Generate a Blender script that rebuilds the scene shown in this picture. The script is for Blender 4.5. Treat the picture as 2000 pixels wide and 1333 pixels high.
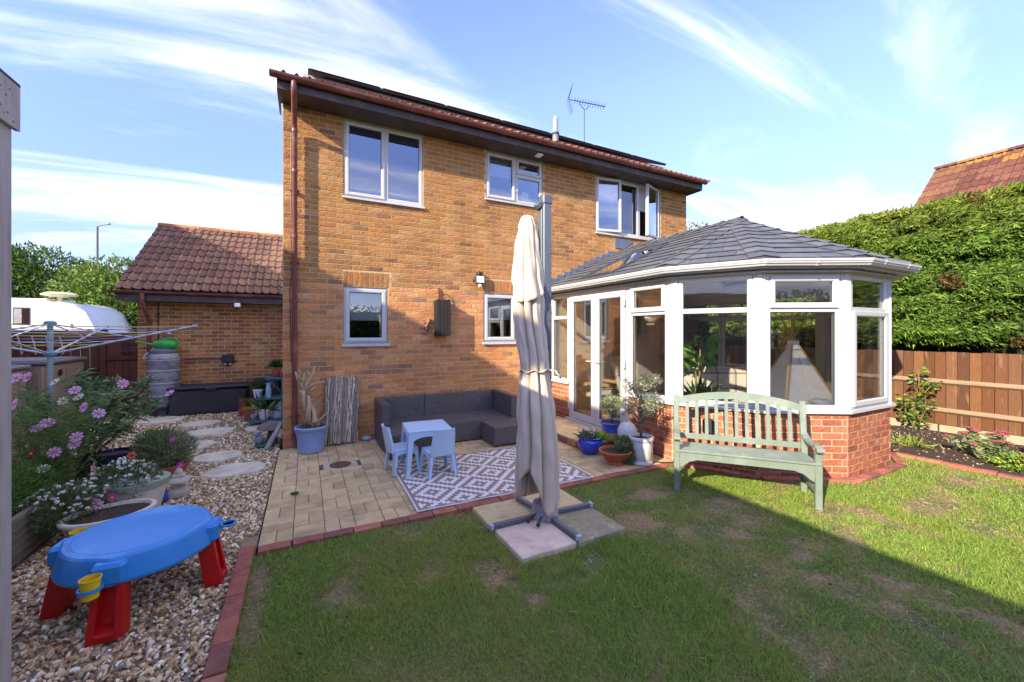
import bpy, math, random
import numpy as np
from mathutils import Matrix, Vector
PI=math.pi
R=math.radians
for o in list(bpy.data.objects): bpy.data.objects.remove(o)
sc=bpy.context.scene
COL=sc.collection
random.seed(7)
rng=np.random.default_rng(11)
# ---------------------------------------------------------------- camera
CAM=(0.286,-6.419,1.63)
cd=bpy.data.cameras.new('camera'); cam=bpy.data.objects.new('camera',cd); COL.objects.link(cam)
cam.location=CAM; cam.rotation_euler=(PI/2,0,R(-27.2))
cd.sensor_width=36; cd.lens=36*783/2000; cd.shift_y=-18.5/2000; cd.clip_start=.05; cd.clip_end=2000
sc.camera=cam
sc.render.resolution_x=1024; sc.render.resolution_y=682
# ---------------------------------------------------------------- sky, sun, exposure
SUN=Vector((-2.5,-1.0,1.35)).normalized()        # towards the sun
w=bpy.data.worlds.new('World'); sc.world=w; w.use_nodes=True
nt=w.node_tree; N=nt.nodes; K=nt.links; N.clear()
def nn(t,**k):
    n=N.new(t)
    for a,b in k.items(): setattr(n,a,b)
    return n
out=nn('ShaderNodeOutputWorld'); bg=nn('ShaderNodeBackground')
sky=nn('ShaderNodeTexSky'); sky.sky_type='NISHITA'; sky.sun_disc=False
sky.sun_elevation=math.asin(SUN.z); sky.sun_rotation=math.atan2(SUN.x,SUN.y)
sky.air_density=1.0; sky.dust_density=.05; sky.ozone_density=5.0
tc=nn('ShaderNodeTexCoord'); sep=nn('ShaderNodeSeparateXYZ'); K.new(tc.outputs['Generated'],sep.inputs[0])
ad=nn('ShaderNodeMath',operation='ADD'); ad.inputs[1].default_value=.22; K.new(sep.outputs[2],ad.inputs[0])
mx=nn('ShaderNodeMath',operation='MAXIMUM'); mx.inputs[1].default_value=.1; K.new(ad.outputs[0],mx.inputs[0])
dx=nn('ShaderNodeMath',operation='DIVIDE'); dy=nn('ShaderNodeMath',operation='DIVIDE')
K.new(sep.outputs[0],dx.inputs[0]); K.new(mx.outputs[0],dx.inputs[1]); K.new(sep.outputs[1],dy.inputs[0]); K.new(mx.outputs[0],dy.inputs[1])
cmb=nn('ShaderNodeCombineXYZ'); K.new(dx.outputs[0],cmb.inputs[0]); K.new(dy.outputs[0],cmb.inputs[1])
mp=nn('ShaderNodeMapping'); mp.inputs['Rotation'].default_value=(0,0,R(38)); mp.inputs['Scale'].default_value=(.42,1.5,1); mp.inputs['Location'].default_value=(11.85,5.65,16.5)
K.new(cmb.outputs[0],mp.inputs[0])
nz=nn('ShaderNodeTexNoise'); nz.inputs['Scale'].default_value=1.5; nz.inputs['Detail'].default_value=7; nz.inputs['Roughness'].default_value=.58; nz.inputs['Distortion'].default_value=.6
K.new(mp.outputs[0],nz.inputs[0])
cr=nn('ShaderNodeValToRGB'); cr.color_ramp.elements[0].position=.42; cr.color_ramp.elements[0].color=(0,0,0,1); cr.color_ramp.elements[1].position=1.0; cr.color_ramp.elements[1].color=(.8,.8,.8,1)
cr.color_ramp.interpolation='EASE'
K.new(nz.outputs[0],cr.inputs[0])
hz=nn('ShaderNodeMapRange'); hz.inputs[1].default_value=0.0; hz.inputs[2].default_value=.5; hz.inputs[3].default_value=.40; hz.inputs[4].default_value=1.0
K.new(sep.outputs[2],hz.inputs[0])
hzc=nn('ShaderNodeVectorMath',operation='SCALE')      # sky colour scaled down towards the horizon all round, for less glare
mix=nn('ShaderNodeMix',data_type='RGBA'); K.new(cr.outputs[0],mix.inputs['Factor']); tint=nn('ShaderNodeMix',data_type='RGBA',blend_type='MULTIPLY'); tint.inputs['Factor'].default_value=1; tint.inputs['B'].default_value=(.70,.62,.90,1); K.new(sky.outputs[0],tint.inputs['A']); K.new(tint.outputs['Result'],hzc.inputs[0]); K.new(hz.outputs[0],hzc.inputs['Scale']); K.new(hzc.outputs[0],mix.inputs['A'])
mix.inputs['B'].default_value=(8.2,7.9,7.5,1)
K.new(mix.outputs['Result'],bg.inputs[0]); bg.inputs[1].default_value=.15
K.new(bg.outputs[0],out.inputs[0])
sd=bpy.data.lights.new('sun','SUN'); sd.energy=2.0; sd.angle=R(.55); sd.color=(1,.965,.90)
so=bpy.data.objects.new('sun',sd); COL.objects.link(so); so.rotation_euler=(-SUN).to_track_quat('-Z','Y').to_euler()
sc.view_settings.view_transform='Standard'; sc.view_settings.look='None'; sc.view_settings.gamma=1; sc.view_settings.use_curve_mapping=False
sc.view_settings.exposure=2.3
sc.view_settings.use_white_balance=True; sc.view_settings.white_balance_temperature=7650      # camera balanced for the shade
sc.render.engine='CYCLES'
# ---------------------------------------------------------------- helpers
def tag(o,label=None,cat=None,group=None,kind=None):
    if label: o['label']=label
    if cat: o['category']=cat
    if group: o['group']=group
    if kind: o['kind']=kind
    return o
def thing(name,label,cat,loc=(0,0,0),rz=0,group=None):
    o=bpy.data.objects.new(name,None); COL.objects.link(o); o.empty_display_size=.1
    o.location=loc; o.rotation_euler=(0,0,rz); return tag(o,label,cat,group)
def link(name,me,parent=None,loc=(0,0,0),rot=(0,0,0),scl=(1,1,1)):
    o=bpy.data.objects.new(name,me); COL.objects.link(o); o.parent=parent
    o.location=loc; o.rotation_euler=rot; o.scale=scl; return o
def copy_tree(o,parent=None):
    c=o.copy(); COL.objects.link(c); c.parent=parent
    for k in o.children: copy_tree(k,c)
    return c
MATS={}
def mat(name,col,rough=.6,var=.18,vs=6,bump=0,bs=60,metal=0,attr=False,spec=.5,col2=None,c2s=3,c2a=.5,c2b=.65,coat=0,sub=0,stretch=None,trans=0,c2rough=None,lv=0):
    if name in MATS: return MATS[name]
    m=bpy.data.materials.new(name); MATS[name]=m; m.use_nodes=True
    t=m.node_tree; n=t.nodes; l=t.links; b=n['Principled BSDF']
    b.inputs['Roughness'].default_value=rough; b.inputs['Metallic'].default_value=metal
    b.inputs['Specular IOR Level'].default_value=spec; b.inputs['Coat Weight'].default_value=coat
    g=n.new('ShaderNodeNewGeometry'); src=g.outputs['Position']
    if stretch:
        tcn=n.new('ShaderNodeTexCoord'); mpn=n.new('ShaderNodeMapping'); mpn.inputs['Scale'].default_value=stretch
        l.new(tcn.outputs['Object'],mpn.inputs[0]); src=mpn.outputs[0]
    if attr:
        a=n.new('ShaderNodeAttribute'); a.attribute_name='col'; base=a.outputs['Color']
    else:
        a=n.new('ShaderNodeRGB'); a.outputs[0].default_value=(*col,1); base=a.outputs[0]
    if col2:
        z=n.new('ShaderNodeTexNoise'); z.inputs['Scale'].default_value=c2s; z.inputs['Detail'].default_value=5; l.new(src,z.inputs[0])
        rp=n.new('ShaderNodeValToRGB'); rp.color_ramp.elements[0].position=c2a; rp.color_ramp.elements[1].position=c2b; l.new(z.outputs[0],rp.inputs[0])
        q=n.new('ShaderNodeMix'); q.data_type='RGBA'; l.new(rp.outputs[0],q.inputs['Factor']); l.new(base,q.inputs['A']); q.inputs['B'].default_value=(*col2,1); base=q.outputs['Result']
        if c2rough is not None:
            rr=n.new('ShaderNodeMapRange'); rr.inputs[3].default_value=rough; rr.inputs[4].default_value=c2rough; l.new(rp.outputs[0],rr.inputs[0]); l.new(rr.outputs[0],b.inputs['Roughness'])
    if var:
        z=n.new('ShaderNodeTexNoise'); z.inputs['Scale'].default_value=vs; z.inputs['Detail'].default_value=6; z.inputs['Roughness'].default_value=.62; l.new(src,z.inputs[0])
        r=n.new('ShaderNodeMapRange'); r.inputs[1].default_value=.3; r.inputs[2].default_value=.7; r.inputs[3].default_value=1-var; r.inputs[4].default_value=1+var; l.new(z.outputs[0],r.inputs[0])
        q=n.new('ShaderNodeVectorMath'); q.operation='SCALE'; l.new(base,q.inputs[0]); l.new(r.outputs[0],q.inputs['Scale']); base=q.outputs[0]
    if lv:      # slow weathering
        ml=n.new('ShaderNodeMapping'); ml.inputs['Scale'].default_value=(2.2,2.2,.55); l.new(src,ml.inputs[0]); z=n.new('ShaderNodeTexNoise'); z.inputs['Scale'].default_value=1.1; z.inputs['Detail'].default_value=6; l.new(ml.outputs[0],z.inputs[0])
        r=n.new('ShaderNodeMapRange'); r.inputs[1].default_value=.3; r.inputs[2].default_value=.7; r.inputs[3].default_value=1-lv; r.inputs[4].default_value=1+lv; l.new(z.outputs[0],r.inputs[0])
        q=n.new('ShaderNodeVectorMath'); q.operation='SCALE'; l.new(base,q.inputs[0]); l.new(r.outputs[0],q.inputs['Scale']); base=q.outputs[0]
    l.new(base,b.inputs['Base Color'])
    if bump:
        z=n.new('ShaderNodeTexNoise'); z.inputs['Scale'].default_value=bs; z.inputs['Detail'].default_value=5; l.new(src,z.inputs[0])
        q=n.new('ShaderNodeBump'); q.inputs['Strength'].default_value=min(1,bump); q.inputs['Distance'].default_value=.01*max(1,bump); l.new(z.outputs[0],q.inputs['Height']); l.new(q.outputs[0],b.inputs['Normal'])
    if trans:   # leaf translucency
        tr=n.new('ShaderNodeBsdfTranslucent'); ms=n.new('ShaderNodeMixShader'); ms.inputs[0].default_value=trans
        l.new(base,tr.inputs[0]); l.new(b.outputs[0],ms.inputs[1]); l.new(tr.outputs[0],ms.inputs[2]); l.new(ms.outputs[0],n['Material Output'].inputs[0])
    return m
def glassmat(name,tint=(.96,.98,.97),refl=1.0):
    m=bpy.data.materials.new(name); m.use_nodes=True; t=m.node_tree; n=t.nodes; l=t.links; n.clear()
    o=n.new('ShaderNodeOutputMaterial'); a=n.new('ShaderNodeBsdfTransparent'); a.inputs[0].default_value=(*tint,1)
    g=n.new('ShaderNodeBsdfGlossy'); g.inputs['Roughness'].default_value=.004; g.inputs['Color'].default_value=(1,1,1,1)
    f=n.new('ShaderNodeFresnel'); f.inputs[0].default_value=1.52
    q=n.new('ShaderNodeMath'); q.operation='MULTIPLY'; q.inputs[1].default_value=1.9*refl; q.use_clamp=True; l.new(f.outputs[0],q.inputs[0])
    z=n.new('ShaderNodeTexNoise'); z.inputs['Scale'].default_value=2.2; b=n.new('ShaderNodeBump'); b.inputs['Strength'].default_value=.05; b.inputs['Distance'].default_value=.02
    ge=n.new('ShaderNodeNewGeometry'); l.new(ge.outputs['Position'],z.inputs[0]); l.new(z.outputs[0],b.inputs['Height']); l.new(b.outputs[0],g.inputs['Normal'])
    x=n.new('ShaderNodeMixShader'); l.new(q.outputs[0],x.inputs[0]); l.new(a.outputs[0],x.inputs[1]); l.new(g.outputs[0],x.inputs[2]); l.new(x.outputs[0],o.inputs[0])
    MATS[name]=m; return m
def finish(me,mats,cols=None,mi=None,smooth=None):
    for m in (mats if isinstance(mats,(list,tuple)) else [mats]): me.materials.append(m)
    n=len(me.polygons)
    if cols is not None:
        a=me.color_attributes.new('col','FLOAT_COLOR','CORNER'); lt=np.empty(n,np.int32); me.polygons.foreach_get('loop_total',lt)
        c=np.asarray(cols,np.float32)
        if c.shape[1]==3: c=np.concatenate([c,np.ones((len(c),1),np.float32)],1)
        a.data.foreach_set('color',np.repeat(c,lt,axis=0).ravel())
    if mi is not None: me.polygons.foreach_set('material_index',np.asarray(mi,np.int32))
    if smooth is not None and smooth is not False:
        me.polygons.foreach_set('use_smooth',np.ones(n,bool))
        if smooth is not True: me.set_sharp_from_angle(angle=R(smooth))
    me.update(); return me
def npmesh(name,V,F,mats,cols=None,smooth=None):
    V=np.ascontiguousarray(V,np.float32); F=np.ascontiguousarray(F,np.int32)
    me=bpy.data.meshes.new(name); me.vertices.add(len(V)); me.vertices.foreach_set('co',V.ravel())
    k=F.shape[1]; me.loops.add(F.size); me.loops.foreach_set('vertex_index',F.ravel())
    me.polygons.add(len(F)); me.polygons.foreach_set('loop_start',np.arange(0,F.size,k,dtype=np.int32)); me.polygons.foreach_set('loop_total',np.full(len(F),k,np.int32))
    me.update(calc_edges=True)
    return finish(me,mats,cols,None,smooth)
class MB:
    def __init__(s): s.v=[]; s.f=[]; s.c=[]; s.m=[]; s.T=None; s.col=None; s.mi=0
    def add(s,vs,fs,col=None):
        k=len(s.v)
        if s.T is not None: vs=[tuple(s.T@Vector(p)) for p in vs]
        s.v+=list(vs); s.f+=[tuple(i+k for i in q) for q in fs]
        s.c+=[col or s.col or (1,1,1)]*len(fs); s.m+=[s.mi]*len(fs); return s
    def box(s,x0,x1,y0,y1,z0,z1,b=0,rz=0,col=None,piv=None,M=None):
        cx,cy,cz=(x0+x1)/2,(y0+y1)/2,(z0+z1)/2; hx,hy,hz=abs(x1-x0)/2,abs(y1-y0)/2,abs(z1-z0)/2
        if b<=0:
            vs=[(sx*hx,sy*hy,sz*hz) for sz in(-1,1) for sy in(-1,1) for sx in(-1,1)]
            fs=[(0,2,3,1),(4,5,7,6),(0,1,5,4),(2,6,7,3),(0,4,6,2),(1,3,7,5)]
        else:
            b=min(b,hx*.9,hy*.9,hz*.9); vs=[];ix={}
            for sx in(-1,1):
                for sy in(-1,1):
                    for sz in(-1,1):
                        ix[sx,sy,sz]=len(vs); vs+=[(sx*hx,sy*(hy-b),sz*(hz-b)),(sx*(hx-b),sy*hy,sz*(hz-b)),(sx*(hx-b),sy*(hy-b),sz*hz)]
            fs=[]
            def q(*p):
                ps=[Vector(vs[i]) for i in p]; n=(ps[1]-ps[0]).cross(ps[2]-ps[0]); c=sum(ps,Vector())/len(ps)
                fs.append(p if n.dot(c)>0 else p[::-1])
            for sg in(-1,1):
                q(*[ix[sg,a,c]+0 for a,c in((-1,-1),(1,-1),(1,1),(-1,1))]); q(*[ix[a,sg,c]+1 for a,c in((-1,-1),(1,-1),(1,1),(-1,1))]); q(*[ix[a,c,sg]+2 for a,c in((-1,-1),(1,-1),(1,1),(-1,1))])
                for sh in(-1,1):
                    q(ix[sg,sh,-1],ix[sg,sh,1],ix[sg,sh,1]+1,ix[sg,sh,-1]+1); q(ix[sg,-1,sh],ix[sg,1,sh],ix[sg,1,sh]+2,ix[sg,-1,sh]+2); q(ix[-1,sg,sh]+1,ix[1,sg,sh]+1,ix[1,sg,sh]+2,ix[-1,sg,sh]+2)
                    for si in(-1,1): q(ix[sg,sh,si],ix[sg,sh,si]+1,ix[sg,sh,si]+2)
        if M is not None: vs=[tuple(M@Vector(p)) for p in vs]
        if rz:
            c_,s_=math.cos(rz),math.sin(rz); vs=[(x*c_-y*s_,x*s_+y*c_,z) for x,y,z in vs]
        return s.add([(x+cx,y+cy,z+cz) for x,y,z in vs],fs,col)
    def bar(s,a,b_,w,h=None,up=(0,0,1),bev=0,col=None):
        a=Vector(a); b_=Vector(b_); d=b_-a; L=d.length; d=d/L; up=Vector(up)
        if abs(d.dot(up))>.98: up=Vector((1,0,0))
        x=up.cross(d).normalized(); y=d.cross(x)
        M=Matrix((x,y,d)).transposed().to_4x4(); M.translation=(a+b_)/2; h=h or w
        o=s.T; s.T=(o@M) if o is not None else M; s.box(-w/2,w/2,-h/2,h/2,-L/2,L/2,bev,col=col); s.T=o; return s
    def tube(s,pts,r,seg=8,cap=True,col=None,flat=1.0):
        pts=[Vector(p) for p in pts]; n=len(pts); rs=r if isinstance(r,(list,tuple)) else [r]*n; vs=[];fs=[]; ref=None
        for i,p in enumerate(pts):
            d=(pts[min(i+1,n-1)]-pts[max(i-1,0)]); d=d.normalized() if d.length>1e-9 else Vector((0,0,1))
            if ref is None: ref=Vector((0,0,1)) if abs(d.z)<.9 else Vector((1,0,0))
            x=ref.cross(d)
            if x.length<1e-4: x=Vector((0,1,0)).cross(d)
            x.normalize(); y=d.cross(x); ref=y
            for k in range(seg):
                t=2*PI*k/seg; vs.append(tuple(p+x*(rs[i]*math.cos(t))+y*(rs[i]*flat*math.sin(t))))
        for i in range(n-1):
            for k in range(seg): k2=(k+1)%seg; fs.append((i*seg+k,i*seg+k2,(i+1)*seg+k2,(i+1)*seg+k))
        if cap: fs+=[tuple(range(seg))[::-1],tuple((n-1)*seg+k for k in range(seg))]
        return s.add(vs,fs,col)
    def lathe(s,prof,c=(0,0,0),seg=24,sx=1,sy=1,col=None,rz=0):
        vs=[];fs=[];n=len(prof)
        for r,z in prof:
            for k in range(seg):
                t=2*PI*k/seg; x,y=r*math.cos(t)*sx,r*math.sin(t)*sy
                if rz: x,y=x*math.cos(rz)-y*math.sin(rz),x*math.sin(rz)+y*math.cos(rz)
                vs.append((c[0]+x,c[1]+y,c[2]+z))
        for i in range(n-1):
            for k in range(seg): k2=(k+1)%seg; fs.append((i*seg+k,i*seg+k2,(i+1)*seg+k2,(i+1)*seg+k))
        if prof[0][0]>1e-4: fs.append(tuple(range(seg))[::-1])
        if prof[-1][0]>1e-4: fs.append(tuple((n-1)*seg+k for k in range(seg)))
        return s.add(vs,fs,col)
    def prism(s,poly,ext,col=None):      # poly: 3D points, ext: vector
        n=len(poly); e=Vector(ext); vs=[tuple(p) for p in poly]+[tuple(Vector(p)+e) for p in poly]
        nn_=sum(((Vector(poly[i])).cross(Vector(poly[(i+1)%n])) for i in range(n)),Vector())
        ps=list(range(n)); 
        if nn_.dot(e)>0: a=tuple(ps[::-1]); b=tuple(p+n for p in ps); sd_=[(i,(i+1)%n,(i+1)%n+n,i+n) for i in ps]
        else: a=tuple(ps); b=tuple(p+n for p in ps[::-1]); sd_=[((i+1)%n,i,i+n,(i+1)%n+n) for i in ps]
        return s.add(vs,[a,b]+sd_,col)
    def ball(s,c,r,n=8,sx=1,sy=1,sz=1,col=None):
        return s.lathe([(max(1e-5,r*math.sin(PI*i/n)),-r*sz*math.cos(PI*i/n)) for i in range(n+1)],c,max(8,n*2),sx,sy,col)
    def mesh(s,name,m,smooth=None,cols=None):
        me=bpy.data.meshes.new(name); me.from_pydata(s.v,[],s.f)
        uc=(s.col is not None or any(c!=(1,1,1) for c in s.c)) if cols is None else cols
        return finish(me,m,s.c if uc else None,s.m if max(s.m,default=0)>0 else None,smooth)
    def build(s,name,m,parent=None,smooth=None,kind=None,loc=(0,0,0),rot=(0,0,0)):
        o=link(name,s.mesh(name,m,smooth),parent,loc,rot)
        if kind: o['kind']=kind
        return o
def one(name,m,parent,fn,smooth=None,**k):
    b=MB(); fn(b); return b.build(name,m,parent,smooth,**k)
def project(x,y,z):
    a=R(27.2); rx,ry=x-CAM[0],y-CAM[1]; X=rx*math.cos(a)-ry*math.sin(a); Y=rx*math.sin(a)+ry*math.cos(a)
    if Y<.2: return None
    return 1000+783*X/Y, 648-783*(z-CAM[2])/Y, Y
def jit(c,a,h=0):
    k=1+random.uniform(-a,a); return tuple(max(0,q*k*(1+random.uniform(-h,h))) for q in c)
def pieces(name,stuffname,items,variants,parent,limit=300,matr=None,stuffmat=None):
    """items: (loc,rotz or matrix,scale,variant). The largest in view become objects, the rest one mesh."""
    sc_=[]
    for it in items:
        p=project(*it[0])
        if p is None or not(-60<p[0]<2060 and -60<p[1]<1400): sc_.append(1e9)
        else: sc_.append(p[2]/max(.2,it[2][0]))
    order=sorted(range(len(items)),key=lambda i:sc_[i]); keep=set(i for i in order[:limit] if sc_[i]<1e8)
    b=MB()
    for i,(loc,rot,scl,vi) in enumerate(items):
        me,geo=variants[vi]
        if i in keep:
            o=bpy.data.objects.new(name,me); COL.objects.link(o); o.parent=parent
            if isinstance(rot,Matrix): o.matrix_local=Matrix.Translation(loc)@rot@Matrix.Diagonal((*scl,1))
            else: o.location=loc; o.rotation_euler=(0,0,rot); o.scale=scl
        else:
            Mx=(Matrix.Translation(loc)@(rot if isinstance(rot,Matrix) else Matrix.Rotation(rot,4,'Z'))@Matrix.Diagonal((*scl,1)))
            b.T=Mx; k=len(b.c); b.add(geo.v,geo.f); b.c[k:]=geo.c
    if b.v:
        b.T=None; b.col=(1,1,1); b.build(stuffname,stuffmat or variants[0][0].materials[0],parent,kind='stuff')
def subtract(iv,cuts):
    res=[iv]
    for a,b_ in cuts:
        nr=[]
        for p,q in res:
            if b_<=p or a>=q: nr.append((p,q)); continue
            if a>p: nr.append((p,a))
            if b_<q: nr.append((b_,q))
        res=nr
    return res
def clip(poly,a,b_,c):      # keep a*x+b*y<=c
    res=[]; n=len(poly)
    for i in range(n):
        p,q=poly[i],poly[(i+1)%n]; dp=a*p[0]+b_*p[1]-c; dq=a*q[0]+b_*q[1]-c
        if dp<=0: res.append(p)
        if (dp<0<dq) or (dq<0<dp): t=dp/(dp-dq); res.append((p[0]+(q[0]-p[0])*t,p[1]+(q[1]-p[1])*t))
    return res
def vnoise(x,y,seed=0,freq=1.0):
    x=np.asarray(x)*freq; y=np.asarray(y)*freq; xi=np.floor(x).astype(np.int64); yi=np.floor(y).astype(np.int64); fx=x-xi; fy=y-yi
    def h(i,j):
        n=(i*374761393+j*668265263+seed*974711)&0x7fffffff; n=((n^(n>>13))*1274126177)&0x7fffffff; return ((n^(n>>16))&0xffff)/65535.
    fx=fx*fx*(3-2*fx); fy=fy*fy*(3-2*fy)
    return (h(xi,yi)*(1-fx)+h(xi+1,yi)*fx)*(1-fy)+(h(xi,yi+1)*(1-fx)+h(xi+1,yi+1)*fx)*fy
def fbm(x,y,seed=0,freq=1.0): return .55*vnoise(x,y,seed,freq)+.3*vnoise(x,y,seed+5,freq*2.1)+.15*vnoise(x,y,seed+9,freq*4.3)
def leaves(name,m,parent,Pt,D,L,W,C,fold=.25,kind=None,curl=.15):
    """folded diamond leaves; Pt,D (n,3); L,W scalars or (n,)"""
    n=len(Pt); D=D/np.maximum(1e-6,np.linalg.norm(D,axis=1,keepdims=True)); L=np.broadcast_to(L,(n,))[:,None]; W=np.broadcast_to(W,(n,))[:,None]
    rv=rng.normal(size=(n,3)); S=np.cross(D,rv); S/=np.maximum(1e-6,np.linalg.norm(S,axis=1,keepdims=True)); U=np.cross(S,D)
    a=Pt; t=Pt+D*L-U*L*curl; l_=Pt+D*L*.45+S*W*.5+U*W*fold; r_=Pt+D*L*.45-S*W*.5+U*W*fold
    V=np.stack([a,l_,t,r_],1).reshape(-1,3); i=np.arange(n)[:,None]*4
    F=np.concatenate([i+np.array([[0,2,1]]),i+np.array([[0,3,2]])],1).reshape(-1,3)
    me=npmesh(name,V,F,m,np.repeat(C,2,axis=0)); o=link(name,me,parent)
    if kind: o['kind']=kind
    return o
def rc(pal,n,var=.2):
    pal=np.asarray(pal,float); c=pal[rng.integers(0,len(pal),n)]; return c*(1+rng.uniform(-var,var,(n,1)))
def rdir(n,up=0.): d=rng.normal(size=(n,3)); d[:,2]+=up; return d/np.linalg.norm(d,axis=1,keepdims=True)
def S(r,g,b):
    f=lambda q:(q/255/12.92 if q/255<=.04045 else ((q/255+.055)/1.055)**2.4)
    return (f(r),f(g),f(b))
def dim(pal,k): return [tuple(q*k for q in c) for c in pal]
# ---------------------------------------------------------------- materials
m_brick=mat('brick',(1,1,1),.9,.20,28,bump=.9,bs=75,attr=True,spec=.25,col2=S(124,78,48),c2s=34,c2a=.62,c2b=.80,lv=.16)
m_cbrick=mat('conservatory_brick',(1,1,1),.88,.2,26,bump=.8,bs=60,attr=True,spec=.25,col2=S(190,120,80),c2s=18,c2a=.58,c2b=.75)
m_mortar=mat('mortar',S(190,168,124),.95,.14,14,bump=.5,bs=160,spec=.15)
m_cmortar=mat('mortar_pale',S(186,168,138),.95,.15,14,bump=.5,bs=160,spec=.15)
m_paver=mat('paver',(1,1,1),.88,.17,7,bump=.7,bs=45,attr=True,spec=.3,col2=S(150,130,98),c2s=4,c2a=.55,c2b=.8,lv=.10)
m_sand=mat('joint_sand',S(96,82,62),.95,.2,20,bump=.5,bs=120)
m_redbrick=mat('red_paver',(1,1,1),.8,.2,12,bump=.5,bs=80,attr=True,spec=.35,col2=S(120,84,70),c2s=9,c2a=.55,c2b=.75)
m_upvc=mat('white_upvc',(.49,.49,.48),.28,.035,3,spec=.5)
m_upvc_old=mat('white_upvc_aged',(.50,.495,.475),.36,.06,4,spec=.45,col2=(.60,.59,.54),c2s=6,c2a=.62,c2b=.8)
m_brown=mat('brown_upvc',S(112,62,54),.38,.15,5,spec=.5,col2=S(150,104,92),c2s=4,c2a=.52,c2b=.75,c2rough=.55)
m_dark=mat('dark_fascia',S(62,50,46),.5,.25,5,col2=S(92,76,66),c2s=7,c2a=.5,c2b=.75)
m_black=mat('black_plastic',(.018,.018,.02),.45,.15,6)
m_grey=mat('grey_metal',S(90,99,106),.4,.06,5,spec=.5)
m_lgrey=mat('light_grey_plastic',S(176,178,182),.5,.1,8)
m_slate=mat('slate_tile',(1,1,1),.62,.16,9,bump=.35,bs=60,attr=True,spec=.45)
m_tile=mat('clay_tile',(1,1,1),.86,.22,11,bump=.8,bs=60,attr=True,spec=.25,col2=S(58,50,44),c2s=8,c2a=.58,c2b=.74)
m_ntile=mat('clay_tile_lichen',(1,1,1),.86,.2,8,bump=.8,bs=60,attr=True,spec=.2)
m_lead=mat('lead',S(88,98,118),.55,.15,9)
m_glass=glassmat('window_glass',(.93,.95,.95),2.0)
m_glassd=glassmat('conservatory_glass',(.98,.985,.98),.45)
m_cream=mat('interior_plaster',S(226,218,200),.9,.05,3)
m_white=mat('white_paint',(.78,.77,.74),.7,.06,4)
m_wall_in=mat('interior_wall',S(104,100,96),.9,.05,3)
m_chrome=mat('chrome',(.75,.75,.76),.22,.05,4,metal=1)
m_terr=mat('terracotta',S(178,96,58),.8,.2,12,bump=.3,bs=60,col2=S(130,74,50),c2s=7,c2a=.55,c2b=.8)
m_soil=mat('soil',S(64,46,34),.97,.4,30,bump=1.5,bs=55,col2=S(104,84,62),c2s=22,c2a=.6,c2b=.72)
m_leaf=mat('leaf',(1,1,1),.55,.12,20,attr=True,spec=.4,trans=.28)
m_leafm=mat('leaf_matt',(1,1,1),.75,.12,20,attr=True,spec=.2,trans=.25)
m_bark=mat('bark',S(86,66,50),.95,.3,20,bump=1,bs=60)
m_petal=mat('petal',(1,1,1),.6,.06,30,attr=True,spec=.3,trans=.3)
m_wood=mat('fence_wood',(1,1,1),.88,.22,9,bump=.5,bs=30,attr=True,spec=.2,stretch=(9,9,.9),col2=S(160,128,92),c2s=2.2,c2a=.60,c2b=.78)
m_grass=mat('grass_blade',(1,1,1),.6,.0,attr=True,spec=.3,trans=.35)
m_lawn=mat('lawn_soil',S(146,122,84),.97,.5,45,bump=1.5,bs=90,col2=S(96,104,52),c2s=3.0,c2a=.42,c2b=.6)
m_gravel=mat('gravel_stone',(1,1,1),.7,.14,60,attr=True,spec=.35)
m_gbase=mat('gravel_bed',S(150,130,100),.95,.35,50,bump=1.5,bs=70)
m_flag=mat('flagstone',S(206,196,170),.9,.12,6,bump=.5,bs=30,col2=S(176,166,138),c2s=4,c2a=.5,c2b=.7)
# ---------------------------------------------------------------- brick pieces
def block_geo(L,h,d,col,rough=.002,ch=.004,nx=4,nz=2,top=False):
    b=MB(); vs=[];fs=[]
    for j in range(nz+1):
        for i in range(nx+1):
            e=(i in(0,nx)) or (j in(0,nz)); x=-L/2+ch+(L-2*ch)*i/nx; z=-h/2+ch+(h-2*ch)*j/nz
            if not e: x+=random.uniform(-.1,.1)*L/nx; z+=random.uniform(-.1,.1)*h/nz
            vs.append((x+(random.uniform(-.0015,.0015) if e else 0),-d+random.uniform(0,rough),z+(random.uniform(-.0015,.0015) if e else 0)))
    for j in range(nz):
        for i in range(nx): a=j*(nx+1)+i; fs.append((a,a+1,a+nx+2,a+nx+1))
    rg=[i for i in range(nx+1)]+[nx+(nx+1)*j for j in range(1,nz+1)]+[(nx+1)*nz+i for i in range(nx-1,-1,-1)]+[(nx+1)*j for j in range(nz-1,0,-1)]
    k=len(vs)
    for i in rg:
        x,y,z=vs[i]; vs.append((max(-L/2,min(L/2,x*L/(L-2*ch))),-d+ch,max(-h/2,min(h/2,z*h/(h-2*ch)))))
    k2=len(vs)
    for p,q in((-1,-1),(1,-1),(1,1),(-1,1)): vs.append((p*L/2,0,q*h/2))
    n=len(rg)
    for i in range(n): fs.append((rg[(i+1)%n],rg[i],k+i,k+(i+1)%n))
    cor=[0,nx,nx+nz,2*nx+nz]
    for a in range(4):
        i0=cor[a]; i1=cor[(a+1)%4] if a<3 else n
        fs.append(tuple([k2+a]+[k2+(a+1)%4]+[k+(i%n) for i in range(i1,i0-1,-1)]))
    if top: vs=[(x,z,-y-d) for x,y,z in vs]   # face up, top at z=0
    b.add(vs,[f[::1] for f in fs],col); return b
def variants(n,pal,m,L,h,d,top=False,jv=.12,**k):
    res=[]
    for i in range(n):
        g=block_geo(L,h,d,jit(pal[i%len(pal)],jv,.04),top=top,**k); g.col=(1,1,1); res.append((g.mesh('piece',m),g))
    return res
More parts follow.
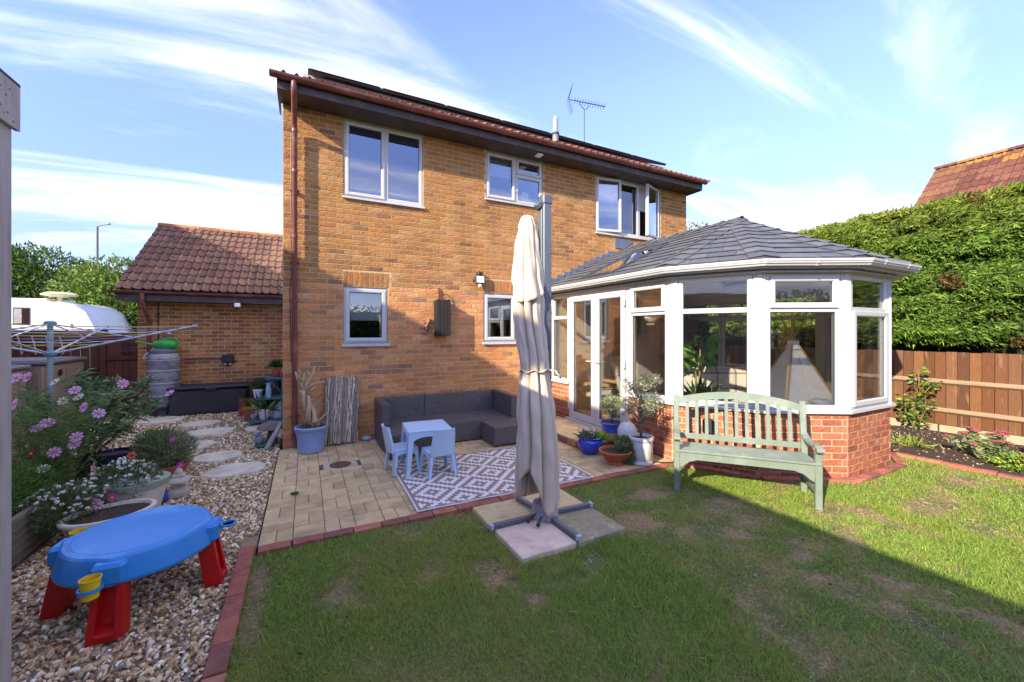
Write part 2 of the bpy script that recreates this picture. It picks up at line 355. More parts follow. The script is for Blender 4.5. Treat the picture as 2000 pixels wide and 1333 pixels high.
# ---------------------------------------------------------------- ground
def gz(x,y): return .1*min(1,max(0,y/3.))
one('ground',mat('ground_earth',S(92,96,58),.95,.3,.6,bump=.5,bs=8,col2=S(110,98,70),c2s=.35),None,lambda b:b.add([(-300,-300,-.10),(300,-300,-.10),(300,300,-.10),(-300,300,-.10)],[(0,1,2,3)]),kind='structure')
# lawn sheet
def lawn_z(x,y): return -.022+.012*(fbm(x,y,3,1.1)-.5)*2
xs=np.linspace(-.055,7.33,75); ys=np.linspace(-11.5,-2.95,88); X,Y=np.meshgrid(xs,ys); V=np.stack([X,Y,lawn_z(X,Y)],-1).reshape(-1,3)
nx=len(xs); I=np.arange(len(ys)-1)[:,None]*nx+np.arange(nx-1)[None]; F=np.stack([I,I+1,I+nx+1,I+nx],-1).reshape(-1,4)
tag(link('lawn',npmesh('lawn',V,F,m_lawn,smooth=True)),kind='structure')
# gravel sheet
xs=np.linspace(-4.3,-.05,40); ys=np.concatenate([np.linspace(-11,0,30),np.linspace(.2,3.6,18)]); X,Y=np.meshgrid(xs,ys)
Z=-.02+.1*np.clip(Y/3,0,1)+.012*(fbm(X,Y,8,2)-.5); V=np.stack([X,Y,Z],-1).reshape(-1,3)
nx=len(xs); I=np.arange(len(ys)-1)[:,None]*nx+np.arange(nx-1)[None]; F=np.stack([I,I+1,I+nx+1,I+nx],-1).reshape(-1,4)
tag(link('gravel_path',npmesh('gravel_path',V,F,m_gbase,smooth=True)),kind='structure')
# planting bed on the right
xs=np.linspace(7.40,9.36,24); ys=np.linspace(-11,2.5,70); X,Y=np.meshgrid(xs,ys); Z=-.01+.05*(fbm(X,Y,21,2.5)-.3)+.02*rng.random(X.shape); V=np.stack([X,Y,Z],-1).reshape(-1,3)
nx=len(xs); I=np.arange(len(ys)-1)[:,None]*nx+np.arange(nx-1)[None]; F=np.stack([I,I+1,I+nx+1,I+nx],-1).reshape(-1,4)
tag(link('planting_bed',npmesh('planting_bed',V,F,m_soil,smooth=True)),kind='structure')
# patio with basket-weave pavers
PX0,PY0,PX1=-.04,-2.84,4.36; CELL=.2335
pat=one('patio',m_sand,None,lambda b:b.box(PX0,PX1,PY0,-.0,-.08,-.012),kind='structure')
pal=[S(200,172,126),S(196,168,122),S(204,176,130),S(188,160,114),S(198,172,130),S(206,178,128)]
pv=variants(18,pal,m_paver,CELL-.0045,CELL/2-.004,.045,top=True,jv=.05,rough=.0015,ch=.004)
items=[]
ni=int((PX1-PX0)/CELL)+1; nj=int(-PY0/CELL)+1
for i in range(ni):
    for j in range(nj):
        cx=PX0+CELL*(i+.5); cy=PY0+CELL*(j+.5)
        if cx>PX1-.02 or cy>-.06: continue
        if abs(cx-.662)<.2 and abs(cy+1.09)<.16: continue
        for k in(-1,1):
            z=random.uniform(-.003,.002); tl=random.uniform(-.006,.006)
            if (i+j)%2: items.append(((cx,cy+k*CELL/4,z),tl,(1,1,1),random.randrange(18)))
            else: items.append(((cx+k*CELL/4,cy,z),PI/2+tl,(1,1,1),random.randrange(18)))
pieces('paver','paver_field',items,pv,pat)
redpal=[S(164,98,78),S(172,106,84),S(152,90,74),S(178,112,88),S(140,88,74)]
rv=variants(10,redpal,m_redbrick,.208,.098,.06,top=True,jv=.12)
def edging(name,path,off=0,zf=None):
    e=thing(name,None,None); e['kind']='structure'; its=[]
    for a,b_ in zip(path[:-1],path[1:]):
        a=Vector(a);b_=Vector(b_);d=b_-a;L=d.length;n=max(1,round(L/.214)); sx=L/n/.214
        for k in range(n):
            p=a+d*((k+.5)/n); its.append(((p.x+random.uniform(-.003,.003),p.y+random.uniform(-.003,.003),.012+random.uniform(-.004,.004)),math.atan2(d.y,d.x)+random.uniform(-.012,.012),(sx,1,1),random.randrange(10)))
    pieces('brick','brick_row',its,rv,e); return e
edging('patio_edging',[(-.03,-2.897),(3.5,-2.91),(4.40,-2.93)])
edging('lawn_edging',[(-.105,-2.80),(-.095,-6.9)])
edging('bed_edging',[(7.30,-3.98),(7.37,-5.1),(7.42,-7.2)])
edging('plinth_edging',[(4.42,-3.02),(4.79,-3.72),(5.66,-4.235),(6.79,-4.235),(7.3,-3.94)])
# paved step along the conservatory doors
stp=thing('door_step',None,None); stp['kind']='structure'
one('step_core',m_sand,stp,lambda b:b.box(3.66,4.36,-2.04,-.02,-.02,.085))
its=[]
for i in range(3):
    for j in range(9):
        cx=3.66+CELL*(i+.5); cy=-2.04+.2245*(j+.5)
        for k in(-1,1):
            if (i+j)%2: its.append(((cx,cy+k*CELL/4,.1+random.uniform(-.002,.002)),0,(1,.96,.35),random.randrange(18)))
            else: its.append(((cx+k*CELL/4,cy,.1+random.uniform(-.002,.002)),PI/2,(.96,1,.35),random.randrange(18)))
pieces('paver','paver_row',its,pv,stp)
fb=variants(6,redpal[:4]+[S(176,120,80)],m_redbrick,.205,.075,.02)
its=[((3.665,-1.935+.213*k,.047),-PI/2,(1,1,1),random.randrange(6)) for k in range(9)]+[((3.77+.213*k,-2.035,.047),0,(1,1,1),random.randrange(6)) for k in range(3)]
pieces('brick','brick_row',its,fb,stp)
# ---------------------------------------------------------------- windows
def ring(b,x0,x1,z0,z1,t,y0,y1,bev=.006):
    """mitred rectangular frame in local x/z, outward is -y (y0 outer < y1 inner)"""
    o=[(x0,z0),(x1,z0),(x1,z1),(x0,z1)]; i=[(x0+t,z0+t),(x1-t,z0+t),(x1-t,z1-t),(x0+t,z1-t)]
    c=bev; om=[(x0+c,z0+c),(x1-c,z0+c),(x1-c,z1-c),(x0+c,z1-c)]; t2=t-c*2.2; im=[(x0+t2,z0+t2),(x1-t2,z0+t2),(x1-t2,z1-t2),(x0+t2,z1-t2)]
    vs=[(x,y1,z) for x,z in o]+[(x,y0+c,z) for x,z in o]+[(x,y0,z) for x,z in om]+[(x,y0,z) for x,z in im]+[(x,y0+c*2.2,z) for x,z in i]+[(x,y1,z) for x,z in i]
    fs=[]
    for r in range(5):
        for k in range(4): k2=(k+1)%4; fs.append((r*4+k,r*4+k2,(r+1)*4+k2,(r+1)*4+k))
    for k in range(4): k2=(k+1)%4; fs.append((20+k,20+k2,k2,k))
    b.add(vs,fs)
def pane(parent,T,x0,x1,z0,z1,y,m,name='pane'):
    b=MB(); b.T=T; b.box(x0,x1,y-.003,y+.003,z0,z1); return b.build(name,m,parent)
def handle(parent,T,x,z,y,ang=0):
    b=MB(); b.T=T; b.box(x-.012,x+.012,y-.02,y,z-.035,z+.035,.004); b.bar((x,y-.028,z),(x+.11*math.sin(ang),y-.03,z-.11*math.cos(ang)),.016,.014,bev=.004); return b.build('handle',m_upvc,parent)
def wframe(w,T,x0,x1,z0,z1,t=.055,y0=-.02,y1=.05,mull=(),m=None,bars=()):
    b=MB(); b.T=T; ring(b,x0,x1,z0,z1,t,y0,y1)
    for mx_,a,c in mull: b.box(mx_-.03,mx_+.03,y0+.004,y1-.002,a,c,.005)
    for a,c,z in bars: b.box(a,c,y0+.004,y1-.002,z-.03,z+.03,.005)
    return b.build('window',m or m_upvc,w)
def sash(w,T,x0,x1,z0,z1,m=None,gm=None,t=.05,y0=-.04,y1=.02,hinge=None,ang=0,hz_=None,name='sash'):
    if hinge is not None:
        hx=x0 if hinge=='l' else x1; T=T@Matrix.Translation((hx,y0,0))@Matrix.Rotation(ang,4,'Z')@Matrix.Translation((-hx,-y0,0))
    b=MB(); b.T=T; ring(b,x0,x1,z0,z1,t,y0,y1); s_=b.build(name,m or m_upvc,w)
    pane(w,T,x0+t-.012,x1-t+.012,z0+t-.012,z1-t+.012,(y0+y1)/2+.008,gm or m_glass)
    g=MB(); g.T=T; ring(g,x0+t-.008,x1-t+.008,z0+t-.008,z1-t+.008,.012,(y0+y1)/2-.006,(y0+y1)/2+.002,.002); g.build('gasket',m_black,w)
    return s_
def sill(w,T,x0,x1,z,d=.06,m=None,h=.03):
    b=MB(); b.T=T; b.prism([(x0,.03,z),(x0,-d,z-.008),(x0,-d,z-.008-h),(x0,.03,z-h)],(x1-x0,0,0)); return b.build('sill',m or m_upvc_old,w)
# ---------------------------------------------------------------- brick wall
def brick_wall(wall,T,L,z0,z1,openings,pal_fn,var,z_course=.075,limit=300,phase=0,extra=None):
    its=[]; k=0; rows=int(round((z1-z0)/z_course)); rot=T.to_3x3().to_4x4()
    for r in range(rows):
        za=z0+r*z_course; zb=za+z_course; zc=(za+zb)/2
        cuts=[(a-.004,b_+.004) for a,b_,c,d in openings if c<zb-.02 and d>za+.02]
        x=-.225+(.1125 if (r+phase)%2 else 0)
        while x<L:
            for p,q in subtract((max(0.,x),min(L,x+.225)),cuts):
                l=q-p-.010
                if l<.03: continue
                its.append((tuple(T@Vector(((p+q)/2,0,zc+random.uniform(-.001,.001)))),rot,(l/.215,1,1),pal_fn(zc)))
            x+=.225
    if extra: its+=extra
    pieces('brick','brickwork',its,var,wall,limit)
def rects(L,z0,z1,ops):
    """rectangles that tile the wall around the openings"""
    xs=sorted(set([0,L]+[o[0] for o in ops]+[o[1] for o in ops])); zs=sorted(set([z0,z1]+[o[2] for o in ops]+[o[3] for o in ops])); res=[]
    for i in range(len(xs)-1):
        for j in range(len(zs)-1):
            cx,cz=(xs[i]+xs[i+1])/2,(zs[j]+zs[j+1])/2
            if not any(o[0]<cx<o[1] and o[2]<cz<o[3] for o in ops): res.append((xs[i],xs[i+1],zs[j],zs[j+1]))
    return res
def core_wall(b,rs,y0,y1):
    for x0,x1,z0,z1 in rs: b.add([(x0,y0,z0),(x1,y0,z0),(x1,y0,z1),(x0,y0,z1),(x0,y1,z0),(x1,y1,z0),(x1,y1,z1),(x0,y1,z1)],[(0,1,2,3),(5,4,7,6)])
def reveals(b,ops,y0,y1):
    for x0,x1,z0,z1 in ops: b.add([(x0,y0,z0),(x1,y0,z0),(x1,y0,z1),(x0,y0,z1),(x0,y1,z0),(x1,y1,z0),(x1,y1,z1),(x0,y1,z1)],[(0,4,5,1),(1,5,6,2),(2,6,7,3),(3,7,4,0)])
# ---------------------------------------------------------------- the house
HL=8.13; HD=7.0; SOF=4.80
house=thing('house','two storey orange brick house with brown gutters and white framed windows','house')
OPS=[(.78,1.97,3.62,4.795),(3.07,4.235,3.955,4.795),(5.48,7.29,3.62,4.795),(.78,1.413,1.42,2.30),(3.03,3.66,1.42,2.30)]
cw=MB(); core_wall(cw,rects(HL,-.1,4.86,OPS),0,.27); reveals(cw,OPS,0,.27)
wall=cw.build('wall',m_mortar,house)
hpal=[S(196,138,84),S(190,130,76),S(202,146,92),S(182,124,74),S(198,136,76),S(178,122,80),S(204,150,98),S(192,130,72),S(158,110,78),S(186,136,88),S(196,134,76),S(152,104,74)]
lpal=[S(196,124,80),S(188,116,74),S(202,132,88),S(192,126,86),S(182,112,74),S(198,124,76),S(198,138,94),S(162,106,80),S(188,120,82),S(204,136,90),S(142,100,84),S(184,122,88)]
hv=variants(30,dim(hpal,.74),m_brick,.2135,.0635,.007,rough=.004,ch=.003,jv=.07)+variants(30,[(c[0]*1.05,c[1]*1.2,c[2]*1.12) for c in lpal],m_brick,.2135,.0635,.007,rough=.004,ch=.003,jv=.07)  # two brick batches; lower one lightened to soften its shade, upper dimmed for sun
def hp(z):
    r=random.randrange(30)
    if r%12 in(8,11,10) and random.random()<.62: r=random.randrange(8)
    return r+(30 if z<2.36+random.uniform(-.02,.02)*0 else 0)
ext=[]
for x0,x1 in((.77,1.43),(3.02,3.67)):       # soldier courses over the lower windows
    n=round((x1-x0)/.075)
    for k in range(n): ext.append((((x0+(k+.5)*(x1-x0)/n),0,2.418),Matrix.Rotation(PI/2,4,'Y'),(.215/.215,1,.062/.065),random.choice((1,3,5,7))))
SOPS=OPS+[(.77,1.43,2.30,2.535),(3.02,3.67,2.30,2.535)]
T0=Matrix.Identity(4)
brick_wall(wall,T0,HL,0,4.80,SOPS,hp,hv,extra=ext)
b=MB(); b.box(0,.27,.275,HD,-.1,4.86); b.box(HL-.27,HL,.275,HD,-.1,4.86); b.box(.27,HL-.27,HD-.27,HD,-.1,4.86); b.add([(0,HD,4.86),(0,0,4.86),(0,HD/2,6.6)],[(0,1,2)]); b.add([(HL,HD,4.86),(HL,0,4.86),(HL,HD/2,6.6)],[(0,2,1)])
b.col=S(180,112,60); b.build('side_wall',m_brick,house)
# rooms
b=MB(); b.box(.28,HL-.28,.275,HD-.3,2.62,2.9); b.box(.28,HL-.28,.275,HD-.3,4.82,4.9); b.box(2.45,2.55,.275,4,-.05,4.82); b.box(4.75,4.85,.275,4,-.05,4.82); b.box(.28,HL-.28,3.4,3.5,-.05,4.82); b.box(.28,HL-.28,.275,HD-.3,-.12,-.03)
b.build('room',m_wall_in,house)
# roof slab, tiles at the eaves, soffit, fascia
PT=math.tan(R(26)); EY=-.45; EZ=4.965
b=MB(); zr=EZ+(HD/2-EY)*PT
for s_ in(0,1):
    y0,y1=(EY,HD/2) if s_==0 else (HD-EY,HD/2)
    b.add([(-.06,y0,EZ),(HL+.06,y0,EZ),(HL+.06,y1,zr),(-.06,y1,zr),(-.06,y0,EZ-.03),(HL+.06,y0,EZ-.03),(HL+.06,y1,zr-.06),(-.06,y1,zr-.06)],[(0,1,2,3),(7,6,5,4),(0,4,5,1),(0,3,7,4),(1,5,6,2)] if s_==0 else [(3,2,1,0),(4,5,6,7),(1,5,4,0),(4,7,3,0),(2,6,5,1)])
roof=b.build('roof',mat('roof_felt',S(96,62,48),.9,.2,8),house)
def tile_geo(wd,ln,col,th=.018,rolls=2,rh=.035):
    xs=[];u=wd/rolls
    for r in range(rolls): xs+=[(r*u,0.004),(r*u+u*.58,0),(r*u+u*.68,rh*.6),(r*u+u*.80,rh),(r*u+u*.92,rh*.6)]
    xs.append((wd,.004)); b=MB(); n=len(xs); vs=[(x-wd/2,0,z+th) for x,z in xs]+[(x-wd/2,ln,z) for x,z in xs]+[(x-wd/2,0,z) for x,z in xs]
    b.add(vs,[(i,i+1,n+i+1,n+i) for i in range(n-1)]+[(2*n+i,2*n+i+1,i+1,i) for i in range(n-1)],col); b.col=(1,1,1); return b
tp=[S(132,82,64),S(122,74,58),S(142,90,68),S(112,70,56),S(128,86,66),S(148,92,66),S(104,66,54)]
tv=[]
for i in range(14):
    g=tile_geo(.3,.36,jit(tp[i%7],.12,.05)); tv.append((g.mesh('tile',m_tile,40),g))
def tile_rot(pitch,rz=0): return Matrix.Rotation(rz,4,'Z')@Matrix.Rotation(pitch,4,'X')
its=[]
for r in range(2):
    for k in range(28):
        t=r*.3; its.append(((-.06+.3*k+.12,EY-.03+t*math.cos(R(26)),EZ-.016+t*math.sin(R(26))),tile_rot(R(26)),(1,1,1),random.randrange(14)))
pieces('roof_tile','roof_tiles',its,tv,roof)
one('soffit',mat('soffit',S(66,56,52),.42,.2,5,col2=S(96,84,76),c2s=6,c2a=.55,c2b=.8),house,lambda b:b.box(-.03,HL+.02,-.38,-.002,SOF,SOF+.012))
one('fascia',m_dark,house,lambda b:(b.box(-.05,HL+.03,-.40,-.38,SOF-.008,SOF+.15),b.box(-.052,-.03,-.38,.3,SOF-.02,SOF+.17),b.box(HL+.022,HL+.04,-.38,.3,SOF-.02,SOF+.17)))
def gutter(parent,a,b_,m,r=.056,seg=8,brk=.95,name='gutter',square=False):
    a=Vector(a);b_=Vector(b_);d=(b_-a).normalized();up=Vector((0,0,1));nrm=d.cross(up); L=(b_-a).length
    if square: a=a-d*.018; b_=b_+d*.018   # nrm points outward when walking with the wall on the left
    if square: pr=[(-.055,.0),(-.05,-.045),(-.02,-.068),(.02,-.07),(.032,-.05),(.045,-.045),(.05,-.03),(.058,-.024),(.062,0)]
    else: pr=[(r*math.cos(t),r*math.sin(t)) for t in [PI+PI*k/seg for k in range(seg+1)]]
    pi_=[(p*.93,q*.93+ .0) for p,q in pr][::-1]; poly=pr+pi_
    g=MB(); g.prism([tuple(a+nrm*p+up*q) for p,q in poly],tuple(b_-a)); go=g.build(name,m,parent,30)
    n=max(1,int(L/brk))
    for k in range(n):
        bk=MB(); c=a+d*((k+.5)*L/n); bk.prism([tuple(c+nrm*p*1.07+up*q*1.07) for p,q in pr]+[tuple(c+nrm*p*1.0+up*q*1.0) for p,q in pr[::-1]],tuple(d*.03))
        bk.build('bracket',m,go,30)
    return go
gutter(house,(-.13,-.455,4.955),(8.21,-.455,4.955),m_brown,.06)
b=MB(); px_=.145
b.tube([(px_,-.455,4.91),(px_,-.455,4.80),(px_,-.42,4.74),(px_,-.13,4.52),(px_,-.09,4.46),(px_,-.09,.06)],.034,12)
for z in(4.42,3.86,2.95,2.05,1.35,.95,.55): b.lathe([(.035,-.02),(.040,-.018),(.040,.018),(.035,.02)],(px_,-.09,z),12)
for z in(3.6,2.6,1.6,.45): b.box(px_-.055,px_+.055,-.07,-.012,z-.012,z+.012,.003)
b.build('downpipe',m_brown,house,40)
b=MB(); b.tube([(px_-.045,-.03,4.4),(px_-.05,-.03,3),(px_-.03,-.02,2.6),(px_-.06,-.02,2.2),(px_-.045,-.02,1.2)],.005,6); b.build('cable',m_black,house)
# upper windows
def room_item(parent,fn,m,name): return one(name,m,parent,fn)
W=[]
def new_window(x,z0,z1,wd): return Matrix.Translation((x,.035,0))
m_u=m_upvc_old
T=new_window(.78,3.62,4.795,1.19); wn=wframe(house,T,.005,1.185,3.645,4.79,mull=[(.595,3.66,4.77)],m=m_u); sill(wn,T,-.02,1.21,3.645,.075)
s_=sash(wn,T,.03,.59,3.67,4.765,m_u); handle(wn,T,.555,4.2,-.0,.35); sash(wn,T,.62,1.165,3.67,4.765,m_u,t=.035,y0=-.022)
one('blind',mat('blue_blind',S(20,58,112),.8,.05,5),wn,lambda b:(b.box(.82,1.36,.12,.13,4.62,4.78),b.box(1.38,1.94,.12,.13,4.56,4.78)))
one('shelf',m_white,wn,lambda b:(b.box(.80,1.95,.30,.5,3.86,3.90),b.box(.8,.84,.3,1.0,3.6,3.9),b.box(1.05,1.5,.6,1.0,3.45,3.82)))
b=MB()
for k in range(9): 
    a=k*.7; b.tube([(1.76,.42,3.72),(1.76+.05*math.cos(a),.42+.03*math.sin(a),3.80),(1.76+.1*math.cos(a),.42+.05*math.sin(a),3.80+.05*(k%3))],[.008,.012,.004],5)
b.lathe([(.03,0),(.045,.09)],(1.76,.42,3.63),10); tag(b.build('house_plant',mat('plant_soft',S(120,150,110),.6)),'pale leafy house plant behind the left upper bedroom window','plant')
T=new_window(3.07,3.955,4.795,1.165); wn=wframe(house,T,.005,1.16,3.96,4.79,mull=[(.585,3.97,4.77)],bars=[(.6,1.12,4.475)],m=m_u); sill(wn,T,-.02,1.185,3.96,.075)
s_=sash(wn,T,.03,.575,3.985,4.765,m_u); handle(wn,T,.545,4.25,-.0,.5); sash(wn,T,.61,1.135,4.49,4.765,m_u); sash(wn,T,.615,1.13,3.985,4.46,m_u,t=.035,y0=-.022)
tag(one('toy_figure',mat('toy_red',S(190,70,60),.5),None,lambda b:(b.box(3.44,3.50,.15,.2,3.965,4.06,.01),b.ball((3.47,.17,4.09),.03,6))),'small red toy figure behind the middle upper window','toy')
tag(one('hand_mirror',m_white,None,lambda b:(b.box(3.925,3.935,.14,.15,3.97,4.08),b.tube([(3.93,.14,4.16),(3.93,.152,4.16)],.085,20))),'round white mirror on a stem behind the middle upper window','mirror')
one('blind',mat('grey_blind',S(150,156,156),.8,.05,5),wn,lambda b:b.box(3.10,3.66,.12,.13,4.42,4.78))
T=new_window(5.48,3.62,4.795,1.81); wn=wframe(house,T,.005,1.805,3.645,4.79,mull=[(.62,3.66,4.77),(1.19,3.66,4.77)],m=m_u); sill(wn,T,-.02,1.83,3.645,.075)
s_=sash(wn,T,.03,.605,3.67,4.765,m_u,hinge='l',ang=R(-9)); Th=T@Matrix.Translation((.03,-.04,0))@Matrix.Rotation(R(-9),4,'Z')@Matrix.Translation((-.03,.04,0)); handle(wn,Th,.55,4.15,.05,-1.4)
sash(wn,T,.64,1.17,3.67,4.765,m_u,t=.035,y0=-.022); sash(wn,T,1.205,1.78,3.67,4.765,m_u,hinge='r',ang=R(20))
one('blind',mat('white_blind',S(200,202,200),.8,.04,5),wn,lambda b:(b.box(5.52,6.06,.12,.13,4.30,4.78),b.box(6.12,6.62,.12,.13,4.24,4.78),b.box(6.68,7.24,.12,.13,4.27,4.78)))
# lower windows
for i,x in enumerate((.78,3.03)):
    T=new_window(x,1.42,2.30,.63); wn=wframe(house,T,.004,.629,1.455,2.295,t=.05,m=m_upvc); sill(wn,T,-.025,.66,1.455,.08,m_upvc,.04); s_=sash(wn,T,.03,.603,1.48,2.27,m_upvc,t=.055)
    if i: handle(wn,T,.57,1.78,.0,.0)
    one('blind',MATS['white_blind'],wn,lambda b:b.box(x+.06,x+.57,.10,.11,1.80 if i==0 else 1.84,2.26))
    if i==0: tag(one('bottle',mat('green_bottle',S(70,150,80),.3),None,lambda b:b.lathe([(.02,0),(.022,.08),(.008,.1),(.008,.12)],(1.31,.1,1.48),10)),'small green bottle on the inner sill of the lower left window','bottle')
# solar panels
sp=thing('solar_array','long row of dark solar panels raised above the house roof tiles','solar panel',(0,0,0))
ca,sa=math.cos(R(26)),math.sin(R(26))
def rp(x,t,h): return (x,EY+t*ca-h*sa,EZ+t*sa+h*ca)
m_pv=mat('solar_cell',(.01,.012,.022),.15,.05,3,spec=.6); m_pvf=mat('solar_frame',S(74,62,56),.45,.2,5,metal=.3)
for k in range(7):
    x0=.30+k*1.0; 
    b=MB(); b.prism([rp(x0+.01,.40,.13),rp(x0+.99,.40,.13),rp(x0+.99,2.0,.13),rp(x0+.01,2.0,.13)],Vector(rp(0,0,.04))-Vector(rp(0,0,0))); p_=b.build('panel',m_pvf,sp)
    b=MB(); b.prism([rp(x0+.03,.38,.171),rp(x0+.97,.38,.171),rp(x0+.97,1.98,.171),rp(x0+.03,1.98,.171)],Vector(rp(0,0,.003))-Vector(rp(0,0,0))); b.build('cell_sheet',m_pv,p_)
b=MB()
for t in(.5,1.8): b.bar(rp(.25,t,.07),rp(7.35,t,.07),.04,.04)
for k in range(15):
    for t in(.5,1.8): b.bar(rp(.35+k*.49,t,.0),rp(.35+k*.49,t,.06),.03)
b.build('rail',m_lgrey,sp)
fl=thing('flue_pipe','grey boiler flue pipe standing up through the house roof','flue',(4.34,-.27,5.0))
one('pipe',mat('flue_grey',S(150,152,148),.6,.12,8),fl,lambda b:b.lathe([(.055,-.05),(.055,.24),(.063,.25),(.063,.28),(.05,.29),(.05,.50),(.043,.54),(.02,.56),(1e-4,.565)],(0,0,0),16),40)
one('collar',mat('flue_collar',S(52,62,92),.6),fl,lambda b:b.lathe([(.064,.22),(.069,.225),(.069,.25),(.064,.255)],(0,0,0),16),40)
an=thing('television_aerial','thin television aerial with crossed rods on a mast above the roof','aerial',(7.11,2.5,6.3))
m_al=mat('aerial_metal',S(92,94,98),.5,.1,5,metal=.4)
one('mast',m_al,an,lambda b:(b.tube([(0,0,0),(0,0,1.45)],.015,8),b.tube([(-.16,.03,1.66),(-.12,0,1.53),(0,0,1.45),(.10,0,1.50),(.14,-.02,1.58)],.012,6)),40)
bd=Vector((.85,-.35,-.14)).normalized(); b0=Vector((-.42,.15,1.70))
one('boom',m_al,an,lambda b:b.tube([tuple(b0),tuple(b0+bd*1.05)],.012,6))
sd_=bd.cross(Vector((0,0,1))).normalized()
for k in range(12):
    c=b0+bd*(.18+.075*k); one('element',m_al,an,lambda b:(b.tube([tuple(c-sd_*.09+Vector((0,0,.04))),tuple(c+sd_*.09-Vector((0,0,.04)))],.006,5),b.tube([tuple(c-sd_*.09-Vector((0,0,.04))),tuple(c+sd_*.09+Vector((0,0,.04)))],.006,5)))
def refl(b):
    for s2 in(-1,1):
        for k in range(5):
            c=b0+Vector((0,0,s2*(.05+.07*k)))-bd*(.02*k)*-1; b.tube([tuple(c-sd_*.22),tuple(c+sd_*.22)],.005,5)
        b.tube([tuple(b0),tuple(b0+Vector((0,0,s2*.36))+bd*.1)],.008,5)
one('reflector',m_al,an,refl)
# stepped flashing where the conservatory roof meets the wall: part of the house
b=MB(); SL=(3.35-2.42)/(6.22-4.2)
for k in range(11):
    x=4.26+k*.155; z=2.44+SL*(x-4.2); b.box(x-.02,x+.15,-.022,-.012,z-.05,z+.10)
b.box(5.98,6.42,-.023,-.0125,3.36,3.56)
b.build('flashing',m_lead,house)
tag(one('soffit_light',m_white,None,lambda b:(b.box(3.93,4.05,-.33,-.2,SOF-.035,SOF-.001,.01))),'small white sensor box fixed under the brown eaves','sensor')
# ---------------------------------------------------------------- garage
gar=thing('garage','low red brick garage with weathered brown tiled roof beside the house','garage')
GX0,GX1,GY=-2.54,-.012,3.55
gw=MB(); gw.add([(GX0,GY,-.1),(GX1,GY,-.1),(GX1,GY,2.45),(GX0,GY,2.45)],[(0,1,2,3)]); gw.box(GX0,GX0+.1,GY+.001,7.8,-.1,2.4)
gw.add([(GX0,GY,2.4),(GX0,7.8,2.4),(GX0,5.66,4.1)],[(0,2,1)])
gwall=gw.build('wall',mat('garage_mortar',S(200,176,122),.95,.14,14,bump=.4,bs=150,spec=.15),gar)
gpal=[S(172,110,70),S(164,100,62),S(180,118,76),S(152,94,66),S(174,114,80),S(146,92,66),S(184,126,80),S(168,104,62),S(134,92,70),S(158,118,86)]
gv=variants(24,[(c[0]*1.12,c[1]*1.2,c[2]*1.15) for c in gpal],m_brick,.2135,.0635,.006,rough=.003,ch=.003,jv=.08)
brick_wall(gwall,Matrix.Translation((GX0,GY,0)),GX1-GX0,.0,2.25,[],lambda z:random.randrange(24),gv,phase=1)
its=[]      # end bricks on the visible left return are hidden; roof tiles
gp=math.atan2(4.12-2.40,5.66-3.2)
groof=one('roof',mat('roof_batten',S(70,52,44),.9),gar,lambda b:(b.add([(-2.74,3.2,2.385),(GX1,3.2,2.385),(GX1,5.66,4.105),(-2.74,5.66,4.105)],[(0,1,2,3)]),b.add([(-2.74,8.1,2.385),(GX1,8.1,2.385),(GX1,5.66,4.105),(-2.74,5.66,4.105)],[(3,2,1,0)]),b.box(-2.75,-2.70,3.2,3.3,2.3,2.36)))
gtp=[S(116,86,72),S(112,81,68),S(121,92,76),S(106,78,66),S(114,87,74),S(123,94,76),S(102,76,64),S(110,83,70)]
gtv=[]
for i in range(16):
    g=tile_geo(.284,.36,jit(gtp[i%8],.08,.03),.020,2,.036); gtv.append((g.mesh('tile',m_tile,40),g))
its=[]
for r in range(10):
    for k in range(10):
        x=-2.75+.142+.284*k
        if x>.1: continue
        sc_=1.0
        if x+.142>GX1-.005:
            l=GX1-.005-(x-.142); 
            if l<.05: continue
            sc_=l/.284; x=(x-.142)+l/2
        t=r*.298; its.append(((x,3.16+t*math.cos(gp),2.395+t*math.sin(gp)+random.uniform(-.003,.003)),tile_rot(gp+R(-1.5)+random.uniform(-.008,.008),random.uniform(-.006,.006)),(sc_,1,1),random.randrange(16)))
pieces('roof_tile','roof_tiles',its,gtv,groof)
rtp=[S(150,96,62),S(160,108,70),S(140,90,64),S(170,120,76)]
for k in range(7):
    l=(GX1+2.76)/7; b=MB(); b.col=jit(rtp[k%4],.1); x0=-2.76+k*l
    pr=[(.13*math.cos(t),.10*math.sin(t)) for t in [PI*j/8 for j in range(9)]]
    pts=[(x0,5.66+p,4.07+q) for p,q in pr]+[(x0,5.66+p*.85,4.07+q*.82) for p,q in pr[::-1]]
    b.prism(pts,(l-.008,0,0)); b.build('ridge_tile',m_tile,groof,40)
gutter(gar,(-2.80,3.10,2.365),(-.02,3.10,2.365),m_brown,.055)
one('fascia',m_dark,gar,lambda b:(b.box(-2.72,-.02,3.15,3.17,2.19,2.34),b.box(-2.72,-.02,3.17,3.55,2.19,2.20)))
one('downpipe',m_brown,gar,lambda b:(b.tube([(-2.36,3.10,2.31),(-2.36,3.10,2.18),(-2.36,3.30,1.98),(-2.36,3.47,1.86),(-2.36,3.49,1.80),(-2.36,3.49,.12)],.034,10),b.lathe([(.035,-.02),(.042,-.018),(.042,.03),(.035,.03)],(-2.36,3.49,1.75),10),b.lathe([(.045,-.05),(.045,.05)],(-2.36,3.10,2.27),10)),40)
one('cable',m_black,gar,lambda b:(b.tube([(-2.235,3.53,2.2),(-2.235,3.53,1.15)],.010,6),b.box(-2.26,-2.21,3.51,3.53,1.95,1.98)))
cm=thing('security_light','small white security lamp under the garage eaves','lamp',(-.92,3.12,2.17))
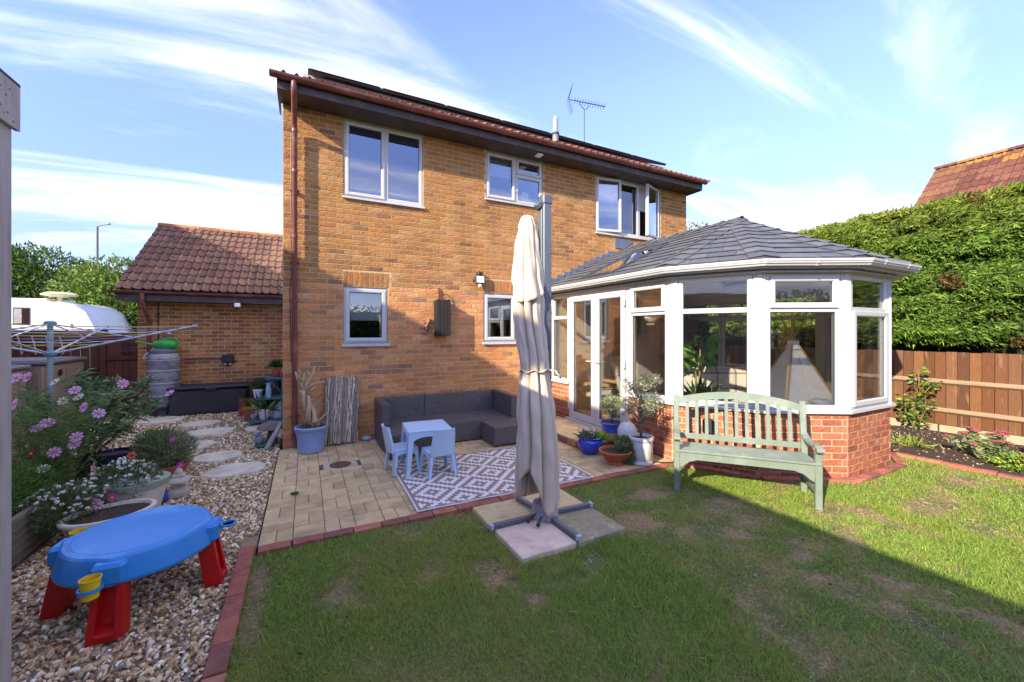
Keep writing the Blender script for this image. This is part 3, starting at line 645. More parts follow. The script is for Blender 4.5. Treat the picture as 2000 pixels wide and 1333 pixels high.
one('body',m_white,cm,lambda b:b.box(-.05,.05,-.05,.04,-.06,.02,.012)); one('lens',m_black,cm,lambda b:b.lathe([(.03,-.04),(.035,-.02),(.02,0)],(0,-.01,-.065),12)); one('bracket',m_dark,cm,lambda b:b.box(.06,.2,-.02,.04,.02,.06,.008))
sk=thing('outdoor_socket','black double outdoor power socket on the garage wall','socket',(-1.13,3.52,1.08))
one('case',m_black,sk,lambda b:(b.box(-.10,.10,-.06,.01,-.09,.08,.015))); one('plug',m_lgrey,sk,lambda b:(b.box(-.055,-.025,-.05,-.02,-.13,-.09,.006),b.box(.03,.06,-.05,-.02,-.13,-.09,.006)))
tag(one('cable',m_black,None,lambda b:b.tube([(-1.22,3.50,1.07),(-1.45,3.50,1.10),(-1.75,3.50,1.09),(-1.95,3.50,1.06),(-2.06,3.45,.98)],.012,6)),'black cable running from the wall socket to the water butt','cable')
tag(one('outdoor_tap',m_lgrey,None,lambda b:(b.tube([(-2.2,3.53,1.62),(-2.2,3.42,1.62),(-2.12,3.38,1.62),(-2.04,3.36,1.60)],.018,8),b.box(-2.06,-2.0,3.33,3.39,1.57,1.65,.01))),'small pale wall bracket lamp beside the garage downpipe','lamp')
# water butt on its stand
wb=thing('water_butt','grey ribbed plastic water butt on a black stand by the garage wall','water butt',(-2.06,3.16,.1))
m_butt=mat('butt_plastic',S(150,150,156),.45,.1,6,col2=S(120,120,124),c2s=5)
one('barrel',m_butt,wb,lambda b:b.lathe([(.155,.13),(.20,.20),(.222,.32),(.234,.335),(.234,.36),(.218,.375),(.228,.39),(.232,.55),(.246,.565),(.246,.59),(.222,.605),(.234,.62),(.235,.78),(.248,.795),(.248,.82),(.224,.835),(.235,.85),(.228,.97),(.238,.985),(.238,1.005),(.216,1.02),(.226,1.03),(.215,1.10),(.18,1.14),(.1,1.145),(1e-4,1.145)],(0,0,0),32),40)
one('lid',mat('butt_lid',S(104,108,112),.5),wb,lambda b:b.lathe([(.20,1.13),(.205,1.15),(.20,1.19),(.17,1.215),(1e-4,1.22)],(0,0,0),28),40)
one('stand',m_black,wb,lambda b:b.lathe([(.21,0),(.20,.02),(.19,.14),(.20,.2),(.16,.2)],(0,0,0),24),40)
one('tap',m_black,wb,lambda b:(b.tube([(-.05,-.2,.30),(-.05,-.28,.30)],.018,8),b.box(-.1,0,-.29,-.25,.31,.34,.008)))
one('overflow_pipe',m_lgrey,wb,lambda b:b.tube([(-.21,-.05,1.06),(-.27,-.02,1.03),(-.31,.1,1.06),(-.30,.25,1.12)],.02,8),40)
wc=thing('watering_can','bright green plastic watering can lying on the water butt lid','watering can',(-2.02,3.10,1.32))
m_gp=mat('green_plastic',S(20,150,62),.35,.06,6)
one('body',m_gp,wc,lambda b:(b.lathe([(.02,-.0),(.12,.0),(.14,.03),(.145,.09),(.12,.13),(.06,.16),(.03,.165),(1e-4,.166)],(0,0,0),20,1.25,.8)),40)
one('spout',m_gp,wc,lambda b:b.tube([(-.12,0,.05),(-.22,0,.08),(-.34,0,.11),(-.42,0,.125)],[.035,.022,.018,.022],10),40)
one('handle',m_gp,wc,lambda b:b.tube([(-.05,0,.15),(.05,0,.19),(.14,0,.18),(.19,0,.12),(.17,0,.05)],.016,8),40)
# black storage chest
ch=thing('storage_chest','long black plastic storage chest against the garage wall','storage chest',(-1.3,3.12,.09))
m_ch=mat('chest_plastic',(.022,.022,.024),.5,.2,5,stretch=(2,2,14),bump=.3,bs=12)
one('body',m_ch,ch,lambda b:(b.box(-.62,.56,-.28,.28,0,.46,.02),b.box(-.60,.54,-.29,-.28,.03,.42,.004),)); one('lid',m_ch,ch,lambda b:(b.box(-.65,.59,-.31,.31,.47,.52,.018),b.box(-.08,.08,-.325,-.31,.44,.50,.006)))
ty=thing('car_tyre','black car tyre standing upright beside the storage chest','tyre',(-.53,2.98,.4),R(78))
one('tread',mat('rubber',(.02,.02,.022),.8,.15,8),ty,lambda b:(b.__setattr__('T',Matrix.Rotation(PI/2,4,'X')),b.lathe([(.19,-.09),(.27,-.10),(.305,-.075),(.31,-.045),(.30,-.04),(.31,-.035),(.312,0),(.30,.004),(.31,.01),(.31,.045),(.305,.075),(.27,.10),(.19,.09),(.185,0),(.19,-.09)],(0,0,0),32)),40)
one('rim',mat('dark_rim',(.05,.05,.055),.5),ty,lambda b:(b.__setattr__('T',Matrix.Rotation(PI/2,4,'X')),b.lathe([(.03,.05),(.1,.055),(.18,.05),(.188,.03),(.18,0),(.03,0)],(0,0,0),24)),40)
ty2=copy_tree(ty); ty2.location=(-.30,3.26,.4); ty2['label']='black car tyre half hidden behind the green plant stand'
for t_ in(ty,ty2): t_['group']='spare car tyres'
# reddish timber planter
pl=thing('slatted_planter','small rust red slatted wooden planter before the black chest','planter',(-.62,2.45,.09))
m_rust=mat('rust_wood',S(120,62,46),.85,.3,8,bump=.4,bs=30,col2=S(160,76,52),c2s=5)
for k in range(6): one('slat',m_rust,pl,lambda b:b.box(-.19+.065*k,-.135+.065*k,-.02,.0,0,.30+random.uniform(-.008,.008),.004))
one('side',m_rust,pl,lambda b:(b.box(-.19,-.17,0,.22,0,.3),b.box(.18,.2,0,.22,0,.3)))
# pots
def pot(name,label,loc,prof,m,group=None,soil=.9,seg=24,sx=1,sy=1,rz=0,soilr=.88,inner=True,cat='pot'):
    p=thing(name,label,cat,loc,rz,group)
    zt=prof[-1][1]; rt=prof[-1][0]; b=MB()
    pr=list(prof)+[(rt*.90,zt),(rt*.86,zt*.82),(1e-4,zt*.82)] if inner else prof
    b.lathe(pr,(0,0,0),seg,sx,sy); b.build('body',m,p,40)
    if soil: one('soil',m_soil,p,lambda q:q.lathe([(rt*soilr,zt*soil-.004),(rt*soilr*.6,zt*soil+.006),(1e-4,zt*soil+.008)],(0,0,0),seg,sx,sy))
    return p
def tpot(r,h): return [(r*.62,0),(r*.66,h*.02),(r*.92,h*.72),(r*.93,h*.74),(r*1.0,h*.75),(r*1.0,h)]
def grassy(parent,n,c,r,L,cols,up=1.6,w=.006,name='foliage'):
    a=rng.uniform(0,2*PI,n); q=r*np.sqrt(rng.random(n)); Pt=np.stack([c[0]+q*np.cos(a),c[1]+q*np.sin(a),np.full(n,c[2])],1); D=rdir(n,up); D[:,2]=np.abs(D[:,2])
    return leaves(name,m_leaf,parent,Pt,D,L*rng.uniform(.6,1.1,n),w,rc(cols,n),curl=.3)
GR=[S(70,110,44),S(88,126,52),S(56,92,40)]
# plant stand beside the house corner
st=thing('plant_stand','teal metal three tier plant stand at the house corner','plant stand',(-.30,1.62,.08))
m_teal=mat('teal_metal',S(60,104,110),.5,.12,8)
one('frame',m_teal,st,lambda b:[b.tube([(x,y,0),(x,y,z)],.009,6) for x,y,z in((-.24,-.14,.18),(.22,-.14,.78),(-.02,-.14,.5),(.22,.14,.78),(-.24,.14,.18),(-.02,.14,.78))]+[b.tube([(-.02,-.14,.78),(.22,-.14,.5)],.007,6),b.tube([(-.02,-.14,.5),(-.24,-.14,.18)],.007,6),b.tube([(.22,-.14,.05),(-.24,-.14,.05)],.007,6)])
for z,x0,x1 in((.05,-.26,.24),(.42,-.16,.24),(.76,-.03,.25)):
    b=MB(); b.box(x0,x1,-.15,.15,z-.006,z+.006,.003); b.box(x0,x1,-.155,-.15,z-.02,z+.012); b.build('shelf',m_teal,st)
p=pot('plant_pot','terracotta pot of chives on the stand top shelf',(-.17,1.62,.855),tpot(.075,.16),m_terr); grassy(p,260,(0,0,.15),.06,.15,GR)
p=pot('plant_pot','small white pot of chives on the stand middle shelf',(-.44,1.60,.51),tpot(.075,.15),m_white); grassy(p,220,(0,0,.14),.06,.16,GR)
p=pot('plant_pot','white pot with trailing spider plant on the lowest stand shelf',(-.35,1.56,.14),tpot(.085,.18),m_white); grassy(p,70,(0,0,.17),.06,.32,[S(120,150,80),S(90,130,60),S(170,190,130)],.9,.018)
p=pot('plant_pot','terracotta pot of grasses in front of the slatted planter',(-.60,2.05,.07),tpot(.12,.25),m_terr); grassy(p,150,(0,0,.22),.09,.16,[S(130,130,70),S(96,118,60),S(150,140,90)])
tag(one('glass_bottle',mat('cloudy_glass',S(150,170,176),.25,.1,8),None,lambda b:b.lathe([(.04,0),(.042,.15),(.03,.19),(.028,.22),(.034,.225),(.034,.25)],(-.28,1.50,.51),14),40),'cloudy glass bottle on the middle stand shelf','bottle')
tag(one('milk_churn',mat('enamel_white',S(196,200,206),.35,.12,9),None,lambda b:b.lathe([(.08,0),(.085,.02),(.08,.22),(.05,.28),(.045,.34),(.06,.35)],(-.155,1.66,.14),16),40),'white enamel jug standing at the back of the lowest shelf','jug')
tag(one('watering_jug',mat('red_enamel',S(150,40,40),.35),None,lambda b:(b.lathe([(.03,0),(.035,.06),(.02,.09)],(-.09,1.53,.855),12)),40),'small red jug next to the chives on the top shelf','jug')
tag(one('garden_ornament',mat('ornament_red_white',S(206,196,186),.5,.1,8,col2=S(170,50,44),c2s=14,c2a=.5,c2b=.53),None,lambda b:(b.ball((-.50,1.78,.19),.075,8,1,1,1.1))),'round red and white garden ornament between two pots','ornament')
# toadstool ornament, frog and leaning plank
tt=thing('stone_toadstool','weathered grey stone toadstool ornament by the house corner','ornament',(-.16,.38,.03))
m_st=mat('weathered_stone',S(116,106,96),.95,.28,14,bump=1.2,bs=40)
one('cap',m_st,tt,lambda b:b.lathe([(.05,.19),(.16,.185),(.19,.20),(.175,.23),(.12,.27),(.05,.29),(1e-4,.292)],(0,0,0),22),50)
one('stem',m_st,tt,lambda b:b.lathe([(.085,0),(.07,.04),(.05,.12),(.055,.2)],(0,0,0),16),50)
fg=thing('stone_frog','small grey stone bird figure sitting on a green base','ornament',(-.30,.22,.03))
one('body',mat('frog_stone',S(124,136,140),.8,.2,14),fg,lambda b:(b.ball((0,0,.08),.06,8,1,.9,1.2),b.ball((-.02,-.02,.165),.035,8),b.ball((-.05,-.04,.16),.012,6))); one('base',mat('green_base',S(46,96,66),.8),fg,lambda b:b.lathe([(.11,0),(.10,.02),(1e-4,.022)],(.05,.02,0),16))
tag(one('leaning_plank',mat('grey_plank',S(150,146,132),.9,.15,8),None,lambda b:(b.bar((-.20,.02,.01),(-.025,.17,.33),.07,.03,bev=.004))),'short pale plank leaning against the house corner','plank')
# stepping stones
steps=[((-.45,-.72),.33,.25,'nearest the patio, wide and pale'),((-.72,-.03),.28,.25,'second from the patio'),((-1.1,.67),.25,.26,'third from the patio'),((-1.08,1.35),.35,.27,'fourth from the patio'),((-1.30,2.03),.30,.20,'fifth from the patio, thin and flat'),((-1.92,2.56),.32,.26,'in front of the water butt'),((-2.57,3.0),.24,.2,'farthest, half behind the flowering shrub'),((-.40,1.33),.19,.24,'beside the toadstool ornament')]
for (c,rx,ry,lb) in steps:
    rr=[(1+random.uniform(-.17,.13)) for _ in range(14)]; z=gz(*c)-.012; b=MB()
    pts=[(c[0]+rx*rr[k]*math.cos(2*PI*k/14),c[1]+ry*rr[k]*math.sin(2*PI*k/14)) for k in range(14)]
    top=[(c[0]+(x-c[0])*.96,c[1]+(y-c[1])*.96,z+.03) for x,y in pts]; mid=[(x,y,z+.018) for x,y in pts]; bot=[(x,y,z-.03) for x,y in pts]
    b.add(top+mid+bot,[tuple(range(14))]+[(i+14,(i+1)%14+14,(i+1)%14,i) for i in range(14)]+[(i+28,(i+1)%14+28,(i+1)%14+14,i+14) for i in range(14)])
    tag(b.build('stepping_stone',m_flag),'flat grey stepping stone '+lb,'stepping stone','stepping stones in the gravel')
# ---------------------------------------------------------------- conservatory
con=thing('conservatory','white framed conservatory with faceted bay, red brick base and dark slate roof','conservatory',(0,0,0))
CP=[(4.40,0.),(4.40,-2.841),(4.87,-3.656),(5.70,-4.134),(6.75,-4.134),(7.58,-3.656),(8.05,-2.841),(8.05,0.)]
ZS,ZT,ZH=.745,1.88,2.285
segT=[];segL=[]
for a,b_ in zip(CP[:-1],CP[1:]):
    d=Vector((b_[0]-a[0],b_[1]-a[1])); segL.append(d.length); segT.append(Matrix.Translation((a[0],a[1],0))@Matrix.Rotation(math.atan2(d.y,d.x),4,'Z'))
cwv=variants(24,dim([S(186,110,78),S(178,102,72),S(194,120,88),S(170,98,72),S(190,114,80),S(196,126,92),S(164,96,74),S(184,114,86)],.76),m_cbrick,.213,.063,.008,rough=.005,ch=.003,jv=.07)
for i,(T,L) in enumerate(zip(segT,segL)):
    for x0,x1 in ([(0,.62),(2.05,L)] if i==0 else [(0,L)]):
        bw=MB(); bw.T=T; bw.add([(x0,0,-.1),(x1,0,-.1),(x1,0,ZS-.03),(x0,0,ZS-.03),(x0,.2,-.1),(x1,.2,-.1),(x1,.2,ZS-.03),(x0,.2,ZS-.03)],[(0,1,2,3),(5,4,7,6),(3,2,6,7),(0,3,7,4),(1,5,6,2)]); base=bw.build('base_wall',m_cmortar,con); BASES=globals().setdefault('BASES',[]); BASES.append((i,x0,x1,base))

for i,r0,r1,base in BASES:
    T=segT[i]; rot=T.to_3x3().to_4x4(); its_=[]
    for r in range(10):
        zc=-.035+.075*r+.0375; x=r0-(.1125 if r%2 else 0)
        while x<r1:
            p,q=max(r0,x),min(r1,x+.225); l=q-p-.011
            if l>.03: its_.append((tuple(T@Vector(((p+q)/2,0,zc))),rot,(l/.215,1,1),random.randrange(24)))
            x+=.225
    pieces('brick','brickwork',its_,cwv,base)
def offs(d):
    """offset plan polygon outward by d"""
    res=[]
    ns=[]
    for a,b_ in zip(CP[:-1],CP[1:]):
        v=Vector((b_[0]-a[0],b_[1]-a[1])).normalized(); ns.append((Vector((v.y,-v.x)),v))
    res.append((CP[0][0]+ns[0][0].x*d,0.))
    for k in range(1,len(CP)-1):
        n1,n2=ns[k-1][0],ns[k][0]; m_=(n1+n2); m_=m_/m_.dot(n1); res.append((CP[k][0]+m_.x*d,CP[k][1]+m_.y*d))
    res.append((CP[-1][0]+ns[-1][0].x*d,0.)); return res
def band(name,d0,d1,z0,z1,m,segs=range(7),parent=con,cut=None):
    o0,o1=offs(d0),offs(d1); b=MB()
    for k in segs:
        a0,a1,c0,c1=o0[k],o0[k+1],o1[k],o1[k+1]
        if cut and k==0: pass
        b.prism([(*a0,z0),(*a1,z0),(*c1,z0),(*c0,z0)],(0,0,z1-z0))
    return b.build(name,m,parent)
# window sill (not across the doors), eaves beam, soffit, fascia
o_in,o_out=offs(-.07),offs(.05)
for k in range(7):
    parts=[(0,1)] if k else [(0,.632/2.841),(2.045/2.841,1)]
    for t0,t1 in parts:
        lp=lambda A,B,t:(A[0]+(B[0]-A[0])*t,A[1]+(B[1]-A[1])*t)
        p=[lp(o_out[k],o_out[k+1],t0),lp(o_out[k],o_out[k+1],t1),lp(o_in[k],o_in[k+1],t1),lp(o_in[k],o_in[k+1],t0)]
        b=MB(); b.add([(*p[0],ZS-.035),(*p[1],ZS-.035),(*p[2],ZS-.035),(*p[3],ZS-.035),(*p[0],ZS-.006),(*p[1],ZS-.006),(*p[2],ZS+.006),(*p[3],ZS+.006)],[(0,3,2,1),(4,5,6,7),(0,1,5,4),(1,2,6,5),(2,3,7,6),(3,0,4,7)]); b.build('sill',m_upvc,con)
band('eaves_beam',-.075,.006,ZH,ZH+.10,m_upvc)
band('soffit',.006,.15,ZH+.045,ZH+.055,m_upvc)
band('fascia',.135,.15,ZH+.056,ZH+.14,m_upvc)
# corner posts
for k in range(1,7):
    d0=Vector(CP[k])-Vector(CP[k-1]); d1=Vector(CP[k+1])-Vector(CP[k]); d0.normalize(); d1.normalize(); c=Vector(CP[k]); b=MB(); wd=.068
    n0=Vector((d0.y,-d0.x)); n1=Vector((d1.y,-d1.x)); mm=(n0+n1).normalized()
    pts=[c-d0*wd-n0*.07,c-d0*wd+n0*.004,c-d0*.02+n0*.012,c+d1*.02+n1*.012,c+d1*wd+n1*.004,c+d1*wd-n1*.07,c-mm*.09]
    b.prism([(p.x,p.y,ZS) for p in pts],(0,0,ZH-ZS)); 
    for q in(.025,.045): b.prism([(p.x,p.y,ZS) for p in(c-d0*(q+.003)+n0*.004,c-d0*q+n0*.016,c-d0*(q-.006)+n0*.016,c-d0*(q-.009)+n0*.004)],(0,0,ZH-ZS)); b.prism([(p.x,p.y,ZS) for p in(c+d1*(q-.009)+n1*.004,c+d1*(q-.006)+n1*.016,c+d1*q+n1*.016,c+d1*(q+.003)+n1*.004)],(0,0,ZH-ZS))
    b.build('corner_post',m_upvc,con)
def cwin(T,x0,x1,kind):
    w_=wframe(con,T,x0,x1,ZS,ZH,t=.055,y0=-.002,y1=.068,bars=[(x0+.03,x1-.03,ZT)],m=m_upvc)
    if kind[0]=='f': pane(w_,T,x0+.05,x1-.05,ZT+.025,ZH-.05,.03,m_glassd)
    else: sash(w_,T,x0+.035,x1-.035,ZT+.015,ZH-.03,m_upvc,m_glassd,t=.062,y0=-.025,y1=.03)
    if kind[1]=='f':
        pane(w_,T,x0+.05,x1-.05,ZS+.05,ZT-.025,.03,m_glassd); g=MB(); g.T=T; ring(g,x0+.05,x1-.05,ZS+.05,ZT-.026,.012,.016,.026,.002); g.build('gasket',m_black,w_)
    else: sash(w_,T,x0+.035,x1-.035,ZS+.03,ZT-.015,m_upvc,m_glassd,t=.062,y0=-.025,y1=.03)
    return w_
L=segL
cwin(segT[0],.04,.60,'ff'); cwin(segT[0],2.08,L[0]-.07,'sf')
cwin(segT[1],.07,L[1]-.07,'ff'); cwin(segT[2],.07,L[2]-.07,'sf'); cwin(segT[3],.07,L[3]-.07,'fs'); cwin(segT[4],.07,L[4]-.07,'sf'); cwin(segT[5],.07,L[5]-.07,'ff')
for a,c in((.07,.95),(.97,1.85),(1.87,2.80)): cwin(segT[6],a,c,'sf' if a>.9 else 'ff')
one('wall_post',m_upvc,con,lambda b:(b.box(4.395,4.47,-.04,-.016,ZS,ZH),))
# french doors
T=segT[0]
b=MB(); b.T=T; b.box(.60,.655,-.004,.07,.10,ZH,.004); b.box(2.025,2.08,-.004,.07,.10,ZH,.004); b.box(.655,2.025,-.004,.07,ZH-.05,ZH,.004); b.box(.57,2.1,-.06,.08,.086,.135,.006); b.build('door_frame',m_upvc,con)
for s_,(x0,x1) in enumerate(((.66,1.338),(1.342,2.02))):
    b=MB(); b.T=T; ring(b,x0,x1,.14,ZH-.055,.095,-.03,.035); b.box(x0+.09,x1-.09,-.024,.03,.23,.255,.004); d_=b.build('door',m_upvc,con)
    pane(d_,T,x0+.08,x1-.08,.24,ZH-.14,.006,m_glassd)
    g=MB(); g.T=T; ring(g,x0+.088,x1-.088,.248,ZH-.142,.012,-.006,.004,.002); g.build('gasket',m_black,d_)
    hx=x1-.045 if s_==0 else x0+.045; sg=-1 if s_==0 else 1
    g=MB(); g.T=T; g.box(hx-.014,hx+.014,-.042,-.03,1.0,1.2,.004); g.bar((hx,-.065,1.15),(hx+sg*.12,-.068,1.15),.02,.016,bev=.005); g.tube([(hx,-.03,1.15),(hx,-.065,1.15)],.01,8); g.box(hx-.006,hx+.006,-.045,-.04,1.03,1.06); g.build('handle',m_upvc,d_)
    for z in(.35,1.15,2.05):
        g=MB(); g.T=T; hxx=x0-.0 if s_==0 else x1; g.box(hxx-.02,hxx+.02,-.05,-.028,z-.05,z+.05,.006); g.tube([(hxx,-.052,z-.06),(hxx,-.052,z+.06)],.010,8)
        g.build('hinge',m_upvc,d_)
# roof
OE=offs(.17); EZc=2.425; R1=Vector((6.225,-2.48,3.35)); R0=Vector((6.225,-.012,3.35))
O=[Vector((x,y if 0<i<7 else -.012,EZc)) for i,(x,y) in enumerate(OE)]
planes=[[O[0],O[1],R1,R0]]+[[O[i],O[i+1],R1] for i in range(1,6)]+[[O[6],O[7],R0,R1]]
slp=dim([S(98,99,101),S(92,93,95),S(104,105,107),S(88,89,91),S(101,102,104)],.85)
croof=link('roof',None,con)
rb=MB(); cb=MB()
HOLE={0:(.98,1.74,.20,1.45),6:(1.0,1.75,.35,1.5)}
tiles=0
for i,pl_ in enumerate(planes):
    a,b_=pl_[0],pl_[1]; sx=(b_-a).normalized(); nrm=(b_-a).cross(pl_[2]-a).normalized()
    if nrm.z<0: nrm=-nrm
    ty_=nrm.cross(sx).normalized()
    if ty_.z<0: ty_=-ty_
    pt=lambda s,t,h=0:tuple(a+sx*s+ty_*t+nrm*h)
    P2=[((p-a).dot(sx),(p-a).dot(ty_)) for p in pl_]; Tm=max(t for s,t in P2); Lm=(b_-a).length
    cen=(sum(p[0] for p in P2)/len(P2),sum(p[1] for p in P2)/len(P2))
    edges=[]
    for k in range(len(P2)):
        p,q=P2[k],P2[(k+1)%len(P2)]; ex,ey=q[0]-p[0],q[1]-p[1]; A,B=ey,-ex; Cc=A*p[0]+B*p[1]
        if A*cen[0]+B*cen[1]>Cc: A,B,Cc=-A,-B,-Cc
        edges.append((A,B,Cc))
    hole=HOLE.get(i)
    def patch(mb,h,rev=False):
        rs=[P2] if not hole else None
        if hole:
            s0,s1,t0,t1=hole; rs=[]
            for cl in ([(1,0,s0)],[(-1,0,-s1)],[(-1,0,-s0),(1,0,s1),(0,1,t0)],[(-1,0,-s0),(1,0,s1),(0,-1,-t1)]):
                q=P2
                for c in cl: q=clip(q,*c)
                if len(q)>2: rs.append(q)
        for q in rs:
            vs=[pt(s,t,h) for s,t in q]; mb.add(vs,[tuple(range(len(q)))])
    patch(rb,-.012); patch(cb,-.15)
    if hole:
        s0,s1,t0,t1=hole; rect=[(s0,t0),(s1,t0),(s1,t1),(s0,t1)]
        for k in range(4):
            p,q=rect[k],rect[(k+1)%4]; cb.add([pt(*p,-.012),pt(*q,-.012),pt(*q,-.15),pt(*p,-.15)],[(0,1,2,3)])
        fr=MB()
        for k in range(4):
            p,q=rect[k],rect[(k+1)%4]; fr.bar(pt(*p,.02),pt(*q,.02),.07,.05,up=tuple(nrm),bev=.006)
        sky_=fr.build('roof_window',mat('roof_window_frame',S(58,62,68),.4),con)
        g=MB(); g.prism([pt(s,t,.018) for s,t in((s0+.03,t0+.03),(s1-.03,t0+.03),(s1-.03,t1-.03),(s0+.03,t1-.03))],tuple(nrm*.006)); g.build('pane',m_glass,sky_)
    e=.215; wd=.32; r=0; t=-.02
    while t<Tm-.02:
        s=-wd+(wd/2 if r%2 else 0)-.05
        while s<Lm+.05:
            spans=[(s,s+wd-.004)]
            if hole and t+e*.6>hole[2]-.03 and t+e*.4<hole[3]+.03: spans=subtract(spans[0],[(hole[0]-.04,hole[1]+.04)])
            for p,q in spans:
                if q-p<.03: continue
                poly=[(p,t),(q,t),(q,t+e+.03),(p,t+e+.03)]
                for k,E_ in enumerate(edges):
                    if k==0: continue
                    poly=clip(poly,*E_)
                    if len(poly)<3: break
                if len(poly)<3: continue
                hh=random.uniform(0,.0025); b=MB(); b.col=jit(slp[random.randrange(5)],.08); b.prism([pt(u,v,.004+hh+.021*(1-(v-t)/(e+.03))) for u,v in poly],tuple(nrm*-.009)); b.build('slate',m_slate,croof); tiles+=1
            s+=wd
        t+=e; r+=1
rbo=rb.build('underlay',m_black,con); cbo=cb.build('ceiling',mat('ceiling_paint',(.74,.73,.70),.85,.03,2),con)
# the roof part itself carries the slates: make it the batten mesh at the eaves
bm_=MB()
for k in range(7): bm_.bar(tuple(O[k]+Vector((0,0,-.01))),tuple(O[k+1]+Vector((0,0,-.01))),.03,.03)
croof.data if False else None
rme=bm_.mesh('roof',m_black); ro=link('roof',rme,con)
for c_ in list(croof.children): c_.parent=ro
bpy.data.objects.remove(croof); ro.name='roof'
def caps(a,b_,n1,n2,name,step=.215,wdt=.15,lift=.022):
    d=(b_-a); Ln=d.length; d.normalize(); n=int(Ln/step)
    s1=d.cross(n1).normalized(); s2=d.cross(n2).normalized()
    if s1.dot(s2)>0: s2=-s2
    if s1.z>0: s1=-s1
    if s2.z>0: s2=-s2
    up=(n1+n2).normalized()
    for k in range(n+1):
        p=a+d*(k*step); l=min(step+.035,Ln-k*step+.02)
        if l<.05: continue
        q=p+d*l; lo,hi=up*(lift+.028),up*(lift+.004); b=MB(); b.col=jit(slp[random.randrange(5)],.09)
        V=[p+lo,p+s1*wdt+lo*.8,q+s1*wdt+hi*.8,q+hi,q+s2*wdt+hi*.8,p+s2*wdt+lo*.8]; V=[tuple(v) for v in V]+[tuple(Vector(v)-up*.009) for v in V]
        b.add(V,[(0,1,2,3),(0,3,4,5),(9,8,7,6),(11,10,9,6),(0,6,7,1),(0,5,11,6),(1,7,8,2),(5,4,10,11)]); b.build(name,m_slate,ro)
def pn(pl_):
    n=(pl_[1]-pl_[0]).cross(pl_[2]-pl_[0]).normalized(); return n if n.z>0 else -n
for i in range(1,7): caps(O[i]+(R1-O[i])*.0,R1,pn(planes[i-1]),pn(planes[i]),'hip_tile')
caps(R1+Vector((0,-.10,0)),R0,pn(planes[0]),pn(planes[6]),'ridge_tile',.3,.15,.03)
for k in range(7):
    a,b_=offs(.205)[k],offs(.205)[k+1]; z=EZc-.012+.0012*(k%2); gutter(con,(a[0],a[1] if k else -.02,z),(b_[0],b_[1] if k<6 else -.02,z),m_upvc,square=True,brk=.55)
one('downpipe',m_upvc,con,lambda b:(b.tube([(4.2,-.06,2.36),(4.2,-.06,2.26),(4.31,-.05,2.12),(4.32,-.05,2.05),(4.32,-.05,.12)],.033,10),b.lathe([(.034,-.02),(.041,-.018),(.041,.03),(.034,.03)],(4.32,-.05,2.0),10)),40)
one('floor',mat('floor_tile',S(168,150,126),.35,.12,3),con,lambda b:b.add([(x,y,.13) for x,y in offs(-.1)],[tuple(range(8))]))
one('plaster_panel',m_cream,con,lambda b:(b.box(4.47,5.85,-.05,-.016,.13,2.45),b.box(6.55,7.98,-.05,-.016,.13,2.45)))
# ---------------------------------------------------------------- inside the conservatory
tent=thing('teepee_tent','cream canvas play teepee with crossed wooden poles inside the bay','tent',(6.48,-3.16,.13))
tz=1.42; rr=.80; hub=Vector((0,0,tz)); pol=[Vector((rr*math.cos(a),rr*math.sin(a),0)) for a in (R(20),R(110),R(200),R(290))]
m_canv=mat('canvas',S(226,220,206),.9,.05,6,bump=.2,bs=120)
b=MB(); topz=1.27
for k in range(4):
    a,c=pol[k],pol[(k+1)%4]; n=6
    for j in range(n):
        for i in range(5):
            f0,f1=j/n,(j+1)/n; g0,g1=i/5,(i+1)/5
            def q(f,g): 
                p=a+(c-a)*f; t=g*topz/tz; v=p+(hub-p)*t; sag=.035*math.sin(PI*f)*(1-t); o_=((a+c)/2).normalized(); return tuple(v-o_*sag)
            b.add([q(f0,g0),q(f1,g0),q(f1,g1),q(f0,g1)],[(0,1,2,3)])
b.build('canvas',m_canv,tent,True)
for k in range(4):
    p=pol[k]; d=(hub-p).normalized(); one('pole',mat('pine_pole',S(190,148,92),.6,.12,8),tent,lambda q:q.tube([tuple(p*1.01),tuple(p+d*1.98)],.013,8),40)
one('tie',m_canv,tent,lambda q:q.lathe([(.10,1.25),(.07,1.31),(.07,1.37)],(0,0,0),12))
one('seam',m_canv,tent,lambda q:q.tube([tuple(((pol[2]+pol[3])/2)*.99*(1-t)+Vector((0,-.012,tz*t))) for t in(0,.3,.6,.85)],.012,6))
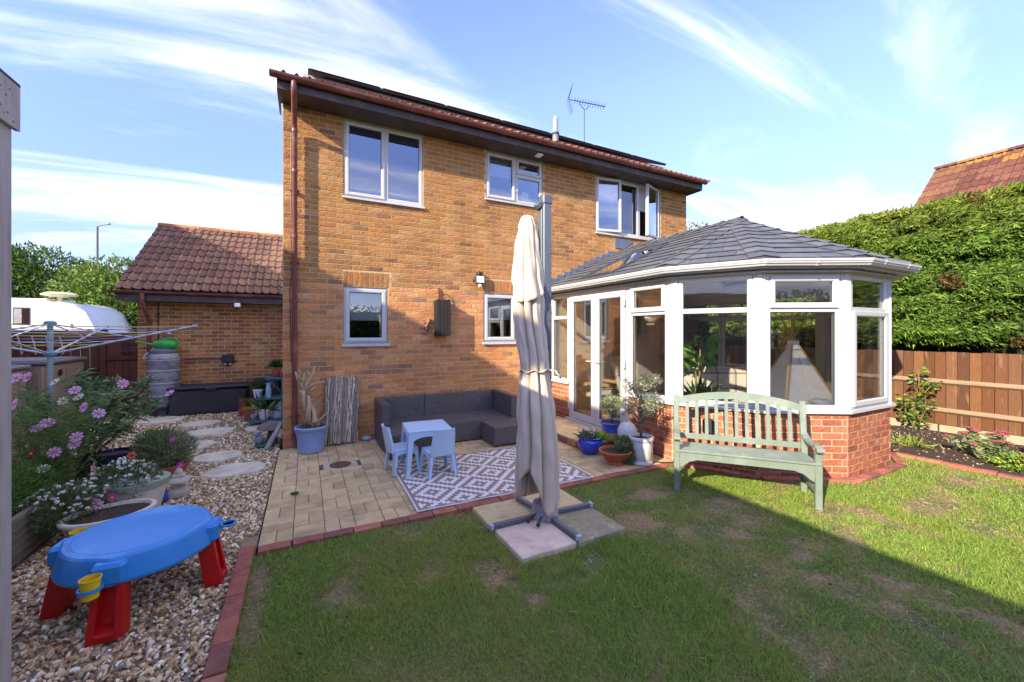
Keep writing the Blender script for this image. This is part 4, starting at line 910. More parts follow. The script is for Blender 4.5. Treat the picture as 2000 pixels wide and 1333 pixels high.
def plaid(name):
    m=bpy.data.materials.new(name); m.use_nodes=True; t=m.node_tree; n=t.nodes; l=t.links; bs=n['Principled BSDF']; bs.inputs['Roughness'].default_value=.95
    tc_=n.new('ShaderNodeTexCoord'); sp_=n.new('ShaderNodeSeparateXYZ'); l.new(tc_.outputs['Object'],sp_.inputs[0]); prev=None
    cur=None
    for ax,per,w_ in((0,.30,.035),(2,.26,.03),(1,.3,.035),(0,.30,.12),(2,.26,.1)):
        d_=n.new('ShaderNodeMath'); d_.operation='FRACT'; s2=n.new('ShaderNodeMath'); s2.operation='DIVIDE'; s2.inputs[1].default_value=per; l.new(sp_.outputs[ax],s2.inputs[0]); l.new(s2.outputs[0],d_.inputs[0])
        c_=n.new('ShaderNodeMath'); c_.operation='LESS_THAN'; c_.inputs[1].default_value=w_/per; l.new(d_.outputs[0],c_.inputs[0])
        k_=n.new('ShaderNodeMath'); k_.operation='MULTIPLY'; k_.inputs[1].default_value=.5 if w_<.05 else .14; l.new(c_.outputs[0],k_.inputs[0])
        if cur is None: cur=k_.outputs[0]
        else:
            a_=n.new('ShaderNodeMath'); a_.operation='ADD'; l.new(cur,a_.inputs[0]); l.new(k_.outputs[0],a_.inputs[1]); cur=a_.outputs[0]
    mx_=n.new('ShaderNodeMix'); mx_.data_type='RGBA'; mx_.inputs['A'].default_value=(*S(190,180,160),1); mx_.inputs['B'].default_value=(*S(90,74,70),1); l.new(cur,mx_.inputs['Factor']); l.new(mx_.outputs['Result'],bs.inputs['Base Color']); MATS[name]=m; return m
m_plaid=plaid('plaid_fabric')
sf=thing('plaid_sofa','beige checked fabric sofa inside the conservatory window','sofa',(6.75,-1.55,.13),R(150))
one('seat',m_plaid,sf,lambda b:(b.box(-.75,.75,-.40,.40,.10,.44,.06))); one('backrest',m_plaid,sf,lambda b:b.box(-.78,.78,.28,.5,.12,.90,.09)); one('armrest',m_plaid,sf,lambda b:b.box(-.95,-.72,-.42,.48,.08,.62,.09)); one('armrest',m_plaid,sf,lambda b:b.box(.72,.95,-.42,.48,.08,.62,.09))
m_pad=mat('cream_pad',S(214,206,188),.9,.05,5); m_ply=mat('bent_plywood',S(200,160,104),.5,.1,8)
def lounge(label,loc,rz):
    t=thing('cantilever_armchair',label,'armchair',loc,rz,'pale cushioned armchairs inside the doors')
    pth=[(0,-.36,.40),(0,-.30,.44),(0,0,.38),(0,.18,.36),(0,.26,.46),(0,.36,.75),(0,.46,1.06)]
    b=MB()
    for (a,c) in zip(pth[:-1],pth[1:]): b.bar(a,c,.50,.085,up=(1,0,0) if False else (0,0,1),bev=.02)
    b.build('cushion',m_pad,t)
    for s2 in(-1,1): one('armrest',m_ply,t,lambda q:[q.bar(a,c,.03,.06,bev=.004) for a,c in zip([(s2*.31,.38,.02),(s2*.31,-.30,.02),(s2*.31,-.38,.10),(s2*.31,-.38,.48),(s2*.31,-.32,.56),(s2*.31,.10,.58)],[(s2*.31,-.30,.02),(s2*.31,-.38,.10),(s2*.31,-.38,.48),(s2*.31,-.32,.56),(s2*.31,.10,.58),(s2*.31,.26,.54)])])
    return t
lounge('pale cushioned armchair behind the left door leaf',(5.05,-.62,.13),R(35)); lounge('pale cushioned armchair behind the right door leaf',(5.25,-1.50,.13),R(25))
bd_=thing('parrot_ornament','green and yellow parrot ornament on the conservatory inner sill','ornament',(4.50,-.42,.77))
one('body',mat('parrot_yellow',S(200,170,70),.5,.1,8),bd_,lambda b:(b.ball((0,0,.20),.045,8,1,1,1.9),b.tube([(0,0,.14),(.01,-.03,.04)],[.025,.01],8))); one('head',mat('parrot_green',S(46,110,90),.5),bd_,lambda b:(b.ball((0,0,.31),.038,8),b.tube([(0,-.03,.31),(0,-.06,.29)],[.014,.004],6))); one('perch',mat('perch_yellow',S(204,160,60),.6),bd_,lambda b:(b.box(-.05,.05,-.09,.09,0,.06,.01),b.tube([(0,0,.05),(0,0,.14)],.012,6)))
hp_=thing('house_plant','tall broad leaved house plant in a pot behind the bay window','plant',(6.05,-1.95,.13))
one('pot',m_terr,hp_,lambda b:b.lathe([(.12,0),(.16,.26),(.17,.27),(.17,.32),(.15,.32)],(0,0,0),18),40)
n=34; a=rng.uniform(0,2*PI,n); Pt=np.stack([.16*np.cos(a)*rng.random(n),.16*np.sin(a)*rng.random(n),rng.uniform(.9,1.42,n)],1); D=np.stack([np.cos(a),np.sin(a),rng.uniform(-.5,.3,n)],1); leaves('foliage',m_leaf,hp_,Pt,D,rng.uniform(.18,.30,n),rng.uniform(.14,.2,n),rc([S(90,150,50),S(70,130,44),S(110,166,60)],n),curl=.3)
one('stem',mat('plant_stem',S(120,110,70),.8),hp_,lambda b:[b.tube([(0,0,.3),(.05*math.cos(k*2),.05*math.sin(k*2),.8),(.1*math.cos(k*2),.1*math.sin(k*2),1.3)],.014,6) for k in range(4)])
hp2=thing('house_plant','dark strappy house plant beside the checked sofa','plant',(5.75,-2.25,.13))
one('pot',m_terr,hp2,lambda b:b.lathe([(.11,0),(.15,.24),(.15,.3)],(0,0,0),18),40); grassy(hp2,120,(0,0,.28),.1,.55,[S(50,90,40),S(70,110,50),S(36,70,34)],.8,.035)
hp3=thing('house_plant','leafy green house plant behind the teepee','plant',(7.35,-2.7,.13)); one('pot',m_terr,hp3,lambda b:b.lathe([(.11,0),(.15,.24),(.15,.5)],(0,0,0),18),40); grassy(hp3,90,(0,0,.5),.12,.36,[S(60,100,50),S(80,124,60)],.9,.06)
tag(one('side_table',mat('table_white',S(200,196,188),.4),None,lambda b:(b.lathe([(.26,.42),(.27,.43),(.27,.455),(1e-4,.456)],(5.45,-2.95,.13),28),b.lathe([(.15,0),(.15,.02),(.03,.03),(.03,.43)],(5.45,-2.95,.13),16)),40),'low round table in front of the checked sofa','table')
tag(one('wall_cabinet',mat('cabinet_wood',S(104,78,66),.6,.2,6),None,lambda b:(b.box(7.2,7.9,-.50,-.06,.14,1.9,.01),b.box(7.22,7.55,-.52,-.505,.2,1.85,.005),b.box(7.57,7.88,-.52,-.505,.2,1.85,.005))),'tall brown cabinet at the back of the conservatory','cabinet')
tag(one('sill_ornament',m_white,None,lambda b:(b.ball((4.51,-2.45,.83),.05,8,1,1.3,.9),b.ball((4.51,-2.39,.88),.035,8),b.ball((4.51,-2.52,.86),.03,8))),'small white animal ornament on the sill beside the olive tree','ornament')
tag(one('wall_ornament',m_white,None,lambda b:(b.__setattr__('T',Matrix.Translation((4.52,-2.36,1.86))@Matrix.Rotation(PI,4,'X')),b.lathe([(.09,0),(.085,.05),(.05,.085),(1e-4,.095)],(0,0,0),18),[b.ball((.0,.05*(k-1),.13),.012,6) for k in range(3)])),'white hanging sun catcher behind the small bay window','ornament')
tag(one('stone_bowl',mat('white_bowl',S(206,204,196),.5),None,lambda b:b.lathe([(.05,0),(.11,.03),(.115,.05),(.08,.075),(1e-4,.08)],(5.62,-3.90,.765),20),40),'small white dish on the bay window sill before the teepee','dish')
# ---------------------------------------------------------------- on the wall
fl_=thing('floodlight','black floodlight with motion sensor on the brick wall','floodlight',(2.93,0,2.53))
one('housing',m_black,fl_,lambda b:(b.box(-.085,.085,-.10,-.06,-.085,.06,.01),b.box(-.045,.045,-.11,-.02,.06,.12,.012),b.box(-.03,.03,-.06,-.012,-.04,.04))); one('lens',mat('lamp_lens',S(214,216,206),.2,.05,9),fl_,lambda b:b.box(-.068,.068,-.104,-.1005,-.068,.045,.001)); one('sensor',m_white,fl_,lambda b:(b.lathe([(.012,0),(.028,-.01),(.03,-.035),(.015,-.055),(1e-4,-.058)],(0,-.075,-.088),14)),40)
one('cable',m_black,fl_,lambda b:b.tube([(-.08,-.03,.05),(-.11,-.02,0),(-.08,-.02,-.06)],.006,6))
lb=thing('wall_lantern','charred black wooden box hanging from a bracket on the wall','lantern',(2.255,0,1.56))
m_char=mat('charred_wood',S(22,18,18),.75,.45,10,bump=.8,bs=40,stretch=(14,14,.8),col2=S(84,54,40),c2s=3,c2a=.66,c2b=.80)
for k in range(4): one('board',m_char,lb,lambda b:b.box(-.113+.0568*k,-.0595+.0568*k,-.205,-.185,0,.585+random.uniform(-.006,.006),.003))
one('box',m_char,lb,lambda b:(b.box(-.112,-.095,-.184,-.02,0,.57),b.box(.095,.112,-.184,-.02,0,.57),b.box(-.094,.094,-.184,-.02,.54,.56),b.box(-.094,.094,-.184,-.02,.0,.02)))
one('hook',mat('rusty_iron',S(110,72,50),.7,.2,9,metal=.4),lb,lambda b:(b.tube([(-.02,-.014,.70),(-.02,-.06,.76),(-.02,-.10,.74),(-.02,-.11,.66),(-.02,-.11,.56)],.008,8),b.box(-.035,-.005,-.03,-.012,.60,.78,.003),b.tube([(-.02,-.11,.66),(.05,-.06,.67),(.07,-.02,.60)],.005,6)))
go=thing('wall_ornament','small rusty metal gecko ornament on the brick wall','ornament',(2.02,-.025,1.64))
one('body',mat('rusty_iron'if 0 else 'gecko_metal',S(126,92,66),.5,.4,30,metal=.3,col2=S(180,180,190),c2s=40,c2a=.6,c2b=.65),go,lambda b:(b.tube([(-.10,0,-.02),(-.04,0,-.045),(.01,0,0),(0,0,.08),(.04,-.01,.16),(.05,-.01,.20)],[.006,.010,.020,.026,.018,.022],8),[b.tube([(.0,0,z),(s2*.05,-.005,z+.03),(s2*.075,0,z+.01)],.006,6) for z in(.03,.13) for s2 in(-1,1)]),40)
# ---------------------------------------------------------------- rug, drain, stone
def rugmat():
    m=bpy.data.materials.new('rug_weave'); m.use_nodes=True; t=m.node_tree; n=t.nodes; l=t.links; bs=n['Principled BSDF']; bs.inputs['Roughness'].default_value=.8
    def mth(op,a,b_=None,c=None):
        k=n.new('ShaderNodeMath'); k.operation=op
        for i,q in enumerate((a,b_,c)):
            if q is None: continue
            if isinstance(q,(int,float)): k.inputs[i].default_value=q
            else: l.new(q,k.inputs[i])
        return k.outputs[0]
    tc_=n.new('ShaderNodeTexCoord'); sp_=n.new('ShaderNodeSeparateXYZ'); l.new(tc_.outputs['Object'],sp_.inputs[0]); x,y=sp_.outputs[0],sp_.outputs[1]
    c=.0365; P=14
    i=mth('FLOOR',mth('DIVIDE',x,c)); j=mth('FLOOR',mth('DIVIDE',y,c))
    di=mth('ABSOLUTE',mth('SUBTRACT',mth('MODULO',mth('ADD',i,P*20),P),P/2-.0)); dj=mth('ABSOLUTE',mth('SUBTRACT',mth('MODULO',mth('ADD',j,P*20+3),P),P/2-.0))
    d=mth('ADD',di,dj); k=mth('LESS_THAN',mth('MODULO',mth('ADD',d,1),4),2)
    ed=mth('MINIMUM',mth('MINIMUM',mth('SUBTRACT',x,-.985),mth('SUBTRACT',.985,x)),mth('MINIMUM',mth('SUBTRACT',y,-.725),mth('SUBTRACT',.725,y)))
    inn=mth('GREATER_THAN',ed,.045); k=mth('MULTIPLY',k,inn); bd=mth('LESS_THAN',ed,.018); k=mth('MAXIMUM',k,mth('MULTIPLY',bd,1))
    nz_=n.new('ShaderNodeTexNoise'); nz_.inputs['Scale'].default_value=9; l.new(tc_.outputs['Object'],nz_.inputs[0]); v=mth('ADD',mth('MULTIPLY',nz_.outputs[0],.22),.89)
    mx_=n.new('ShaderNodeMix'); mx_.data_type='RGBA'; mx_.inputs['A'].default_value=(*S(150,126,112),1); mx_.inputs['B'].default_value=(*S(226,222,214),1); l.new(k,mx_.inputs['Factor'])
    q=n.new('ShaderNodeVectorMath'); q.operation='SCALE'; l.new(mx_.outputs['Result'],q.inputs[0]); l.new(v,q.inputs['Scale']); l.new(q.outputs[0],bs.inputs['Base Color'])
    wv=n.new('ShaderNodeTexWave'); wv.inputs['Scale'].default_value=80; l.new(tc_.outputs['Object'],wv.inputs[0]); bp=n.new('ShaderNodeBump'); bp.inputs['Strength'].default_value=.3; bp.inputs['Distance'].default_value=.002; l.new(wv.outputs[0],bp.inputs['Height']); l.new(bp.outputs[0],bs.inputs['Normal'])
    return m
nxr,nyr=30,22; V=[];F=[]
for j in range(nyr+1):
    for i in range(nxr+1):
        x=-.985+1.97*i/nxr; y=-.725+1.45*j/nyr; e=min(i,nxr-i,j,nyr-j); V.append((x,y,.009+.006*(float(fbm(x,y,77,2.2))-.4)*2+(.006*abs(math.sin(x*7+y*3)) if e==0 else 0)))
for j in range(nyr):
    for i in range(nxr): a=j*(nxr+1)+i; F.append((a,a+1,a+nxr+2,a+nxr+1))
b=MB(); b.add(V,F); rg=b.build('patio_rug',rugmat(),None,True,loc=(2.17,-2.13,.004),rot=(0,0,R(-1)))
sm=rg.modifiers.new('thickness','SOLIDIFY'); sm.thickness=.006
tag(rg,'taupe and white diamond pattern outdoor rug on the patio','rug')
dr=thing('drain_cover','round rusty brown drain cover set in the patio paving','drain cover',(.662,-1.09,0))
one('lid',mat('rusty_lid',S(96,70,54),.85,.3,14,bump=.6,bs=60),dr,lambda b:b.lathe([(.125,-.01),(.125,.004),(.11,.006),(.10,.003),(1e-4,.003)],(0,0,0),28)); one('surround',mat('drain_concrete',S(176,166,146),.95,.2,12),dr,lambda b:b.prism([(-.19,-.14,-.03),(.19,-.14,-.03),(.19,.14,-.03),(-.19,.14,-.03)],(0,0,.028)))
tag(one('stone',mat('pale_stone',S(176,178,182),.8,.15,9),None,lambda b:b.ball((1.10,-.07,.03),.07,8,1.1,.8,.5)),'pale smooth stone between driftwood panel and wicker sofa','stone')
# ---------------------------------------------------------------- wicker sofa
def wicker():
    m=bpy.data.materials.new('wicker'); m.use_nodes=True; t=m.node_tree; n=t.nodes; l=t.links; bs=n['Principled BSDF']; bs.inputs['Roughness'].default_value=.55
    ge=n.new('ShaderNodeNewGeometry'); sp_=n.new('ShaderNodeSeparateXYZ'); l.new(ge.outputs['Position'],sp_.inputs[0]); sn=n.new('ShaderNodeSeparateXYZ'); l.new(ge.outputs['True Normal'],sn.inputs[0])
    ab=n.new('ShaderNodeMath'); ab.operation='ABSOLUTE'; l.new(sn.outputs[2],ab.inputs[0]); gt=n.new('ShaderNodeMath'); gt.operation='GREATER_THAN'; gt.inputs[1].default_value=.6; l.new(ab.outputs[0],gt.inputs[0])
    sm_=n.new('ShaderNodeMath'); sm_.operation='ADD'; l.new(sp_.outputs[0],sm_.inputs[0]); l.new(sp_.outputs[1],sm_.inputs[1])
    c1=n.new('ShaderNodeCombineXYZ'); l.new(sm_.outputs[0],c1.inputs[0]); l.new(sp_.outputs[2],c1.inputs[1]); c2=n.new('ShaderNodeCombineXYZ'); l.new(sp_.outputs[0],c2.inputs[0]); l.new(sp_.outputs[1],c2.inputs[1])
    mv=n.new('ShaderNodeMix'); mv.data_type='VECTOR'; l.new(gt.outputs[0],mv.inputs['Factor']); l.new(c1.outputs[0],mv.inputs['A']); l.new(c2.outputs[0],mv.inputs['B'])
    br=n.new('ShaderNodeTexBrick'); br.inputs['Scale'].default_value=1; br.inputs['Brick Width'].default_value=.042; br.inputs['Row Height'].default_value=.0125; br.inputs['Mortar Size'].default_value=.0022; br.inputs['Mortar Smooth'].default_value=.5
    br.inputs['Color1'].default_value=(*S(116,109,104),1); br.inputs['Color2'].default_value=(*S(92,86,82),1); br.inputs['Mortar'].default_value=(*S(40,37,35),1); l.new(mv.outputs['Result'],br.inputs[0]); l.new(br.outputs[0],bs.inputs['Base Color'])
    bp=n.new('ShaderNodeBump'); bp.inputs['Strength'].default_value=.6; bp.inputs['Distance'].default_value=.004; bp.invert=True; l.new(br.outputs['Fac'],bp.inputs['Height']); l.new(bp.outputs[0],bs.inputs['Normal']); return m
m_wick=wicker()
ws=thing('wicker_sofa','dark grey wicker corner sofa without cushions along the brick wall','sofa',(1.21,-.05,0))
one('backrest',m_wick,ws,lambda b:(b.box(.10,.745,-.10,0,.0,.63,.008),b.box(.75,1.92,-.10,0,.0,.63,.008))); one('armrest',m_wick,ws,lambda b:b.box(0,.10,-.71,0,0,.632,.008)); one('armrest',m_wick,ws,lambda b:b.box(1.925,2.03,-.80,0,0,.632,.008))
one('seat',m_wick,ws,lambda b:(b.box(.105,.66,-.78,-.105,.02,.30,.008),b.box(.665,1.92,-.78,-.105,.02,.30,.008))); one('chaise',m_wick,ws,lambda b:b.box(.0,.62,-1.17,-.785,.02,.315,.008))
one('foot',m_black,ws,lambda b:[b.box(x-.02,x+.02,y-.02,y+.02,0,.02) for x,y in((.05,-.05),(1.95,-.05),(1.95,-.75),(.05,-1.1))])
os_=thing('wicker_footstool','dark grey wicker footstool at the right end of the sofa','footstool',(2.63,-.85,0)); one('body',m_wick,os_,lambda b:b.box(0,.66,-.47,0,.025,.285,.008)); one('foot',m_black,os_,lambda b:[b.box(x-.02,x+.02,y-.02,y+.02,0,.025) for x,y in((.05,-.05),(.61,-.05),(.61,-.42),(.05,-.42))])
# ---------------------------------------------------------------- children's table and chairs
m_bl=mat('pale_blue_plastic',S(184,214,232),.4,.04,5,sub=0)
def taper_leg(b,x,y,h,sx,sy,w=.055,sp_=.045,th=.012):
    """angle-section leg that splays outwards"""
    for ax in(0,1):
        p0=[(0,0),(sx*w,0)] if ax==0 else [(0,0),(0,sy*w)]
        top=[(x+p[0],y+p[1],h) for p in p0]; bot=[(x-sx*sp_+p[0]*.7,y-sy*sp_+p[1]*.7,0) for p in p0]
        e=(0,sy*th,0) if ax==0 else (sx*th,0,0); b.prism([top[0],top[1],bot[1],bot[0]],e)
kt=thing('kids_table','small pale blue plastic children table on the patio rug','table',(1.57,-1.68,.015),R(-5))
def arch(b,p,q,z0,z1,th,n=10):
    """apron with an arched lower edge between p and q"""
    p=Vector(p);q=Vector(q);d=q-p; nrm=Vector((-d.y,d.x,0)).normalized()*th; pts=[p+Vector((0,0,z1)),q+Vector((0,0,z1))]
    for k in range(n+1):
        t=1-k/n; zz=z0+(z1-z0)*.62*(1-abs(2*t-1)**3.2); pts.append(p+d*t+Vector((0,0,zz)))
    b.prism([tuple(v) for v in pts],tuple(nrm))
one('tabletop',m_bl,kt,lambda b:(b.box(-.255,.255,-.255,.255,.475,.495,.008),[arch(b,(x0,y0,0),(x1,y1,0),.33,.476,.012) for x0,y0,x1,y1 in((-.24,-.25,.24,-.25),(.25,-.24,.25,.24),(.24,.25,-.24,.25),(-.25,.24,-.25,-.24))]))
for sx in(-1,1):
    for sy in(-1,1): one('leg',m_bl,kt,lambda b:taper_leg(b,sx*.25,sy*.25,.478,-sx,-sy,.075,.035))
def kchair(label,loc,rz):
    t=thing('kids_chair',label,'chair',loc,rz,'small blue children chairs')
    one('seat',m_bl,t,lambda b:(b.box(-.15,.15,-.14,.14,.262,.28,.007),[arch(b,(x0,y0,0),(x1,y1,0),.17,.263,.01) for x0,y0,x1,y1 in((-.145,-.14,.145,-.14),(.15,-.135,.15,.135),(.145,.14,-.145,.14),(-.15,.135,-.15,-.135))]))
    def bk(b):
        n=8; o=[];i_=[]
        for j in range(6):
            for k in range(n+1):
                s=k/n*2-1; z=.24+.30*j/5; wd=(.14-.012*j/5) if j<5 else .118; y=-.135-.06*j/5-.028*(1-s*s); o.append((s*wd,y,z)); i_.append((s*wd,y-.012,z))
        F=[]; m=(n+1)*6
        for j in range(5):
            for k in range(n): a=j*(n+1)+k; F+=[(a,a+n+1,a+n+2,a+1),(m+a,m+a+1,m+a+n+2,m+a+n+1)]
        for k in range(n): F+=[(k,k+1,m+k+1,m+k),(5*(n+1)+k+1,5*(n+1)+k,m+5*(n+1)+k,m+5*(n+1)+k+1)]
        for j in range(5): a=j*(n+1); c=a+n; F+=[(a+n+1,a,m+a,m+a+n+1),(c,c+n+1,m+c+n+1,m+c)]
        b.add(o+i_,F)
        for s in(-1,1): b.prism([(s*.14,-.125,.26),(s*.14,-.15,.24),(s*.12,-.215,.54),(s*.12,-.185,.54)],(-s*.012,0,0))
    one('backrest',m_bl,t,bk,40)
    for sx in(-1,1):
        for sy in(-1,1): one('leg',m_bl,t,lambda b:taper_leg(b,sx*.15,sy*.14,.264,-sx,-sy,.05,.025))
    return t
kchair('pale blue chair with its back to the camera at the kids table',(1.63,-1.95,.015),R(4)); kchair('pale blue chair at the left side of the kids table',(1.29,-1.66,.015),R(-84))
# ---------------------------------------------------------------- blue pot with driftwood
m_bpot=mat('blue_grey_glaze',S(128,152,184),.4,.1,7,coat=.2,col2=S(150,160,170),c2s=6,c2a=.6,c2b=.8)
bp_=pot('glazed_pot','large blue grey glazed pot holding a driftwood branch',(.352,-.29,0),[(.155,0),(.168,.01),(.165,.03),(.18,.20),(.188,.26),(.195,.265),(.193,.285),(.20,.29),(.21,.30),(.213,.335),(.205,.345)],m_bpot,soil=.9)
grassy(bp_,160,(0,0,.31),.14,.09,[S(150,130,80),S(120,116,66),S(96,104,60),S(170,150,100)],1.0,.01)
dw=thing('driftwood_branch','pale twisted driftwood branch standing in the blue pot','driftwood',(.35,-.27,.31))
m_drift=mat('driftwood',S(196,172,136),.9,.2,14,bump=.9,bs=40,stretch=(12,12,2))
b=MB()
for ph in(0,2.1,4.2): b.tube([(.05*math.cos(ph+t*5)*(1-t*.4)-.10*t+.05*(1-t),.05*math.sin(ph+t*5)*(1-t*.4),t*.52) for t in [k/9 for k in range(10)]],[.036-.014*k/9 for k in range(10)],8)
b.build('trunk',m_drift,dw,True)
for pts,r0 in (([(-.06,0,.48),(-.10,.0,.58),(-.17,.02,.68),(-.19,.0,.78)],.025),([(-.06,0,.48),(-.06,-.02,.60),(-.02,-.03,.68),(.02,-.03,.74),(.04,-.03,.84)],.028),([(-.05,0,.52),(.0,-.02,.58),(.08,-.04,.62),(.17,-.05,.625)],.022),([(-.09,0,.55),(-.10,-.02,.66),(-.08,-.02,.76)],.018),([(-.05,0,.45),(.0,-.03,.53),(.06,-.04,.57)],.018),([(-.02,-.03,.66),(-.03,-.04,.74),(-.05,-.04,.80)],.014),([(-.14,0,.64),(-.15,-.02,.72),(-.13,-.02,.78)],.013),([(.05,0,.05),(.12,-.05,.12),(.19,-.08,.20)],.018),([(.03,0,.02),(-.0,-.08,.08),(.1,-.12,.12)],.016)):
    one('branch',m_drift,dw,lambda q:q.tube(pts,[r0*(1-.6*k/(len(pts)-1)) for k in range(len(pts))],7),True)
# driftwood panel of strips
dp=thing('driftwood_screen','panel of weathered grey and cream bark strips leaning on the wall','panel',(.76,-.15,0))
m_strip=mat('weathered_strip',(1,1,1),.92,.24,7,bump=1,bs=45,attr=True,stretch=(9,9,3.5),spec=.15,col2=S(150,134,118),c2s=4,c2a=.55,c2b=.68)
one('backing',mat('backing_board',S(160,146,128),.95),dp,lambda b:b.prism([(-.19,-.005,.02),(.19,-.005,.02),(.19,.112,.95),(-.19,.112,.95)],(0,.012,0)))
ns=13
for k in range(ns):
    x=-.19+.0315*k; slant=-.06+random.uniform(-.015,.015); b=MB(); b.col=jit((S(238,222,194),S(190,174,154),S(216,200,174),S(172,158,142),S(230,212,180))[(k*3)%5],.12); n=9; pts=[];rs=[]
    z0,z1=.01+random.uniform(0,.03),.97+random.uniform(-.03,.02)
    for i in range(n+1):
        t=i/n; z=z0+(z1-z0)*t; pts.append((x+slant*(t-.5)*(-1)+random.uniform(-.012,.012),.0+.125*t+random.uniform(-.010,.010)-.02,z)); rs.append(.020+random.uniform(-.008,.008))
    b.tube(pts,rs,7,flat=.55); b.build('strip',m_strip,dp)
for k in range(12):
    s=-1 if k%2 else 1; z=.10+.072*k; b=MB(); b.col=jit(S(176,160,140),.2); x=s*.205+random.uniform(-.012,.012); b.tube([(x,-.01+.125*z,z-.09),(x+random.uniform(-.02,.02),-.01+.125*z,z),(x,.0+.125*z,z+.09)],[.012,.018,.008],6); b.build('strip',m_strip,dp)
# ---------------------------------------------------------------- paving slabs and parasol
m_sl=[mat('slab_sand',S(206,184,136),.93,.16,9,bump=.6,bs=50,col2=S(172,150,108),c2s=9,c2a=.5,c2b=.7),mat('slab_pink',S(226,198,170),.93,.1,9,bump=.5,bs=50,col2=S(200,172,146),c2s=7,c2a=.5,c2b=.75),mat('slab_mossy',S(150,140,110),.95,.25,14,bump=.7,bs=60,col2=S(206,188,150),c2s=2.6,c2a=.52,c2b=.62)]
for (x,y,mm,lb) in ((1.88,-3.215,0,'sandy concrete slab under the parasol, next to the rug corner'),(2.37,-3.215,0,'sandy concrete slab behind the parasol foot, nearest the blue pots'),(1.885,-3.695,1,'pale pink concrete slab under the parasol, nearest the camera'),(2.375,-3.70,2,'mossy grey concrete slab right of the parasol foot')):
    tag(one('paving_slab',m_sl[mm],None,lambda b:b.box(x-.238,x+.238,y-.232,y+.232,-.03,.022+random.uniform(-.003,.003),.006,rz=random.uniform(-.012,.012))),lb,'paving slab','slabs under the parasol')
pa=thing('cantilever_parasol','closed beige cantilever parasol on a tall grey post','parasol',(2.13,-3.45,.025))
one('post',m_grey,pa,lambda b:(b.box(-.034,.050,-.04,.04,.08,2.72,.010),b.box(-.050,-.034,-.028,.028,.25,2.70,.005)))
one('post_cap',mat('cap_grey',S(84,90,98),.45),pa,lambda b:(b.box(-.04,.056,-.046,.046,2.70,2.79,.012),b.bar((-.03,0,2.72),(-.085,0,2.67),.07,.05,bev=.01)))
one('hole',m_black,pa,lambda b:[b.tube([(.03,-.0402,z),(.03,-.0408,z)],.0065,8) for z in(.95,1.2,1.45,1.7,1.95)])
one('base_collar',mat('collar_grey',S(150,150,152),.55,.12,9),pa,lambda b:(b.lathe([(.12,.0),(.12,.05),(.105,.075),(.11,.08),(.10,.13),(.07,.145)],(0,0,0),24),b.box(-.06,.06,-.13,-.08,.0,.06,.01)),40)
for (dx,dy) in((-.49,0),(.46,-.03),(.02,-.45),(-.05,.40)):
    d=Vector((dx,dy,0)); u=d.normalized(); f=one('foot_bar',m_grey,pa,lambda b:b.bar(tuple(u*.08+Vector((0,0,.022))),tuple(d+Vector((0,0,.022))),.042,.036,bev=.004)); one('end_cap',m_lgrey,f,lambda b:b.bar(tuple(d+Vector((0,0,.022))),tuple(d+u*.03+Vector((0,0,.022))),.05,.044,bev=.006))
one('clamp_knob',m_black,pa,lambda b:(b.tube([(-.10,-.03,.06),(-.22,-.10,.05)],.006,6),b.ball((-.22,-.10,.05),.018,6),b.tube([(-.08,-.08,.05),(-.16,-.16,.03)],.006,6),b.ball((-.16,-.16,.03),.018,6)))
m_cloth=mat('parasol_cloth',S(214,195,170),.92,.06,3,bump=.2,bs=150,trans=.06,col2=S(204,186,166),c2s=4,c2a=.6,c2b=.8)
def cloth(z0f,z1,Rf,cxf,n=220,m=60,pl=7,amp=.42,seed=0,squash=.75,twist=.5):
    """hanging folds: rounded ridges parted by sharp creases"""
    V=[];F=[]; rr=random.Random(seed); ph=rr.uniform(0,6); am=[rr.uniform(.45,1.25) for _ in range(24)]
    for j in range(m+1):
        for i in range(n):
            th=2*PI*i/n; zb=z0f(th); t=j/m; z=z1+(zb-z1)*t; Rz=Rf(z); cx,cy=cxf(z)
            w_=th*pl/2+ph+.35*math.sin(th*2+1)+twist*.30*math.sin(z*2.1+th*2)+.10*math.sin(z*6+th*5)
            v=abs(math.sin(w_)); a=amp*am[int(w_/PI)%24]*min(1,.15+1.1*(z1-z)); k=Rz*(1-a*(1-v)**2.2)+.005*math.sin(th*11+z*7)+.004*math.sin(z*23+th*4)
            V.append((cx+k*math.cos(th),cy+k*math.sin(th)*squash,z))
    for j in range(m):
        for i in range(n): i2=(i+1)%n; F.append((j*n+i,(j+1)*n+i,(j+1)*n+i2,j*n+i2))
    F.append(tuple(range(n))); return V,F
def lerp_tab(tab,z):
    tab=sorted(tab)
    if z<=tab[0][0]: return tab[0][1]
    for (a,p),(c,q) in zip(tab[:-1],tab[1:]):
        if z<=c: t=(z-a)/(c-a); t=t*t*(3-2*t); return p+(q-p)*t
    return tab[-1][1]
RT=[(.05,.20),(.5,.195),(.9,.175),(1.15,.145),(1.24,.130),(1.28,.120),(1.33,.130),(1.6,.142),(1.85,.145),(2.1,.118),(2.35,.092),(2.52,.075),(2.58,.052),(2.60,.02)]
CXT=[(.05,-.10),(.6,-.10),(1.25,-.115),(1.8,-.145),(2.2,-.15),(2.6,-.14)]
CYT=[(.1,-.05),(.6,-.05),(1.28,-.03),(1.8,.02),(2.6,.05)]
cxf=lambda z:(lerp_tab(CXT,z),lerp_tab(CYT,z))
def hem(th):
    return .27+.15*math.sin(th*2+.9)+.09*math.sin(th*3+2.0)
V,F=cloth(lambda th:max(.09,hem(th)),2.58,lambda z:lerp_tab(RT,z),cxf,pl=9,amp=.55,seed=3)
